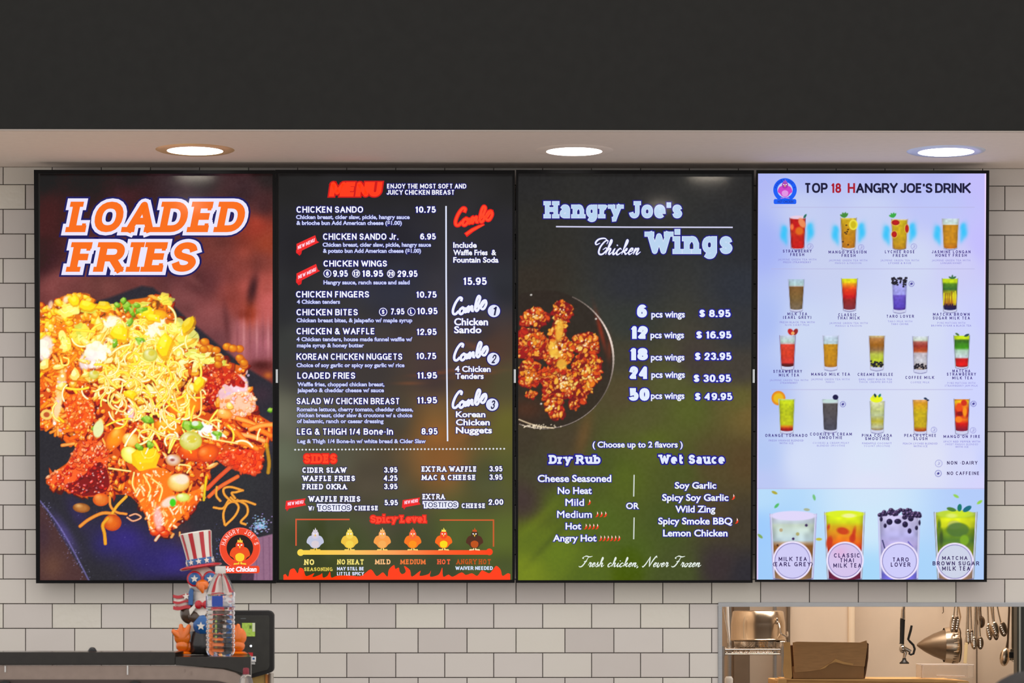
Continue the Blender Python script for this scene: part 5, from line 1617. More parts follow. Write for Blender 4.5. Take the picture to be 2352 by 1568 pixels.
S4.text('heading_lettering', '18', 1909, 1932, 443, 22.5, BR, wt=.2, gap=.06, layer=5)
S4.text('heading_lettering', 'H', 1947, 1964, 443, 22.5, BR, wt=.2, layer=5)
S4.text('heading_lettering', "ANGRY JOE'S DRINK", 1966, 2229, 443, 22.5, DK, wt=.2, gap=.04, layer=5, space=.2)
S4.disc('emblem', 1803, 436, 27, (6, 96, 246), 4, n=36)
S4.disc('emblem', 1803, 436, 17.6, (196, 204, 246), 5, n=32)
S4.poly('emblem', [(1779, 457), (1827, 457), (1829, 460), (1829, 466), (1827, 468.5), (1779, 468.5), (1777, 466), (1777, 460)], (6, 96, 246), 4)
figure(S4, 'emblem', 1803, 458, 46, ((170, 60, 176), (206, 70, 200), (226, 150, 230), (176, 90, 190), (170, 120, 230)), 6)
S4.btext('emblem', 'HOT CHICKEN', 1786, 1822, 466, 6, (6, 60, 160), bold=.03, layer=6)
for i, ch in enumerate("HANGRY JOE'S"):
    a = math.radians(172 - 164 * (i + .5) / 12)
    if ch == ' ':
        continue
    g, W = S4.glyphs(ch, .2)
    for q, w, ser in g:
        vs, fs = ribbon(q, w)
        o_ = []
        for u, v in vs:
            lx, rr = (u - W / 2) * 5, 20.0 + v * 5
            o_.append((1803 + rr * math.cos(a) + lx * math.sin(a), 436 - rr * math.sin(a) + lx * math.cos(a)))
        S4.tri('emblem', o_, fs, (4, 60, 200), 6)
LB = (62, 44, 132)
for t, xc, wd, yb in [('STRAWBERRY', 1831, 66, 580), ('FRESH', 1831, 32, 588), ('MANGO PASSION', 1946.5, 87, 582), ('FRESH', 1949, 32, 590), ('LYCHEE ROSE', 2066.5, 68, 581.5), ('FRESH', 2067, 32, 590), ('JASMINE LONGAN', 2184.5, 89, 581.5), ('HONEY FRESH', 2184.5, 72, 589.5),
                      ('MILK TEA', 1831, 45, 724), ('(EARL GREY)', 1831, 65, 732), ('CLASSIC', 1946.5, 42, 726), ('THAI MILK', 1949, 51, 733.5), ('TARO LOVER', 2067.5, 63, 729.5), ('MATCHA BROWN', 2185, 84, 725), ('SUGAR MILK TEA', 2185, 85, 733.5),
                      ('STRAWBERRY', 1809, 66, 856), ('MILK TEA', 1812, 46, 864.5), ('MANGO MILK TEA', 1907.5, 89, 862.5), ('CREAME BRULEE', 2010.5, 81, 863), ('COFFEE MILK', 2112.5, 66, 870), ('MATCHA', 2208, 41, 855), ('STRAWBERRY', 2208, 67, 862.5), ('MILK TEA', 2210, 46, 871),
                      ('ORANGE TORNADO', 1806, 97, 1003), ('COOKIES & CREAM', 1908.5, 96, 1000), ('SMOOTHIE', 1908, 53, 1008), ('PINA COLADA', 2014, 69, 1003), ('SMOOTHIE', 2015, 56, 1010.5), ('PEACH LYCHEE', 2113.5, 73, 1003), ('SLUSH', 2114, 32, 1010.5), ('MANGO ON FIRE', 2209, 84, 1005.5)]:
    S4.text('drink_name_lettering', t, xc - wd / 2, xc + wd / 2, yb, 6.8, LB, wt=.2, gap=.42, layer=4, space=.6)
for t, x0, x1, yb, cp in [('NON -DAIRY', 2175, 2245, 1066.5, 8), ('NO CAFFEINE', 2175, 2249, 1090.5, 8), ('MILK TEA', 1788.5, 1853, 1288, 9.5), ('(EARL GREY)', 1776, 1866, 1300, 9.5), ('CLASSIC', 1915.5, 1975, 1280, 9.8), ('THAI', 1929, 1961, 1291, 9.5), ('MILK TEA', 1914, 1978, 1303, 9.8),
                          ('TARO', 2050, 2087, 1289.5, 9.8), ('LOVER', 2046, 2091, 1301, 9.8), ('MATCHA', 2164, 2222, 1285.5, 8.8), ('BROWN SUGAR', 2142, 2249, 1298, 9.3), ('MILK TEA', 2164, 2228, 1310, 9.8)]:
    S4.text('drink_name_lettering', t.replace('(', '').replace(')', ''), x0 + (4 if '(' in t else 0), x1 - (4 if '(' in t else 0), yb, cp, (56, 40, 96), wt=.19, gap=.32, layer=4, space=.5)
    if '(' in t:
        for sg, xx in ((-1, x0), (1, x1)):
            S4.line('drink_name_lettering', cr([(xx - sg * 2.5, yb - cp), (xx, yb - cp / 2), (xx - sg * 2.5, yb)], 4), 1.6, (56, 40, 96), 4)
for t1, t2, xc, y in [('JASMINE GREEN TEA WITH', 'FRESH STRAWBERRY', 1831, 598), ('JASMINE GREEN TEA WITH', 'MANGO & PASSION', 1948, 600), ('JASMINE GREEN TEA WITH', 'LYCHEE & ROSE', 2066.5, 600), ('JASMINE GREEN TEA WITH', 'LONGAN HONEY', 2184.5, 600),
                      ('FRESH BLACK TEA WITH', 'NON DAIRY MILK', 1831, 742), ('JASMINE GREEN TEA WITH', 'MANGO & PASSION', 1949, 744), ('TARO MILK WITH', 'TARO CHUNK', 2067, 740), ('PURE MATCHA WITH', 'BROWN SUGAR & BLACK TEA', 2185, 743.5),
                      ('JASMINE GREEN TEA WITH', 'STRAWBERRY', 1812, 875), ('JASMINE GREEN TEA WITH', 'MANGO', 1907, 873), ('EARL GREY BLACK TEA', 'THICK CREAME BRULEE', 2011, 873), ('COFFEE MILK', '', 2113, 880), ('PURE MATCHA WITH', 'STRAWBERRY JAM MILK', 2208, 881.5),
                      ('FRESH ORANGE BLENDED', 'WITH ICE', 1806, 1013.5), ('COOKIES & CREAM MILKY', 'BLENDED SMOOTHIE', 1908.5, 1019), ('PINEAPPLE COCONUT', 'YOGURT SMOOTHIE', 2014, 1020), ('PEACH LYCHEE BLENDED', 'WITH ICE', 2114, 1020.5),
                      ('SPICY RED PEPPER WITH', 'SWEET MANGO BLENDED', 2209, 1016)]:
    for i, t in enumerate((t1, t2)):
        if t:
            wd = len(t) * 4.0
            S4.btext('drink_note_lettering', t, xc - wd / 2, xc + wd / 2, y + 6.2 * i, 4.4, (140, 136, 214), bold=.012, layer=4, sp=1.2, res=1)
S4.btext('drink_note_lettering', 'WITH ICE', 2194, 2224, 1028, 4.4, (140, 136, 214), bold=.012, layer=4, sp=1.2, res=1)

# ------------------------------------------------------------------ housings and bezels
for S in (S1, S2, S3, S4):
    S.finish(M_SCR)
    x0, y0, x1, y1 = S.outer
    a0, b0, a1, b1 = S.inner
    (ul, wb), (ur, wt_) = S.loc(x0, y1), S.loc(x1, y0)
    (il, ib), (ir, it) = S.loc(a0, b1), S.loc(a1, b0)
    MB().box(ul + .003, ur - .003, .0005, .038, wb + .001, wt_ - .001).build('housing', M_HOUS, S.root, bevel=.003)
    b = MB()
    b.box(ul, ur, -.0028, .0, wb, ib)
    b.box(ul, ur, -.0028, .0, it, wt_)
    b.box(ul, il, -.0028, .0, ib, it)
    b.box(ir, ur, -.0028, .0, ib, it)
    b.build('bezel', M_BEZ, S.root)
    MB().box((ul + ur) / 2 - .16, (ul + ur) / 2 + .16, .038, .044, .35, .85).build('mounting_bracket', M_HOUS, S.root)
    for yy in (700, 1050) if False else ():
        pass
    if S is not S4:
        xx = {0: 636, 1: 1182.5, 2: 1731}[[S1, S2, S3].index(S)]
        (sl, sb), (sr, st_) = S.loc(xx - 2.4, 879), S.loc(xx + 2.4, 848)
        o = MB().box(sl, sr, -.0035, -.0028, sb, st_).build('bezel_reflection', M_SILV, S.root)  # reflection on the bezel side, painted as a silver strip
        o['label'] = 'short silver strip painting a reflection on the black edge'

# ------------------------------------------------------------------ materials of the place
def tile_mat():
    m = mat('glazed_tile', (206, 199, 192), 0.16, spec=.5, coat=.0)
    nt = m.node_tree
    b = nt.nodes['Principled BSDF']
    oi = nt.nodes.new('ShaderNodeObjectInfo')
    cr_ = nt.nodes.new('ShaderNodeValToRGB')
    e = cr_.color_ramp.elements
    e[0].position, e[0].color = 0.0, list(s2l((192, 186, 181))) + [1]
    e[1].position, e[1].color = 1.0, list(s2l((208, 205, 194))) + [1]
    k = cr_.color_ramp.elements.new(.55)
    k.color = list(s2l((200, 195, 190))) + [1]
    nt.links.new(oi.outputs['Random'], cr_.inputs[0])
    nt.links.new(cr_.outputs[0], b.inputs['Base Color'])
    tc = nt.nodes.new('ShaderNodeTexCoord')
    add = nt.nodes.new('ShaderNodeVectorMath')
    add.operation = 'ADD'
    sc_ = nt.nodes.new('ShaderNodeVectorMath')
    sc_.operation = 'SCALE'
    cmb = nt.nodes.new('ShaderNodeCombineXYZ')
    nt.links.new(oi.outputs['Random'], cmb.inputs[0])
    nt.links.new(oi.outputs['Random'], cmb.inputs[2])
    nt.links.new(cmb.outputs[0], sc_.inputs[0])
    sc_.inputs['Scale'].default_value = 37.0
    nt.links.new(tc.outputs['Object'], add.inputs[0])
    nt.links.new(sc_.outputs[0], add.inputs[1])
    n = nt.nodes.new('ShaderNodeTexNoise')
    n.inputs['Scale'].default_value = 9.0
    n.inputs['Detail'].default_value = 1.5
    nt.links.new(add.outputs[0], n.inputs['Vector'])
    n2 = nt.nodes.new('ShaderNodeTexNoise')
    n2.inputs['Scale'].default_value = 60.0
    n2.inputs['Detail'].default_value = 1
    nt.links.new(add.outputs[0], n2.inputs['Vector'])
    # a few tiles have a rippled glaze
    mr = nt.nodes.new('ShaderNodeMapRange')
    mr.inputs[1].default_value, mr.inputs[2].default_value = .78, .95
    mr.inputs[3].default_value, mr.inputs[4].default_value = .02, .5
    nt.links.new(oi.outputs['Random'], mr.inputs[0])
    mx = nt.nodes.new('ShaderNodeMath')
    mx.operation = 'MULTIPLY_ADD'
    nt.links.new(n2.outputs[0], mx.inputs[0])
    nt.links.new(mr.outputs[0], mx.inputs[1])
    nt.links.new(n.outputs[0], mx.inputs[2])
    bp = nt.nodes.new('ShaderNodeBump')
    bp.inputs['Strength'].default_value = .35
    bp.inputs['Distance'].default_value = .004
    nt.links.new(mx.outputs[0], bp.inputs['Height'])
    nt.links.new(bp.outputs[0], b.inputs['Normal'])
    return m


M_TILE = tile_mat()
M_GROUT = mat('dark_grout', (66, 60, 58), .9, noise=.1, nscale=80)
M_FASC = mat('charcoal_paint', (36, 36, 35), .8, spec=.12, noise=.05, nscale=30)
M_SOFF = mat('soffit_paint', (226, 213, 203), .8, noise=.02, nscale=40)
M_BEAD = mat('corner_bead', (150, 140, 132), .5)
M_STEEL = mat('brushed_steel', (158, 160, 162), .34, metal=.9, noise=.06, nscale=30, stretch=(1, 1, 30))
M_CHROME = mat('polished_steel', (206, 198, 188), .16, metal=1.0)
M_KW = mat('kitchen_wall_paint', (220, 200, 178), .55, noise=.03, nscale=8)
M_KW2 = mat('kitchen_panel', (204, 178, 154), .45, noise=.03, nscale=8)
M_KGUARD = mat('corner_guard', (236, 214, 186), .35)
M_DBR = mat('brown_cabinet', (108, 92, 76), .5, noise=.05)
M_DGR = mat('dark_enamel', (44, 50, 48), .35)
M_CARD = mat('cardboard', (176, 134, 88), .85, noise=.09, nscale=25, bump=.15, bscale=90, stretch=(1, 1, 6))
M_CARD2 = mat('cardboard_lit', (206, 160, 100), .85, noise=.07, nscale=25)  # lighter copy, light on the left flap is in the colour
M_CARDD = mat('cardboard_inner_shade', (96, 66, 42), .9)  # darker copy, shade in the open box is in the colour
M_BLK = mat('black_plastic', (22, 22, 22), .35)
M_BLKM = mat('black_matte', (44, 44, 40), .5, noise=.15, nscale=60)
M_SLAB = mat('black_slab', (38, 35, 31), .12, noise=.12, nscale=50, spec=.35)
M_TAUPE = mat('taupe_metal', (146, 130, 120), .4, metal=.25, noise=.06, nscale=60)
M_BROWN = mat('dark_brown_panel', (70, 56, 52), .5)
M_WHITE = mat('white_plastic', (226, 226, 224), .4)
M_FLOOR = mat('floor_tile', (196, 188, 180), .5, noise=.08)
M_LENS = mat('lamp_lens', (255, 252, 250), .5, emit=7.0, ecol=(255, 250, 246))
M_RINGG = mat('ring_warm_reflection', (226, 196, 146), .35, metal=.3)  # warm reflection on the metal ring, put into its colour
M_RINGW = mat('ring_bluish_reflection', (214, 222, 240), .3, metal=.3)  # bluish reflection painted into the metal ring's colour

# ------------------------------------------------------------------ the wall with its tiles
YW = 9.357
wall = MB()
XL, XR = -3.2, 3.2
oL = P(1652, 1400, YW).x
zT = P(1800, 1386, YW).z
ZB = 1.02
oR = 2.75
g0, g1 = YW + .004, YW + .13
wall.box(XL, oL, g0, g1, 0, 4.4)
wall.box(oL, XR, g0, g1, zT, 4.4)
wall.box(oR, XR, g0, g1, 0, zT)
wall.box(oL, oR, g0, g1, 0, ZB)
w_back = wall.build('wall_back', M_GROUT)
tag(w_back, 'wall of off-white glazed subway tiles with dark grout', None, None, 'structure')
px0 = P(58.7, 1386, YW)
px1 = P(58.7 + 112.45 * 20, 1386, YW)
PW = (px1.x - px0.x) / 20
PH = 56.5 / 731.0
GAP = .0023


def tile_mesh(w, h):
    t, b = .0058, .0014
    x, z = w / 2, h / 2
    v = [(-x, 0, -z), (x, 0, -z), (x, 0, z), (-x, 0, z), (-x, -t + b, -z), (x, -t + b, -z), (x, -t + b, z), (-x, -t + b, z),
         (-x + b, -t, -z + b), (x - b, -t, -z + b), (x - b, -t, z - b), (-x + b, -t, z - b)]
    f = [(8, 9, 10, 11)]
    for i in range(4):
        j = (i + 1) % 4
        f += [(i, j, j + 4, i + 4), (i + 4, j + 4, j + 8, i + 8)]
    return v, f


full_me = None
hid = MB()
sx0, sx1 = P(150, 900, YW).x, P(2205, 900, YW).x
sz0, sz1 = P(900, 1275, YW).z, P(900, 470, YW).z
vx0, vx1 = P(-70, 900, YW).x, P(2425, 900, YW).x
vz0, vz1 = P(900, 1590, YW).z, 2.874
for row in range(-17, 20):
    z0 = px0.z + row * PH + GAP / 2
    z1 = z0 + PH - GAP
    off = 0 if row % 2 == 0 else .5
    zc1 = min(z1, 2.874)
    if zc1 - z0 < .01:
        continue
    for k in range(-10, 30):
        x0 = px0.x + (k + (off + .045 if off else 0)) * PW + GAP / 2
        x1 = x0 + PW - GAP
        if x0 > XR - .1 or x1 < XL + .1:
            continue
        a, b = x0, x1
        if z0 < zT - .03:
            if a >= oL - .005 and b <= oR:
                continue
            if a < oL < b:
                b = oL - .002
            if a < oR < b:
                continue
            if b - a < .01:
                continue
        xc, zc = (a + b) / 2, (z0 + zc1) / 2
        vis = vx0 < xc < vx1 and vz0 < zc < vz1 and not (sx0 < xc < sx1 and sz0 < zc < sz1)
        whole = abs((b - a) - (PW - GAP)) < 1e-6 and zc1 == z1
        v, f = tile_mesh(b - a, zc1 - z0)
        if not vis:
            hid.add([(p[0] + xc, p[1] + g0, p[2] + zc) for p in v], f)
            continue
        if whole:
            if full_me is None:
                full_me = bpy.data.meshes.new('tile')
                full_me.from_pydata(v, [], f)
                full_me.materials.append(M_TILE)
            me = full_me
        else:
            me = bpy.data.meshes.new('cut_tile')
            me.from_pydata(v, [], f)
            me.materials.append(M_TILE)
        o = bpy.data.objects.new('tile', me)
        COL.objects.link(o)
        o.parent = w_back
        o.location = (xc, g0, zc)
        rt = random.Random(row * 97 + k)
        o.rotation_euler = (rt.uniform(-.004, .004), 0, rt.uniform(-.005, .005))
ht = hid.build('tile_field', M_TILE, w_back)
ht['kind'] = 'stuff'

# pass-through opening trim
tb = MB()
h0, h1 = P(1800, 1393, YW), P(1800, 1383, YW)
jx0, jx1 = P(1649.5, 1400, YW).x, P(1658.5, 1400, YW).x
tb.box(jx0, oR + .01, YW - .006, g1 + .004, h0.z, h1.z)
tb.box(jx0, jx1, YW - .006, g1 + .004, ZB, h0.z)
t1 = tb.build('trim_1', M_STEEL, bevel=.0015)
tag(t1, 'stainless steel trim around the kitchen pass-through opening', kind='structure')
lz = MB().box(jx0, oR, YW - .05, g1 + .05, ZB - .03, ZB)
tag(lz.build('trim_2', M_STEEL), 'steel ledge of the kitchen pass-through', kind='structure')

# ------------------------------------------------------------------ soffit over the screens, room shell
YF = 8.644
ZS = 2.875
tag(MB().box(XL, XR, YF, YF + .05, ZS + .0605, 4.4).box(XL, XR, YF, YF + .0034, ZS + .0042, ZS + .0605).build('wall_front', M_FASC), 'charcoal painted bulkhead above the menu screens', kind='structure')
tag(MB().box(XL, XR, YF + .0035, g0, ZS, ZS + .06).build('ceiling', M_SOFF), 'pale soffit underside with recessed downlights', kind='structure')
tag(MB().box(XL, XR, YF - .002, YF + .003, ZS, ZS + .0042).build('trim_3', M_BEAD), 'thin light bead along the bulkhead edge', kind='structure')
tag(MB().box(-6, 6, -12, 12.6, -.05, 0).build('floor', M_FLOOR), 'floor', kind='structure')


def downlight(x, ym, ring, lab):
    t = empty('downlight', (x, ym, ZS))
    tag(t, lab, 'ceiling light', 'three recessed downlights in the soffit')
    MB().lathe([(.0845, -.0005), (.0845, -.004), (.087, -.004), (.112, -.003), (.118, -.0005), (.119, 0)], 48).build('trim_ring', ring, t, smooth=True)
    MB().lathe([(0, -.004), (.05, -.0045), (.0843, -.0035), (.0843, -.0005)], 40).build('lens', M_LENS, t, smooth=True)


for px, ring, lab in ((448, M_RINGG, 'round recessed downlight with a warm reflection painted on its ring above the LOADED FRIES screen'),
                      (1319, M_SOFF, 'round recessed downlight with soffit-coloured ring above the Wings screen'),
                      (2173, M_RINGW, 'round recessed downlight with a bluish reflection painted on its ring above the drinks screen')):
    p = P(px, 345, 9.0)
    downlight(p.x, 9.0, ring, lab)

# lamps in the dining-room ceiling; the photo shows them mirrored in the dark screens
M_LAMP = mat('room_lamp_lens', (255, 250, 240), .5, emit=110.0, ecol=(255, 240, 220))


def mirrored(px, py, S, H):
    """point at height H seen at (px, py) by reflection in screen S"""
    u, w = S.loc(px, py)
    t_ = S.TILT
    O = S.O
    p = Vector((O.x + u, O.y - w * math.sin(t_), O.z + w * math.cos(t_)))
    n = Vector((0, -math.cos(t_), -math.sin(t_)))
    d = (p - Vector((0, 0, EYE))).normalized()
    r_ = d - 2 * d.dot(n) * n
    k = (H - p.z) / r_.z
    return p + r_ * k


for px, py, S, lab in ((447, 404, S1, 'round dining-room ceiling lamp mirrored at the top of the fries screen'), (1627, 404, S3, 'round dining-room ceiling lamp mirrored at the top of the wings screen'),
                       (440, 471, S1, 'farther dining-room ceiling lamp mirrored in the fries screen'), (1518, 470, S3, 'farther dining-room ceiling lamp mirrored in the wings screen')):
    q = mirrored(px, py, S, 3.56)
    t = empty('ceiling_lamp', q)
    tag(t, lab, 'ceiling light', 'dining room ceiling lamps')
    k = 1.0 if py < 450 else .8
    MB().lathe([(0, 0), (.13 * k, 0), (.13 * k, .006), (0, .006)], 28).build('lens', M_LAMP, t)
    MB().lathe([(.133 * k, -.004), (.16 * k, -.004), (.16 * k, .02), (.133 * k, .02)], 28).build('trim_ring', M_WHITE, t)

# ------------------------------------------------------------------ kitchen behind the opening
KB = 11.3
tag(MB().box(.5, 3.2, KB, KB + .08, 0, 3.0).build('wall_kitchen_back', M_KW), 'beige kitchen back wall', kind='structure')
tag(MB().box(.42, .5, g1, KB + .08, 0, 3.0).build('wall_kitchen_left', M_KW), 'beige kitchen side wall', kind='structure')
tag(MB().box(3.12, 3.2, g1, KB + .08, 0, 3.0).build('wall_kitchen_right', M_KW), 'beige kitchen side wall on the far side', kind='structure')
tag(MB().box(.42, 3.2, g1, KB + .08, 3.0, 3.06).build('ceiling_kitchen', M_KW), 'kitchen ceiling', kind='structure')
a, b = P(1815, 1450, KB - .16), P(1950, 1450, KB - .16)
tag(MB().box(a.x, b.x + .02, KB - .16, KB, 0, 3.0).build('wall_kitchen_pier', M_KW), 'beige projecting wall pier in the kitchen', kind='structure')
g = MB()
gx0, gx1 = P(1948, 1450, KB - .17).x, P(1964, 1450, KB - .17).x
g.prism([(gx0, 0), (gx1, 0), (gx1, 3.0), (gx0, 3.0)], KB - .172, KB - .12)
tag(g.build('trim_4', M_KGUARD, bevel=.008), 'pale vertical corner guard on the kitchen wall', kind='structure')


def at(px, py, Y):
    return P(px, py, Y)


# brown cabinet and pipe behind the shelf
a, b = at(1683, 1400, 11.12), at(1723, 1400, 11.12)
c = empty('cabinet', ((a.x + b.x) / 2, 11.12, 0))
tag(c, 'tall dark brown cabinet behind the wire shelf', 'cabinet')
w = b.x - a.x
MB().box(-w / 2, w / 2, .012, .17, .0, 2.1).build('body', M_DBR, c, bevel=.004)
MB().box(-w / 2 + .004, w / 2 - .004, 0, .011, .08, 2.09).build('door', M_DBR, c, bevel=.003)
MB().box(w / 2 - .016, w / 2 - .01, -.014, 0, 1.0, 1.2).build('handle', M_STEEL, c)
a = at(1811, 1400, 11.05)
pp = MB().tube([(0, 0, 0), (0, 0, 1.8)], .0065, 12).build('pipe', M_DBR, None, smooth=True, loc=(a.x, 11.05, 1.3))
tag(pp, 'thin brown vertical pipe beside the steel pot', 'pipe')
MB().box(-.02, .02, 0, .085, .2, .215).build('pipe_clamp', M_STEEL, pp)

# wire shelf unit
YS = 10.62
sL, sR = at(1656, 1490, YS).x, at(1800, 1490, YS).x
zt_, zb_ = at(1700, 1491.5, YS).z, at(1700, 1502, YS).z
sh = empty('wire_shelf', ((sL + sR) / 2, YS, 0))
tag(sh, 'chrome wire shelf unit holding the steel pot in the kitchen', 'shelf')
hw_ = (sR - sL) / 2


def wire_tier(name, z0, z1):
    m = MB()
    for yy in (0, .34):
        m.tube([(-hw_, yy, z1), (hw_, yy, z1)], .0028, 8)
        m.tube([(-hw_, yy, z0), (hw_, yy, z0)], .0026, 8)
        n = 11
        for i in range(n):
            xa, xb = -hw_ + 2 * hw_ * i / n, -hw_ + 2 * hw_ * (i + 1) / n
            xm = (xa + xb) / 2
            m.tube([(xa, yy, z0), (xm, yy, z1), (xb, yy, z0)], .0016, 6)
    for i in range(15):
        x = -hw_ + 2 * hw_ * i / 14
        m.tube([(x, 0, z1 + .002), (x, .34, z1 + .002)], .0017, 6)
    m.build(name, M_CHROME, sh, smooth=True)


wire_tier('shelf_tier', zb_, zt_)
wire_tier('shelf_tier', zb_ - .34, zt_ - .34)
for px, yy, Yq in ((1659, -.004, YS), (1799, -.004, YS), (1676, .344, YS + .34), (1780, .344, YS + .34)):
    x = at(px, 1490, Yq).x - (sL + sR) / 2
    MB().tube([(x, yy, 0), (x, yy, 1.95 if yy > 0 else zt_ + .012)], .0072, 12).build('post', M_STEEL, sh, smooth=True)
    MB().tube([(x, yy, zb_ - .006), (x, yy, zt_ + .003)], .0105, 12).build('collar', M_STEEL, sh, smooth=True)

# steel pot turned upside down over a pan
YP = YS + .16
k = F / YP
zr = zt_ + .004
cxp = at(1741, 1450, YP).x
pan = empty('steel_pan', (cxp, YP, zr))
tag(pan, 'shallow steel pan under the upturned pot', 'pan')
MB().lathe([(0, 0), (.075, 0), (.084, .004), (.088, .024), (.085, .026), (.080, .008), (0, .006)], 40).build('bowl', M_CHROME, pan, smooth=True)
MB().tube([(.06, -.06, .021), (.085, -.07, .022), (.095, -.06, .02)], .004, 8).build('handle', M_CHROME, pan, smooth=True)
pot = empty('stock_pot', (cxp, YP, zr + .027))
tag(pot, 'large shiny steel pot turned upside down on the wire shelf', 'pot')
PB = mat('pot_steel', (206, 188, 164), .22, metal=1.0, noise=.05, nscale=6, stretch=(40, 40, 1))
MB().lathe([(.099, 0), (.101, .0), (.102, .004), (.099, .008), (.0985, .06), (.092, .104), (.086, .108), (0, .109), (0, .106), (.084, .105), (.096, .06), (.097, .003)], 56).build('body', PB, pot, smooth=True)
for sgn in (1,):
    MB().tube([(.062, -.078, .068), (.066, -.094, .062), (.072, -.112, .026), (.086, -.102, .018), (.098, -.088, .016), (.1, -.06, .03)], [.0035] * 6, 8).build('handle', M_CHROME, pot, smooth=True)
    MB().ball((.061, -.080, .07), (.005, .003, .012)).build('handle_bracket', M_CHROME, pot, smooth=True)
r1 = MB().tube([(0, 0, 0), (-.006, 0, .14)], .0055, 10).build('white_rod', M_WHITE, None, smooth=True, loc=tuple(at(1674, 1476, YS + .06)))
tag(r1, 'slim white rod standing beside the steel pot', 'rod')
a = at(1677, 1489, YS + .02)
b = at(1659, 1380, YS + .02)
w2 = MB().tube([(0, 0, 0), (b.x - a.x, .0, b.z - a.z)], .0035, 8).build('skewer', M_CHROME, None, smooth=True, loc=tuple(a))
tag(w2, 'thin steel skewer leaning at the end of the wire shelf', 'skewer')
a = at(1674, 1553, YS + .05)
bt = empty('squeeze_bottle', (a.x, YS + .05, zt_ - .34 + .004))
tag(bt, 'white-capped bottle below the wire shelf beside the opening', 'bottle')
hb = a.z - (zt_ - .34 + .004)
MB().lathe([(0, 0), (.024, 0), (.026, .01), (.026, hb - .05), (.014, hb - .03), (0, hb - .03)], 20).build('body', mat('grey_plastic', (150, 140, 150), .4), bt, smooth=True)
MB().lathe([(0, hb - .03), (.015, hb - .03), (.015, hb - .008), (.010, hb), (0, hb)], 20).build('cap', M_WHITE, bt, smooth=True)

# prep table and cartons
YC = 9.86
tx0, tx1 = at(1760, 1500, YC).x, 3.0
tb = empty('prep_table', ((tx0 + tx1) / 2, YC, 0))
tag(tb, 'steel prep table behind the opening under the cartons', 'table')
hw_ = (tx1 - tx0) / 2
MB().box(-hw_, hw_, -.12, .5, .98, 1.02).build('tabletop', M_STEEL, tb, bevel=.003)
for sx in (-1, 1):
    for yy in (-.09, .47):
        MB().tube([(sx * (hw_ - .04), yy, 0), (sx * (hw_ - .04), yy, .98)], .018, 12).build('leg', M_STEEL, tb, smooth=True)
zc = at(1900, 1559, YC).z
lx0, lx1 = at(1784, 1560, YC).x, at(2200, 1560, YC).x
lc = empty('carton', ((lx0 + lx1) / 2, YC, 1.02))
tag(lc, 'long brown carton lying under the open cardboard box', 'carton')
hw_ = (lx1 - lx0) / 2
hh = zc - 1.02
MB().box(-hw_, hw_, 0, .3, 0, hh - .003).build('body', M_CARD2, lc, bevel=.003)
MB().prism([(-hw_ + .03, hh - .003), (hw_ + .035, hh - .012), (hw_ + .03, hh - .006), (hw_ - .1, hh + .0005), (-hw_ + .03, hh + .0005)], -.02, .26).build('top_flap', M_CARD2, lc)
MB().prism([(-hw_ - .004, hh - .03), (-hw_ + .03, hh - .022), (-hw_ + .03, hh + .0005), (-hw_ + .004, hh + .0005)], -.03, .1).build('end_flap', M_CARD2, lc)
# open cardboard box
bx = empty('cardboard_box', (at(1905, 1500, YC).x, YC, zc + .0015))
tag(bx, 'open brown cardboard box with torn front flap on the carton', 'box')
k = YC / F


def bp(px, py):
    return ((px - 1905) * k, (1558 - py) * k)


def slabp(name, pts, y0, y1, m_, parent=bx):
    q = [bp(*p) for p in pts]
    ar = sum(q[i][0] * q[(i + 1) % len(q)][1] - q[(i + 1) % len(q)][0] * q[i][1] for i in range(len(q)))
    if ar < 0:
        q = q[::-1]
    return MB().prism(q, y0, y1).build(name, m_, parent)


slabp('body', [(1816, 1557.5), (1986, 1557.5), (1988, 1480), (1814, 1482)], .012, .17, M_CARDD)  # solid core, painted dark for the shade in the gaps
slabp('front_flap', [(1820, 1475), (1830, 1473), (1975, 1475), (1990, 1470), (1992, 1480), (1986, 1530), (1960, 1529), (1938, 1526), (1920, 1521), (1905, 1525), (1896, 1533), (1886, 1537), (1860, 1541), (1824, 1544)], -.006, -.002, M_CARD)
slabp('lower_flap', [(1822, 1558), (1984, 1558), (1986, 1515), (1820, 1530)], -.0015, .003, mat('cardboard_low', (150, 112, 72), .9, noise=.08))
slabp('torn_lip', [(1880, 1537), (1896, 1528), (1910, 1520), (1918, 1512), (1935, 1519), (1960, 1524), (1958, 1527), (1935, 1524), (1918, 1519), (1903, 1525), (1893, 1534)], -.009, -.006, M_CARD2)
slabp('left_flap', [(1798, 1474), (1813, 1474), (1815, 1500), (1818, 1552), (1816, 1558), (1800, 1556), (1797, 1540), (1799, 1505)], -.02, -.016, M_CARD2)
slabp('right_flap', [(1984, 1558), (1990, 1520), (1993, 1490), (1990, 1474), (1996, 1478), (1995, 1510), (1990, 1545), (1987, 1558)], .004, .12, M_CARDD)  # dark curve, shade beside the bowed flap painted in
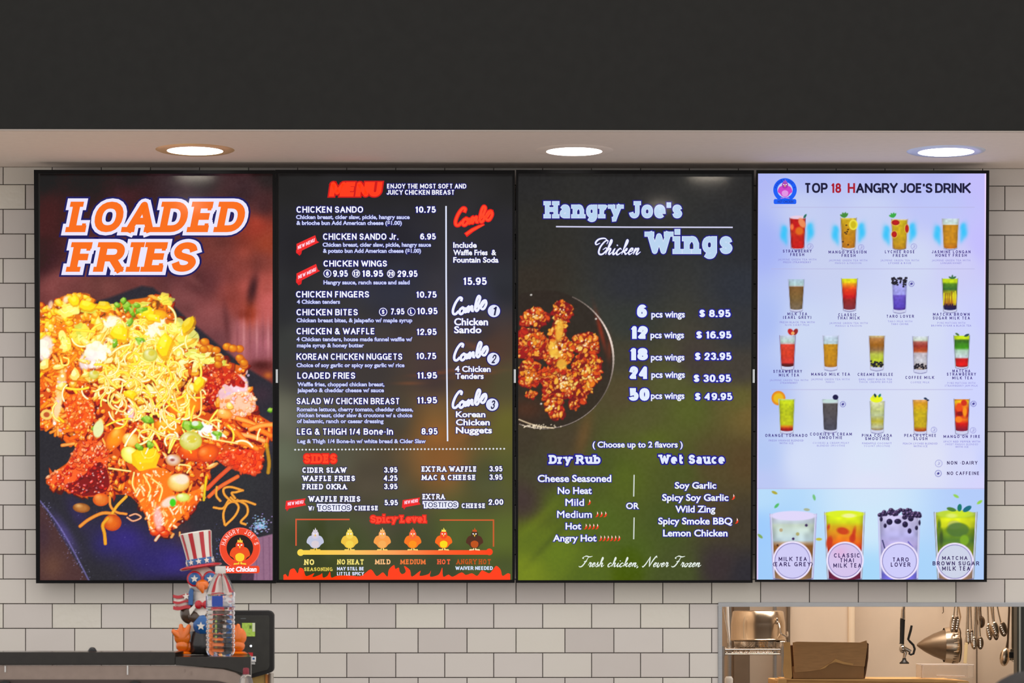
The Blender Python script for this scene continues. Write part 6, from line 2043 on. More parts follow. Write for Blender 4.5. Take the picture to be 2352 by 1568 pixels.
# clear plastic container
M_CLR = mat('clear_plastic', (226, 210, 190), .18, alpha=.3)
M_CLRE = mat('plastic_edge_highlight', (246, 232, 220), .2, alpha=.75)  # tone of the rim and of the painted highlights
ax, bx_ = at(2119, 1527, YC), at(2240, 1556, YC)
cc = empty('plastic_container', ((ax.x + bx_.x) / 2, YC + .03, zc + .003))
tag(cc, 'clear plastic container on the right end of the carton', 'container')
hw_ = (bx_.x - ax.x) / 2
hz = ax.z - zc - .003
m = MB()
m.box(-hw_, hw_, 0, .003, 0, hz).box(-hw_, hw_, .12, .123, 0, hz).box(-hw_, -hw_ + .003, 0, .12, 0, hz).box(hw_ - .003, hw_, 0, .12, 0, hz).box(-hw_, hw_, 0, .12, 0, .003)
m.build('body', M_CLR, cc)
MB().tube([(-hw_ + .004, -.001, 0), (-hw_ + .006, -.001, hz)], .0024, 8).build('corner_highlight', M_CLRE, cc, smooth=True)  # pale tube painting the upright highlight at the corner
MB().tube([(-hw_ + .05, -.002, .008), (hw_ - .03, -.002, .006)], [.0022] * 2, 8).build('bottom_highlight', M_CLRE, cc, smooth=True)  # pale tube painting the level highlight near the bottom
MB().tube([(-hw_, -.001, hz), (hw_, -.001, hz), (hw_, .122, hz), (-hw_, .122, hz)], .0018, 8, closed=True).build('rim', M_CLRE, cc, smooth=True)

# ---- hanging utensils
YU = 11.06
ZR = 1.62
rl = empty('utensil_rail', (at(2230, 1400, YU).x, YU, ZR))
tag(rl, 'steel rail on the kitchen wall that the utensils hang from', 'rail')
MB().tube([(-.15, 0, 0), (.26, 0, 0)], .006, 10).build('bar', M_STEEL, rl, smooth=True)
for x in (-.12, .22):
    MB().tube([(x, 0, 0), (x, KB - YU, 0)], .005, 8).build('bracket', M_STEEL, rl, smooth=True)
M_UT = mat('utensil_steel', (224, 206, 182), .25, metal=1.0)
M_UTD = mat('utensil_steel_dark', (120, 102, 84), .35, metal=.9)
kU = YU / F


def hang(name, px, label, cat, group=None, Y=YU):
    a = at(px, 1390, Y)
    o = empty(name, (a.x, Y, ZR))
    tag(o, label, cat, group)
    return o


def U(dx, py, y=0.0, Y=YU):
    """pixel offset from the hanging line, row -> local point"""
    return (dx * Y / F, y, EYE + (HOR - py) * Y / F - ZR)


def tongs(px, y_end, lean, label, wid=11, headlen=40, teeth=True, my=None, Yd=0.0):
    o = hang('tongs', px, label, 'tongs', 'steel tongs hanging in the kitchen', YU + Yd)
    for sg in (-1, 1):
        top = (0, -.004, 0)
        pts, rad = [], []
        n = 9
        for i in range(n + 1):
            t = i / n
            yy = 1300 + (y_end - 1300) * t
            dx = lean * t * t + sg * (1.2 + (wid / 2) * (t ** 1.5))
            pts.append(U(dx, yy, -.004 + sg * .003))
            rad.append((2.5 + (.8 if t > .85 else 0)) * kU)
        pts[0] = top
        MB().tube(pts, rad, 8, flat=.5).build('arm', M_UT, o, smooth=True)
        if teeth:
            zz_ = y_end - headlen * .45
            hd_ = MB().ball(U(lean + sg * (wid / 2 + .5) - lean * .08, zz_, -.006 + sg * .003), ((wid * .34 + 3.0) * kU, 3.2 * kU, headlen * .58 * kU), 16, 12, (0, -lean / 120.0, 0))
            hd_.build('cupped_head', M_UT if sg < 0 else M_UTD, o, smooth=True)
            m = MB()
            for i in range(5):
                yy = y_end - headlen * .1 - headlen * .75 * i / 5
                dx = lean + sg * (wid / 2 + .5) - lean * .12 * i
                m.ball(U(dx, yy, -.011 + sg * .002), (3.4 * kU, 2.2 * kU, 2.8 * kU), 10, 7)
            m.build('scalloped_head', M_CHROME, o, smooth=True)
    return o


tongs(2199, 1448, -8, 'steel tongs hanging in front of the strainer rim', 9, 34)
tongs(2226, 1476, 1, 'bright steel tongs hanging just beside the strainer', 8, 30)
tongs(2243, 1488, 1, 'long steel tongs with dark cupped tips, middle of the hanging bunch', 14, 26)
tongs(2268, 1466, 12, 'steel tongs leaning outward with scalloped heads', 14, 34)
tongs(2280, 1458, 16, 'outermost leaning tongs with wide scalloped heads in the bunch', 18, 30, Yd=-.02)

# strainer: cone lying on its side
o = hang('conical_strainer', 2150, 'large conical steel strainer hanging sideways, tip towards the sprayer', 'strainer', None, YU + .07)
Yc = YU + .07
kc = Yc / F


def C(px, py, y=0.0):
    return ((px - 2150) * kc, y, EYE + (HOR - py) * kc - ZR)


tip, mouth = C(2106, 1481), C(2200, 1484)
L = mouth[0] - tip[0]
prof = []
for t, rr in [(0, 2), (.04, 5.5), (.18, 15), (.4, 26), (.62, 34), (.8, 39), (.86, 41)]:
    prof.append((rr * kc, tip[0] + L * t))
M_MESH = mat('strainer_mesh', (150, 130, 108), .38, metal=.85, bump=.12, bscale=700)
MB().lathe(prof, 40, (0, 0, tip[2]), 'x').build('mesh_cone', M_MESH, o, smooth=True)
MB().lathe([(39.5 * kc, tip[0] + L * .66), (42 * kc, tip[0] + L * .8), (43.5 * kc, tip[0] + L * .98), (42 * kc, tip[0] + L), (39 * kc, tip[0] + L * .98)], 40, (0, 0, tip[2]), 'x').build('rim_band', M_UT, o, smooth=True)
mm = MB()
for i in range(14):
    a = math.radians(200 + 140 * i / 13 - 70)
    zc2, yc2 = 43.6 * kc * math.cos(a * 1 + math.pi), 43.6 * kc * math.sin(a + math.pi)
for i in range(12):
    a = math.radians(-75 + 150 * i / 11)
    zz, yy = tip[2] + 43.2 * kc * math.sin(a), -43.4 * kc * math.cos(a)
    mm.tube([(tip[0] + L * .84, yy * .985, zz), (tip[0] + L * .96, yy, zz + .003)], .0016, 6)
mm.build('rim_notches', M_UTD, o, smooth=True)
MB().tube([(mouth[0] - .002, -.02, mouth[2] + 43 * kc), (mouth[0] + .008, -.01, mouth[2] + .11), (0.06, 0, 0)], .004, 8).build('hanging_handle', M_UT, o, smooth=True)
MB().lathe([(0, -.002), (40 * kc, -.002), (40 * kc, 0), (0, 0)], 32, (mouth[0] + .006, 0, tip[2]), 'x').build('inner_bowl', M_UTD, o, smooth=True)

o = hang('wooden_spatula', 2220, 'pale wooden stick hanging below the bright tongs', 'spatula', None, YU - .03)
MB().tube([U(4, 1330), U(0, 1440), U(-3, 1480)], .0028, 8).build('handle', M_UT, o, smooth=True)
MB().prism([(U(-7, 1522)[0], U(0, 1522)[2]), (U(0, 1524)[0], U(0, 1524)[2]), (U(3, 1476)[0], U(0, 1476)[2]), (U(-4, 1475)[0], U(0, 1475)[2])], -.004, .004).build('blade', mat('pale_wood', (240, 214, 160), .6), o, bevel=.001)

o = hang('ladle', 2254, 'dark ladle hanging behind the middle tongs', 'ladle', 'ladles hanging in the kitchen', YU)
MB().tube([(0, 0, 0), U(-2, 1400, 0, YU), U(0, 1425)], .003, 8).build('handle', M_UTD, o, smooth=True)
MB().ball(U(1, 1428, .012), (9 * kU, 6 * kU, 14 * kU)).build('bowl', M_UTD, o, smooth=True)
o = hang('ladle', 2316, 'long ladle with a deep bowl hanging beside the dark appliance', 'ladle', 'ladles hanging in the kitchen', YU)
MB().tube([(0, 0, 0), U(2, 1400), U(-1, 1470), U(-4, 1495)], [.004, .004, .004, .007], 10, flat=.5).build('handle', M_UTD, o, smooth=True)
MB().ball(U(-8, 1508), (12 * kU, 9 * kU, 22 * kU), rot=(0, .15, 0)).build('bowl', M_UT, o, smooth=True)
for px, yy, lab in ((2327, 1490, 'flat steel turner handle hanging over the black clip'), (2341, 1500, 'wide steel turner hanging nearest the dark appliance')):
    o = hang('turner', px, lab, 'turner', 'steel turners hanging in the kitchen', YU - .015)
    MB().prism([(-4 * kU, U(0, yy)[2]), (4 * kU, U(0, yy)[2]), (4 * kU, U(0, 1330)[2]), (1.5 * kU, 0), (-1.5 * kU, 0), (-4 * kU, U(0, 1330)[2])], -.002, .002).build('handle', M_UT, o, bevel=.001)
    MB().prism([(-9 * kU, U(0, yy + 26)[2]), (7 * kU, U(0, yy + 26)[2]), (7 * kU, U(0, yy)[2]), (-7 * kU, U(0, yy)[2])], -.003, .001).build('blade', M_UT, o, bevel=.001)
a = at(2328, 1503.5, YU - .05)
cl = empty('binder_clip', (a.x, YU - .05, a.z))
tag(cl, 'black square clip hanging on the steel turners', 'clip')
MB().box(-9.5 * kU, 9.5 * kU, 0, .014, -7 * kU, 7 * kU).build('body', M_BLK, cl, bevel=.002)
MB().tube([(-5 * kU, .005, -6 * kU), (-3 * kU, -.002, -15 * kU), (5 * kU, -.002, -15 * kU), (6 * kU, .005, -6 * kU)], .0016, 8).build('wire_loop', M_CHROME, cl, smooth=True)
a = at(2165, 1392, KB - .01)
hk = MB().tube([(0, .01, .03), (0, -.012, .01), (.001, -.014, -.022), (-.002, -.008, -.026)], .0016, 8).build('wall_hook', M_UTD, None, smooth=True, loc=(a.x, KB - .01, a.z))
tag(hk, 'small hook on the kitchen wall between sprayer and utensils', 'hook')
a = at(2243.5, 1500, KB - .02)
pp = MB().tube([(0, 0, -.5), (0, 0, .3)], .0028, 10).build('conduit', M_DBR, None, smooth=True, loc=tuple(a))
tag(pp, 'thin brown conduit running down the kitchen wall under the utensils', 'pipe')
MB().box(-.008, .008, 0, .02, -.3, -.29).build('pipe_clamp', M_STEEL, pp)

# pre-rinse sprayer
YR = 10.98
o = hang('rinse_sprayer', 2075, 'black and chrome pre-rinse sprayer hanging on its hose', 'sprayer', None, YR)
kr = YR / F


def Rr(px, py, y=0.0):
    return ((px - 2075) * kr, y, EYE + (HOR - py) * kr - ZR)


MB().tube([Rr(2077, 1330), Rr(2076, 1392), Rr(2075, 1400)], [3.2 * kr, 3.2 * kr, 4.2 * kr], 12).build('hose', M_CHROME, o, smooth=True)
MB().tube([Rr(2074.5, 1399), Rr(2074, 1421)], [4.4 * kr, 5.4 * kr], 14).build('collar', M_CHROME, o, smooth=True)
MB().tube([Rr(2074, 1421), Rr(2073, 1424), Rr(2071.5, 1476), Rr(2071, 1479)], [6.4 * kr, 5.8 * kr, 5.2 * kr, 6.2 * kr], 16).build('grip', M_BLK, o, smooth=True)
m = MB().ball(Rr(2073, 1490), (8 * kr, 8 * kr, 10 * kr))
m.tube([Rr(2073, 1490), Rr(2079, 1500), Rr(2076, 1514)], [5 * kr, 4.6 * kr, 3 * kr], 12)
m.tube([Rr(2077, 1488), Rr(2092, 1496)], [5 * kr, 4 * kr], 12)
m.build('valve_body', M_CHROME, o, smooth=True)
MB().tube([Rr(2094, 1436), Rr(2092, 1446), Rr(2086, 1468), Rr(2090, 1473), Rr(2098, 1481), Rr(2101, 1490), Rr(2098, 1501), Rr(2092, 1503), Rr(2087, 1500)], [2.6 * kr, 3 * kr, 2.8 * kr, 2.8 * kr, 2.8 * kr, 2.8 * kr, 2.8 * kr, 2.6 * kr, 2.2 * kr], 10).build('lever', M_BLK, o, smooth=True)
z0 = Rr(0, 1524)[2]
MB().lathe([(0, z0), (11 * kr, z0), (11.5 * kr, z0 + 2 * kr), (5 * kr, z0 + 8 * kr), (4 * kr, z0 + 13 * kr), (0, z0 + 13 * kr)], 20, (Rr(2077, 0)[0], 0, 0)).build('spray_head', M_BLK, o, smooth=True)
MB().tube([Rr(2077, 1330), (Rr(2077, 1330)[0], .02, .25), (Rr(2077, 1330)[0], KB - YR, .3)], .008, 10).build('riser', M_STEEL, o, smooth=True)

# dark appliance at the right edge
a = at(2338, 1400, 10.7)
ap = empty('dark_appliance', (a.x + .2, 10.7, 0))
tag(ap, 'tall dark green-grey appliance at the edge of the opening', 'appliance')
MB().box(-.2, .3, .015, .09, 0.0, 1.9).build('body', M_DGR, ap, bevel=.006)
MB().box(-.196, .296, 0, .013, .1, 1.88).build('door', M_DGR, ap, bevel=.004)
MB().box(-.196, -.19, -.003, 0, .1, 1.88).build('door_edge', mat('pale_edge', (150, 160, 160), .4), ap)

# ------------------------------------------------------------------ service counter in front, at the left
YN = 6.5
kN = YN / F
a1 = P(402, 1497, YN)
a2 = P(405, 1508, YN)
a3 = P(583, 1508, YN)
XW = -2.05
zt1, zt2 = a1.z, a2.z
zb1 = P(402, 1527, YN).z
zb2 = P(500, 1534, YN).z
xs2 = P(576, 1508, YN).x
ct = empty('service_counter', (0, YN, 0))
tag(ct, 'service counter with glossy black top and taupe metal front', 'counter')
MB().box(XW, a1.x, 0, .19, zb1, zt1).build('top_slab', M_SLAB, ct, bevel=.0018)
sl = [(a1.x + .0005, zb1), (P(520, 1534, YN).x, P(520, 1536, YN).z), (P(552, 1546, YN).x, P(552, 1546, YN).z), (P(576, 1556, YN).x, P(576, 1556, YN).z), (xs2, P(0, 1530, YN).z), (xs2, zt2), (a1.x + .0005, zt2)]
MB().prism(sl, 0, .02).build('slab_edge', M_SLAB, ct, bevel=.0015)
m = MB()
m.add([(XW, .1905, zb1), (a1.x, .1905, zb1), (a1.x, .021, zb1), (xs2, .021, zb1), (xs2 - .055, .62, zb1), (XW, .62, zb1),
       (XW, .1905, zt2), (a1.x, .1905, zt2), (a1.x, .021, zt2), (xs2, .021, zt2), (xs2 - .055, .62, zt2), (XW, .62, zt2)],
      [(0, 5, 4, 3, 2, 1), (6, 7, 8, 9, 10, 11)] + [(i, (i + 1) % 6, (i + 1) % 6 + 6, i + 6) for i in range(6)])
m.build('lower_slab', M_SLAB, ct)


def cp(px, py, Y=YN):
    q = P(px, py, Y)
    return (q.x, q.z)


val = [cp(-60, 1526.5), cp(402, 1528.5), cp(470, 1533), cp(512, 1536.5), cp(540, 1544), cp(556, 1554), cp(566, 1570), cp(570, 1600), cp(-60, 1600)][::-1]
val[-1] = (XW, val[-1][1])
val[0] = (XW, val[0][1])
MB().prism(val, .004, .03).build('valance', M_TAUPE, ct)
lowp = [cp(-60, 1559), cp(440, 1560.5), cp(500, 1563), cp(530, 1570), cp(545, 1600), cp(-60, 1600)][::-1]
lowp[-1] = (XW, lowp[-1][1])
lowp[0] = (XW, lowp[0][1])
MB().prism(lowp, -.004, .0035).build('lower_trim', M_BROWN, ct)
xe = cp(560, 1600)[0]
MB().box(XW, xe - .06, .031, .58, 0, cp(0, 1598)[1]).build('cabinet_body', M_BROWN, ct, bevel=.003)
MB().box(XW, cp(640, 1600)[0], -.26, .009, 1.02, P(600, 1660, YN - .15).z).build('front_ledge', M_BROWN, ct)
for px, y0, y1, wd in ((12, 1529, 1543, 1.6), (293, 1528, 1549, 1.6), (424, 1536, 1543, .9), (439, 1541, 1549, .9)):
    q0, q1 = cp(px, y1), cp(px, y0)
    MB().tube([(q0[0], .0, q0[1]), (q1[0], .0, q1[1])], wd * kN, 8).build('pin', M_WHITE if wd > 1 else M_TAUPE, ct, smooth=True)
for px in (14, 312):
    q = cp(px, 1574)
    MB().lathe([(0, -.02), (.011, -.02), (.013, -.015), (.013, 0), (0, 0)], 20, (q[0], -.004, q[1]), 'y').build('knob', M_BLK, ct, smooth=True)

# black call-bell dome on the slab
a = P(212, 1490, 6.64)
d_ = empty('counter_bell', (a.x, 6.64, zt1))
tag(d_, 'small shiny black dome on the black counter slab', 'bell')
MB().lathe([(0, .0088), (.003, .0086), (.0062, .0068), (.0088, .003), (.0095, 0)], 28).build('dome', mat('black_gloss', (14, 14, 16), .08), d_, smooth=True)
MB().lathe([(0, 0), (.0105, 0), (.0105, .0012), (0, .0012)], 28).build('base', M_BLK, d_)

# ------------------------------------------------------------------ eagle figurine
YE = 6.78
kE = YE / F
ZT = zt2
eg = empty('eagle_figurine', (P(470, 1500, YE).x, YE, ZT + .0008))
tag(eg, 'seated eagle figurine in a striped stars top hat on the counter', 'figurine')
M_EW = mat('ceramic_white', (232, 226, 216), .3, coat=.3)
M_ER = mat('ceramic_red', (190, 22, 38), .25, coat=.4)
M_EB = mat('ceramic_blue', (24, 92, 160), .25, coat=.4)
M_EO = mat('ceramic_orange', (232, 112, 14), .22, coat=.5)
M_EBR = mat('ceramic_brown', (74, 58, 46), .25, coat=.4)
M_EK = mat('ceramic_black', (30, 29, 30), .3, coat=.3)
BY = P(0, 1500, YE)
PB_ = HOR + (EYE - ZT) / kE       # row of the counter top under the figurine


def e(px, py, y=0.0):
    return ((px - 470) * kE, y * kE, (PB_ - py) * kE)


def eb(name, px, py, y, rx, ry, rz, m, parent=eg, rot=None, seg=20, rings=12):
    return MB().ball(e(px, py, y), (rx * kE, ry * kE, rz * kE), seg, rings, rot).build(name, m, parent, smooth=True)


def star(name, px, py, y, r, m, parent, rot=0.0, th=1.2):
    pts = []
    for i in range(10):
        a = math.pi / 2 + rot + math.pi * i / 5
        q = r if i % 2 == 0 else r * .45
        pts.append(((px - 470 + q * math.cos(a)) * kE, (PB_ - py + q * math.sin(a)) * kE))
    return MB().prism(pts, (y - th) * kE, y * kE).build(name, m, parent)


# body: trunk, trousers, tail coat
MB().lathe([(0, 0), (30 * kE, 0), (36 * kE, 6 * kE), (37 * kE, 22 * kE), (34 * kE, 44 * kE), (30 * kE, 60 * kE), (0, 62 * kE)], 28, e(468, PB_, 4)).build('trousers', M_EK, eg, smooth=True)
body = MB().lathe([(0, 52 * kE), (30 * kE, 52 * kE), (34 * kE, 70 * kE), (34 * kE, 92 * kE), (28 * kE, 116 * kE), (22 * kE, 134 * kE), (0, 136 * kE)], 28, e(466, PB_, 4)).build('body', M_EW, eg, smooth=True)
for sg, nx in ((-1, 438), (1, 496)):
    wg = MB().ball(e(nx, 1410, -4), (24 * kE, 22 * kE, 24 * kE), 20, 12, (0, sg * .5, 0))
    wg.ball(e(nx + sg * -14, 1418, -20), (20 * kE, 12 * kE, 14 * kE), 16, 10, (0, sg * -.3, 0))
    wg.build('wing', M_EBR, eg, smooth=True)
vs = MB().ball(e(468, 1434, -16), (24 * kE, 22 * kE, 27 * kE), 24, 14)
vs.build('vest', M_EB, eg, smooth=True)
star('vest_star', 465, 1438, -37.5, 10, M_EW, eg)
# lapels, bow tie
MB().prism([((437 - 470) * kE, (PB_ - 1400) * kE), ((446 - 470) * kE, (PB_ - 1392) * kE), ((458 - 470) * kE, (PB_ - 1378) * kE), ((454 - 470) * kE, (PB_ - 1394) * kE), ((440 - 470) * kE, (PB_ - 1414) * kE)][::-1], -33 * kE, -26 * kE).build('collar', M_EW, eg, bevel=.0008)
bt = MB()
for sg in (-1, 1):
    bt.ball(e(468 + sg * 9, 1389, -32), (9 * kE, 5 * kE, 10 * kE), 16, 10)
bt.ball(e(468, 1389, -35), (4 * kE, 4 * kE, 5 * kE), 12, 8)
bt.build('bow_tie', M_ER, eg, smooth=True)
# striped epaulettes with a star
for sg, x0 in ((-1, 400), (1, 500)):
    bse = MB().ball(e(x0 + 20, 1383, -8), (20 * kE, 14 * kE, 15 * kE), 18, 10)
    sh_ = bse.build('epaulette', M_EW, eg, smooth=True)
    for i, (ya, yb_) in enumerate(((1366, 1373), (1380, 1385.5), (1392, 1400))):
        pts = [((x0 + u - 470) * kE, (PB_ - (ya if s_ == 0 else yb_) - 2.2 * math.sin(u / 7.0)) * kE) for s_, rg_ in ((0, range(0, 41, 5)), (1, range(40, -1, -5))) for u in rg_]
        MB().prism(pts[::-1], -24 * kE, -8 * kE).build('stripe', M_ER, sh_, bevel=.0006)
    if sg < 0:
        MB().prism([((435 - 470) * kE, (PB_ - 1390) * kE), ((445 - 470) * kE, (PB_ - 1390) * kE), ((447 - 470) * kE, (PB_ - 1356) * kE), ((440 - 470) * kE, (PB_ - 1350) * kE), ((436 - 470) * kE, (PB_ - 1360) * kE)], -27 * kE, -14 * kE).build('strap', M_EB, sh_, bevel=.001)
        star('shoulder_star', 430, 1370, -27, 8.5, M_EW, sh_, .1)
# head, beak, goggles
hd = MB().ball(e(464, 1334, 0), (32 * kE, 30 * kE, 34 * kE), 28, 16)
hd.ball(e(463, 1370, 2), (24 * kE, 22 * kE, 30 * kE), 24, 12)
hd.build('head', M_EW, eg, smooth=True)
bk = MB().ball(e(468, 1344, -28), (16 * kE, 18 * kE, 13 * kE), 20, 12)
bk.tube([e(466, 1344, -38), e(467, 1352, -44), e(470, 1363, -42)], [9 * kE, 7 * kE, 2 * kE], 12)
bk.build('beak', M_EO, eg, smooth=True)
gg = MB()
for x in (450, 486):
    gg.lathe([(0, -5 * kE), (15 * kE, -5 * kE), (18 * kE, -3 * kE), (18 * kE, 4 * kE), (0, 4 * kE)], 28, e(x, 1330, -27), 'y')
gg.box((462 - 470) * kE, (474 - 470) * kE, -32 * kE, -26 * kE, (PB_ - 1331) * kE, (PB_ - 1324) * kE)
gfr = gg.build('goggles', M_ER, eg, smooth=True)
for x in (450, 486):
    MB().lathe([(0, -6.2 * kE), (13.5 * kE, -5.6 * kE), (14.2 * kE, -4.8 * kE), (0, -4.8 * kE)], 28, e(x, 1330, -27), 'y').build('lens', M_EB, gfr, smooth=True)
    star('lens_star', x, 1330, -33.4, 9, M_EW, gfr)
# feet: soles to the front, three toes each
for sg, fx in ((-1, 421), (1, 549)):
    f_ = MB().ball(e(fx, 1462, -22), (19 * kE, 9 * kE, 21 * kE), 18, 12)
    f_.ball(e(fx, 1483, -20), (15 * kE, 12 * kE, 14 * kE), 18, 12)
    for dx, ty in ((-20, 1447), (-3, 1435), (15, 1436)):
        if sg > 0:
            dx, ty = -dx * .55 - 2, ty
        f_.tube([e(fx + dx * .35, 1462, -22), e(fx + dx * .75, (ty + 1462) / 2 - 1, -24), e(fx + dx, ty + 3, -23)], [9 * kE, 7.5 * kE, 5 * kE], 12)
        f_.ball(e(fx + dx, ty + 3, -23), (5 * kE, 5 * kE, 5.5 * kE), 12, 8)
    f_.build('foot', M_EO, eg, smooth=True)
    MB().tube([e(fx, 1488, -14), e(470 + sg * 24, 1482, 0)], [12 * kE, 15 * kE], 14).build('leg', M_EO, eg, smooth=True)
    MB().lathe([(0, 0), (20 * kE, 0), (21 * kE, 3 * kE), (14 * kE, 7 * kE), (0, 8 * kE)], 24, e(fx, PB_, -16)).build('foot_pad', M_EO, eg, smooth=True)
# hat
ht = empty('hat', e(461, 1300, 0), (0, math.radians(-9), 0))
ht.parent = eg
hs = kE
MB().lathe([(31 * hs, -2 * hs), (46 * hs, -5 * hs), (49 * hs, -2.5 * hs), (47 * hs, 0), (31 * hs, 3 * hs), (0, 3 * hs), (0, -2 * hs), (31 * hs, -2 * hs)], 44).build('brim', M_ER, ht, smooth=True)
cr_p = [(29.5, 2), (29.5, 14), (31, 32), (33.5, 52), (36.5, 72), (36.8, 76), (34, 78.5), (0, 79)]
MB().lathe([(a * hs, b * hs) for a, b in cr_p], 48).build('crown', M_EW, ht, smooth=True)
n = 9
for i in range(n):
    a0 = 360 / n * i + 8
    MB().lathe([(a * hs * 1.012, b * hs) for a, b in cr_p[1:6]], 5, a0=a0, a1=a0 + 360 / n * .42).build('red_stripe', M_ER, ht, smooth=True)
MB().lathe([(30.6 * hs, 2 * hs), (31 * hs, 4 * hs), (31.4 * hs, 15 * hs), (30.8 * hs, 17 * hs), (29 * hs, 17 * hs)], 44).build('hat_band', M_EB, ht, smooth=True)
for i in range(7):
    a = math.radians(-90 + (i - 3) * 34)
    m = MB()
    pts = []
    for q in range(10):
        an = math.pi / 2 + math.pi * q / 5
        rr = 7.5 if q % 2 == 0 else 3.4
        pts.append((rr * math.cos(an) * hs, rr * math.sin(an) * hs))
    o = m.prism(pts, -1.0 * hs, 0).build('band_star', M_EW, ht)
    o.location = (31.6 * hs * math.cos(a), 31.6 * hs * math.sin(a), 10 * hs)
    o.rotation_euler = (0, 0, a + math.pi / 2)

# ------------------------------------------------------------------ water bottle
YBt = 6.575
kB = YBt / F
wb_ = empty('water_bottle', (P(506.5, 1500, YBt).x, YBt, ZT))
tag(wb_, 'clear ribbed plastic water bottle in front of the eagle figurine', 'bottle')
M_BOT = mat('clear_bottle', (250, 250, 252), .03, trans=1.0, ior=1.22)
pr = [(0, 0), (22, 0), (27, 1.5), (31, 7), (33, 14)]
h = 16.0
while h < 108:
    pr += [(33.4, h), (31.6, h + 3.5), (31.2, h + 5.5), (33.4, h + 9)]
    h += 10.5
pr += [(33.8, 112), (32.6, 113.5), (32.6, 139), (33.8, 141), (33.4, 144), (31, 153), (27, 164), (22, 174), (17.5, 182), (14, 187), (11.5, 190), (11, 196), (0, 196)]
MB().lathe([(a * kB, b * kB) for a, b in pr], 40).build('body', M_BOT, wb_, smooth=True)
MB().lathe([(0, 190 * kB), (12.2 * kB, 190 * kB), (12.4 * kB, 192 * kB), (12.2 * kB, 205 * kB), (11 * kB, 206.5 * kB), (0, 206.5 * kB)], 28).build('cap', mat('bottle_cap', (206, 204, 198), .35), wb_, smooth=True)
M_LBL = mat('label_film', (232, 236, 244), .25, alpha=.28)
lb = MB().lathe([(33.2 * kB, 113.5 * kB), (33.2 * kB, 139 * kB)], 44).build('label', M_LBL, wb_, smooth=True)
MB().lathe([(33.5 * kB, 114.5 * kB), (33.5 * kB, 138.5 * kB)], 8, a0=239, a1=284).build('label_print', mat('label_blue', (30, 66, 160), .4), lb, smooth=True)
MB().lathe([(33.5 * kB, 114.5 * kB), (33.5 * kB, 138.5 * kB)], 5, a0=186, a1=206).build('label_print', mat('label_navy', (40, 40, 110), .4), lb, smooth=True)
MB().lathe([(33.6 * kB, 112.5 * kB), (33.6 * kB, 114 * kB)], 40, a0=150, a1=390).build('label_line', mat('label_line', (44, 44, 110), .4), lb, smooth=True)

# ------------------------------------------------------------------ tablet terminal on its stand
YT = 7.25
kT = YT / F
tt = empty('tablet_terminal', (P(555, 1480, YT).x, YT, 0))
tag(tt, 'black tablet terminal with a green sticker behind the eagle figurine', 'terminal')


def tp(px, py):
    return ((px - 555) * kT, P(555, py, YT).z)


outl = [tp(468, 1401), tp(616, 1401), tp(622, 1402.5), tp(627, 1406), tp(629.5, 1412), tp(629.5, 1534), tp(628, 1540), tp(622, 1544), tp(600, 1551), tp(562, 1561), tp(545, 1562), tp(468, 1562)]
MB().prism(outl[::-1], 0, .022).build('housing', M_BLK, tt, bevel=.003, seg=3)
inn = [tp(474, 1413), tp(616, 1413), tp(619, 1418), tp(619, 1530), tp(614, 1538), tp(560, 1552), tp(474, 1554)]
MB().prism(inn[::-1], -.0016, -.0001).build('back_panel', M_BLKM, tt, bevel=.0006)


def plate(name, x0, y0, x1, y1, m, y=-.0022, parent=tt, skew=0):
    return MB().prism([tp(x0, y1), tp(x1 + skew, y1), tp(x1, y0), tp(x0, y0)], y - .0005, y).build(name, m, parent)


stk = plate('green_sticker', 556, 1430, 586, 1461, mat('sticker_green', (166, 200, 80), .6, noise=.22, nscale=160))
plate('sticker_edge', 580, 1430, 586, 1450, mat('sticker_pale', (214, 222, 190), .6), -.0029, stk)
plate('sticker_mark', 573, 1436, 578, 1443, mat('sticker_dark', (90, 120, 50), .6), -.0029, stk)
MB().lathe([(0, -.003), (2.6 * kT, -.003), (2.6 * kT, 0), (0, 0)], 16, (tp(576.5, 1483)[0], -.0018, tp(576.5, 1483)[1]), 'y').build('indicator_light', mat('indicator', (236, 244, 250), .4, emit=.8), tt)
plate('red_label', 569, 1498, 581, 1507, mat('label_red', (190, 40, 48), .5))
wl = plate('white_label', 577, 1507, 588, 1519, M_WHITE)
plate('white_label_mark', 580.5, 1510, 585, 1514, M_EB, -.0029, wl)
for i, yy in enumerate((1521, 1523.4)):
    plate('label_text_line', 577, yy, 586, yy + 1.4, M_WHITE)
plate('maker_mark', 553, 1419, 565, 1421.5, mat('mark_grey', (84, 88, 90), .5))
# post and wooden board below
x = tp(620, 1500)[0]
MB().tube([(x, .03, 0), (x, .03, tp(0, 1546)[1])], 6.5 * kT, 16).build('post', mat('post_steel', (170, 162, 152), .35, metal=.5), tt, smooth=True)
x0, x1 = tp(560, 0)[0], tp(612, 0)[0]
wb2 = MB().box(x0, x1, .024, .05, 0, tp(0, 1548)[1]).build('wooden_board', mat('board_wood', (196, 164, 96), .6, noise=.12, nscale=40), tt, bevel=.002)
MB().box(x1 - .004, x1 + .001, .02, .052, 0, tp(0, 1549)[1]).build('board_edge', mat('board_edge', (206, 130, 60), .5), wb2)
MB().box(-.12, .12, -.05, .15, 0, .03).build('base', M_BLK, tt, bevel=.006)

# ------------------------------------------------------------------ small glass shaker with a red cap
YJ = 6.35
kJ = YJ / F
jr = empty('glass_shaker', (P(565, 1560, YJ).x, YJ, P(600, 1660, YN - .15).z + .0006))
tag(jr, 'small clear glass shaker with a dark red cap beside the counter end', 'shaker')
zj = jr.location.z


def jz(py):
    return P(565, py, YJ).z - zj


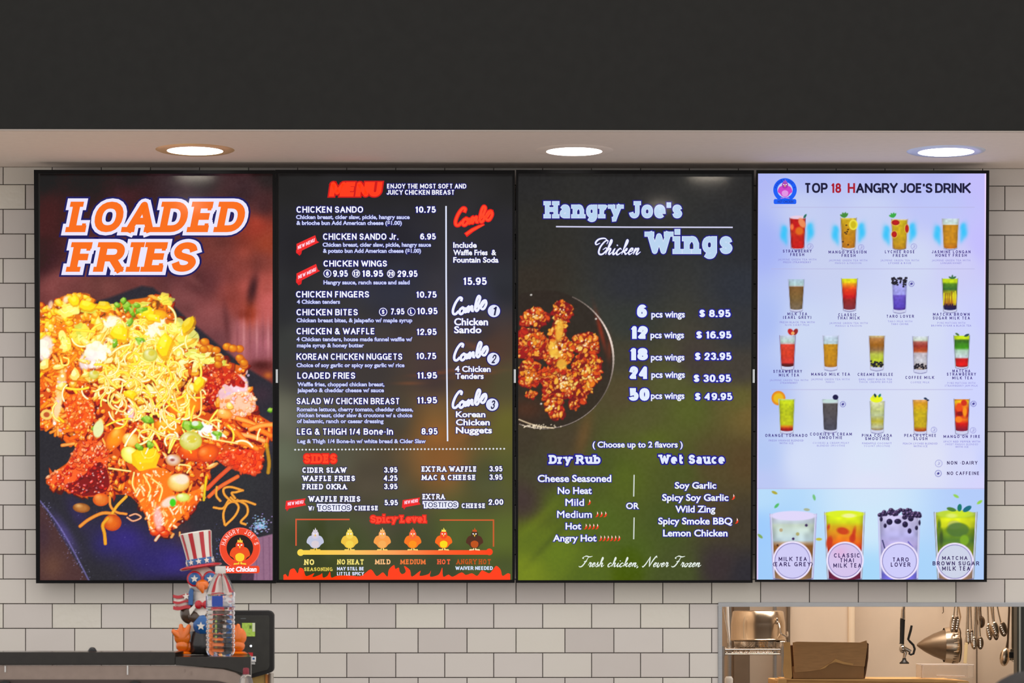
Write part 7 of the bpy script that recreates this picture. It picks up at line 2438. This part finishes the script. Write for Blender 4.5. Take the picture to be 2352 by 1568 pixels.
M_GL = mat('shaker_glass', (240, 236, 234), .05, trans=.9, ior=1.3)
MB().lathe([(0, 0), (15 * kJ, 0), (17 * kJ, 4 * kJ), (17 * kJ, jz(1575)), (15 * kJ, jz(1560)), (9 * kJ, jz(1549)), (6 * kJ, jz(1547)), (0, jz(1547))], 28).build('glass_body', M_GL, jr, smooth=True)
MB().lathe([(0, jz(1549)), (7 * kJ, jz(1549)), (7.4 * kJ, jz(1546)), (7 * kJ, jz(1536)), (5.8 * kJ, jz(1533.5)), (0, jz(1533))], 24).build('cap', mat('cap_dark_red', (128, 26, 44), .35), jr, smooth=True)
MB().tube([(-.004, -.009, jz(1557)), (.004, -.011, jz(1550)), (.011, -.009, jz(1552))], .0014, 8).build('wire_clip', M_CHROME, jr, smooth=True)

# ------------------------------------------------------------------ person standing close to the camera, only the crown of the head in view
YH = 3.9
hx = P(2372, 1545, YH).x
hz = P(2330, 1541, YH).z
M_HAIR = mat('dark_hair', (30, 22, 18), .6, noise=.25, nscale=60, stretch=(1, 1, .2))
M_SKIN = mat('skin', (186, 140, 116), .55)
M_SHIRT = mat('dark_shirt', (52, 52, 58), .8)
pe = empty('person', (hx, YH, 0))
tag(pe, 'person with dark hair standing near the camera, head top in the corner', 'person')
H = hz - .012
sk = bpy.data.meshes.new('body')
J = [((0, 0, H * .52), .12), ((0, 0, H * .62), .115), ((0, 0, H * .74), .13), ((0, 0, H * .815), .075), ((0, .01, H * .86), .05), ((0, .015, H * .905), .075), ((0, .01, H * .955), .07),
     ((.16, 0, H * .80), .052), ((.2, .01, H * .64), .042), ((.19, -.04, H * .49), .03), ((-.16, 0, H * .80), .052), ((-.2, .01, H * .64), .042), ((-.19, -.04, H * .49), .03),
     ((.09, 0, H * .47), .085), ((.1, .01, H * .27), .055), ((.1, .02, .06), .04), ((.1, -.12, .035), .03), ((-.09, 0, H * .47), .085), ((-.1, .01, H * .27), .055), ((-.1, .02, .06), .04), ((-.1, -.12, .035), .03)]
Ed = [(0, 1), (1, 2), (2, 3), (3, 4), (4, 5), (5, 6), (2, 7), (7, 8), (8, 9), (2, 10), (10, 11), (11, 12), (0, 13), (13, 14), (14, 15), (15, 16), (0, 17), (17, 18), (18, 19), (19, 20)]
for sg, base in ((1, 9), (-1, 12)):
    bx0, by0, bz0 = J[base][0]
    for i, (dx, L_) in enumerate(((-.018, .075), (-.006, .085), (.006, .08), (.018, .065))):
        n0 = len(J)
        J.append(((bx0 + dx * .8, by0 - .01 + dx * .3, bz0 - .06), .011))
        J.append(((bx0 + dx * 1.2, by0 - .03 + dx * .3, bz0 - .06 - L_), .0075))
        Ed += [(base, n0), (n0, n0 + 1)]
    n0 = len(J)
    J.append(((bx0 - sg * .03, by0 - .04, bz0 - .07), .009))
    Ed.append((base, n0))
sk.from_pydata([j[0] for j in J], Ed, [])
bo = bpy.data.objects.new('body', sk)
COL.objects.link(bo)
bo.parent = pe
sm = bo.modifiers.new('skin', 'SKIN')
sv = sk.skin_vertices[0].data
for i, j in enumerate(J):
    sv[i].radius = (j[1], j[1] * (.75 if i in (1, 2) else 1))
sv[0].use_root = True
bo.modifiers.new('sub', 'SUBSURF').render_levels = 2
sk.materials.append(M_SKIN)
sm.use_smooth_shade = True
hm = MB().ball((0, .02, H - .092), (.082, .1, .104), 32, 20)
hm.ball((0, .05, H - .13), (.083, .085, .1), 28, 16)
hm.build('hair', M_HAIR, pe, smooth=True)


MB().lathe([(.062, H * .815), (.10, H * .80), (.185, H * .77), (.18, H * .62), (.165, H * .50), (.17, H * .47)], 32).build('shirt', M_SHIRT, pe, smooth=True)
MB().tube([(.15, 0, H * .795), (.2, .01, H * .66)], [.07, .06], 14).tube([(-.15, 0, H * .795), (-.2, .01, H * .66)], [.07, .06], 14).build('sleeves', M_SHIRT, pe, smooth=True)
MB().tube([(.09, 0, H * .5), (.1, .01, H * .27), (.1, .02, .07)], [.105, .075, .062], 16).tube([(-.09, 0, H * .5), (-.1, .01, H * .27), (-.1, .02, .07)], [.105, .075, .062], 16).build('trousers', mat('dark_trousers', (40, 42, 50), .85), pe, smooth=True)
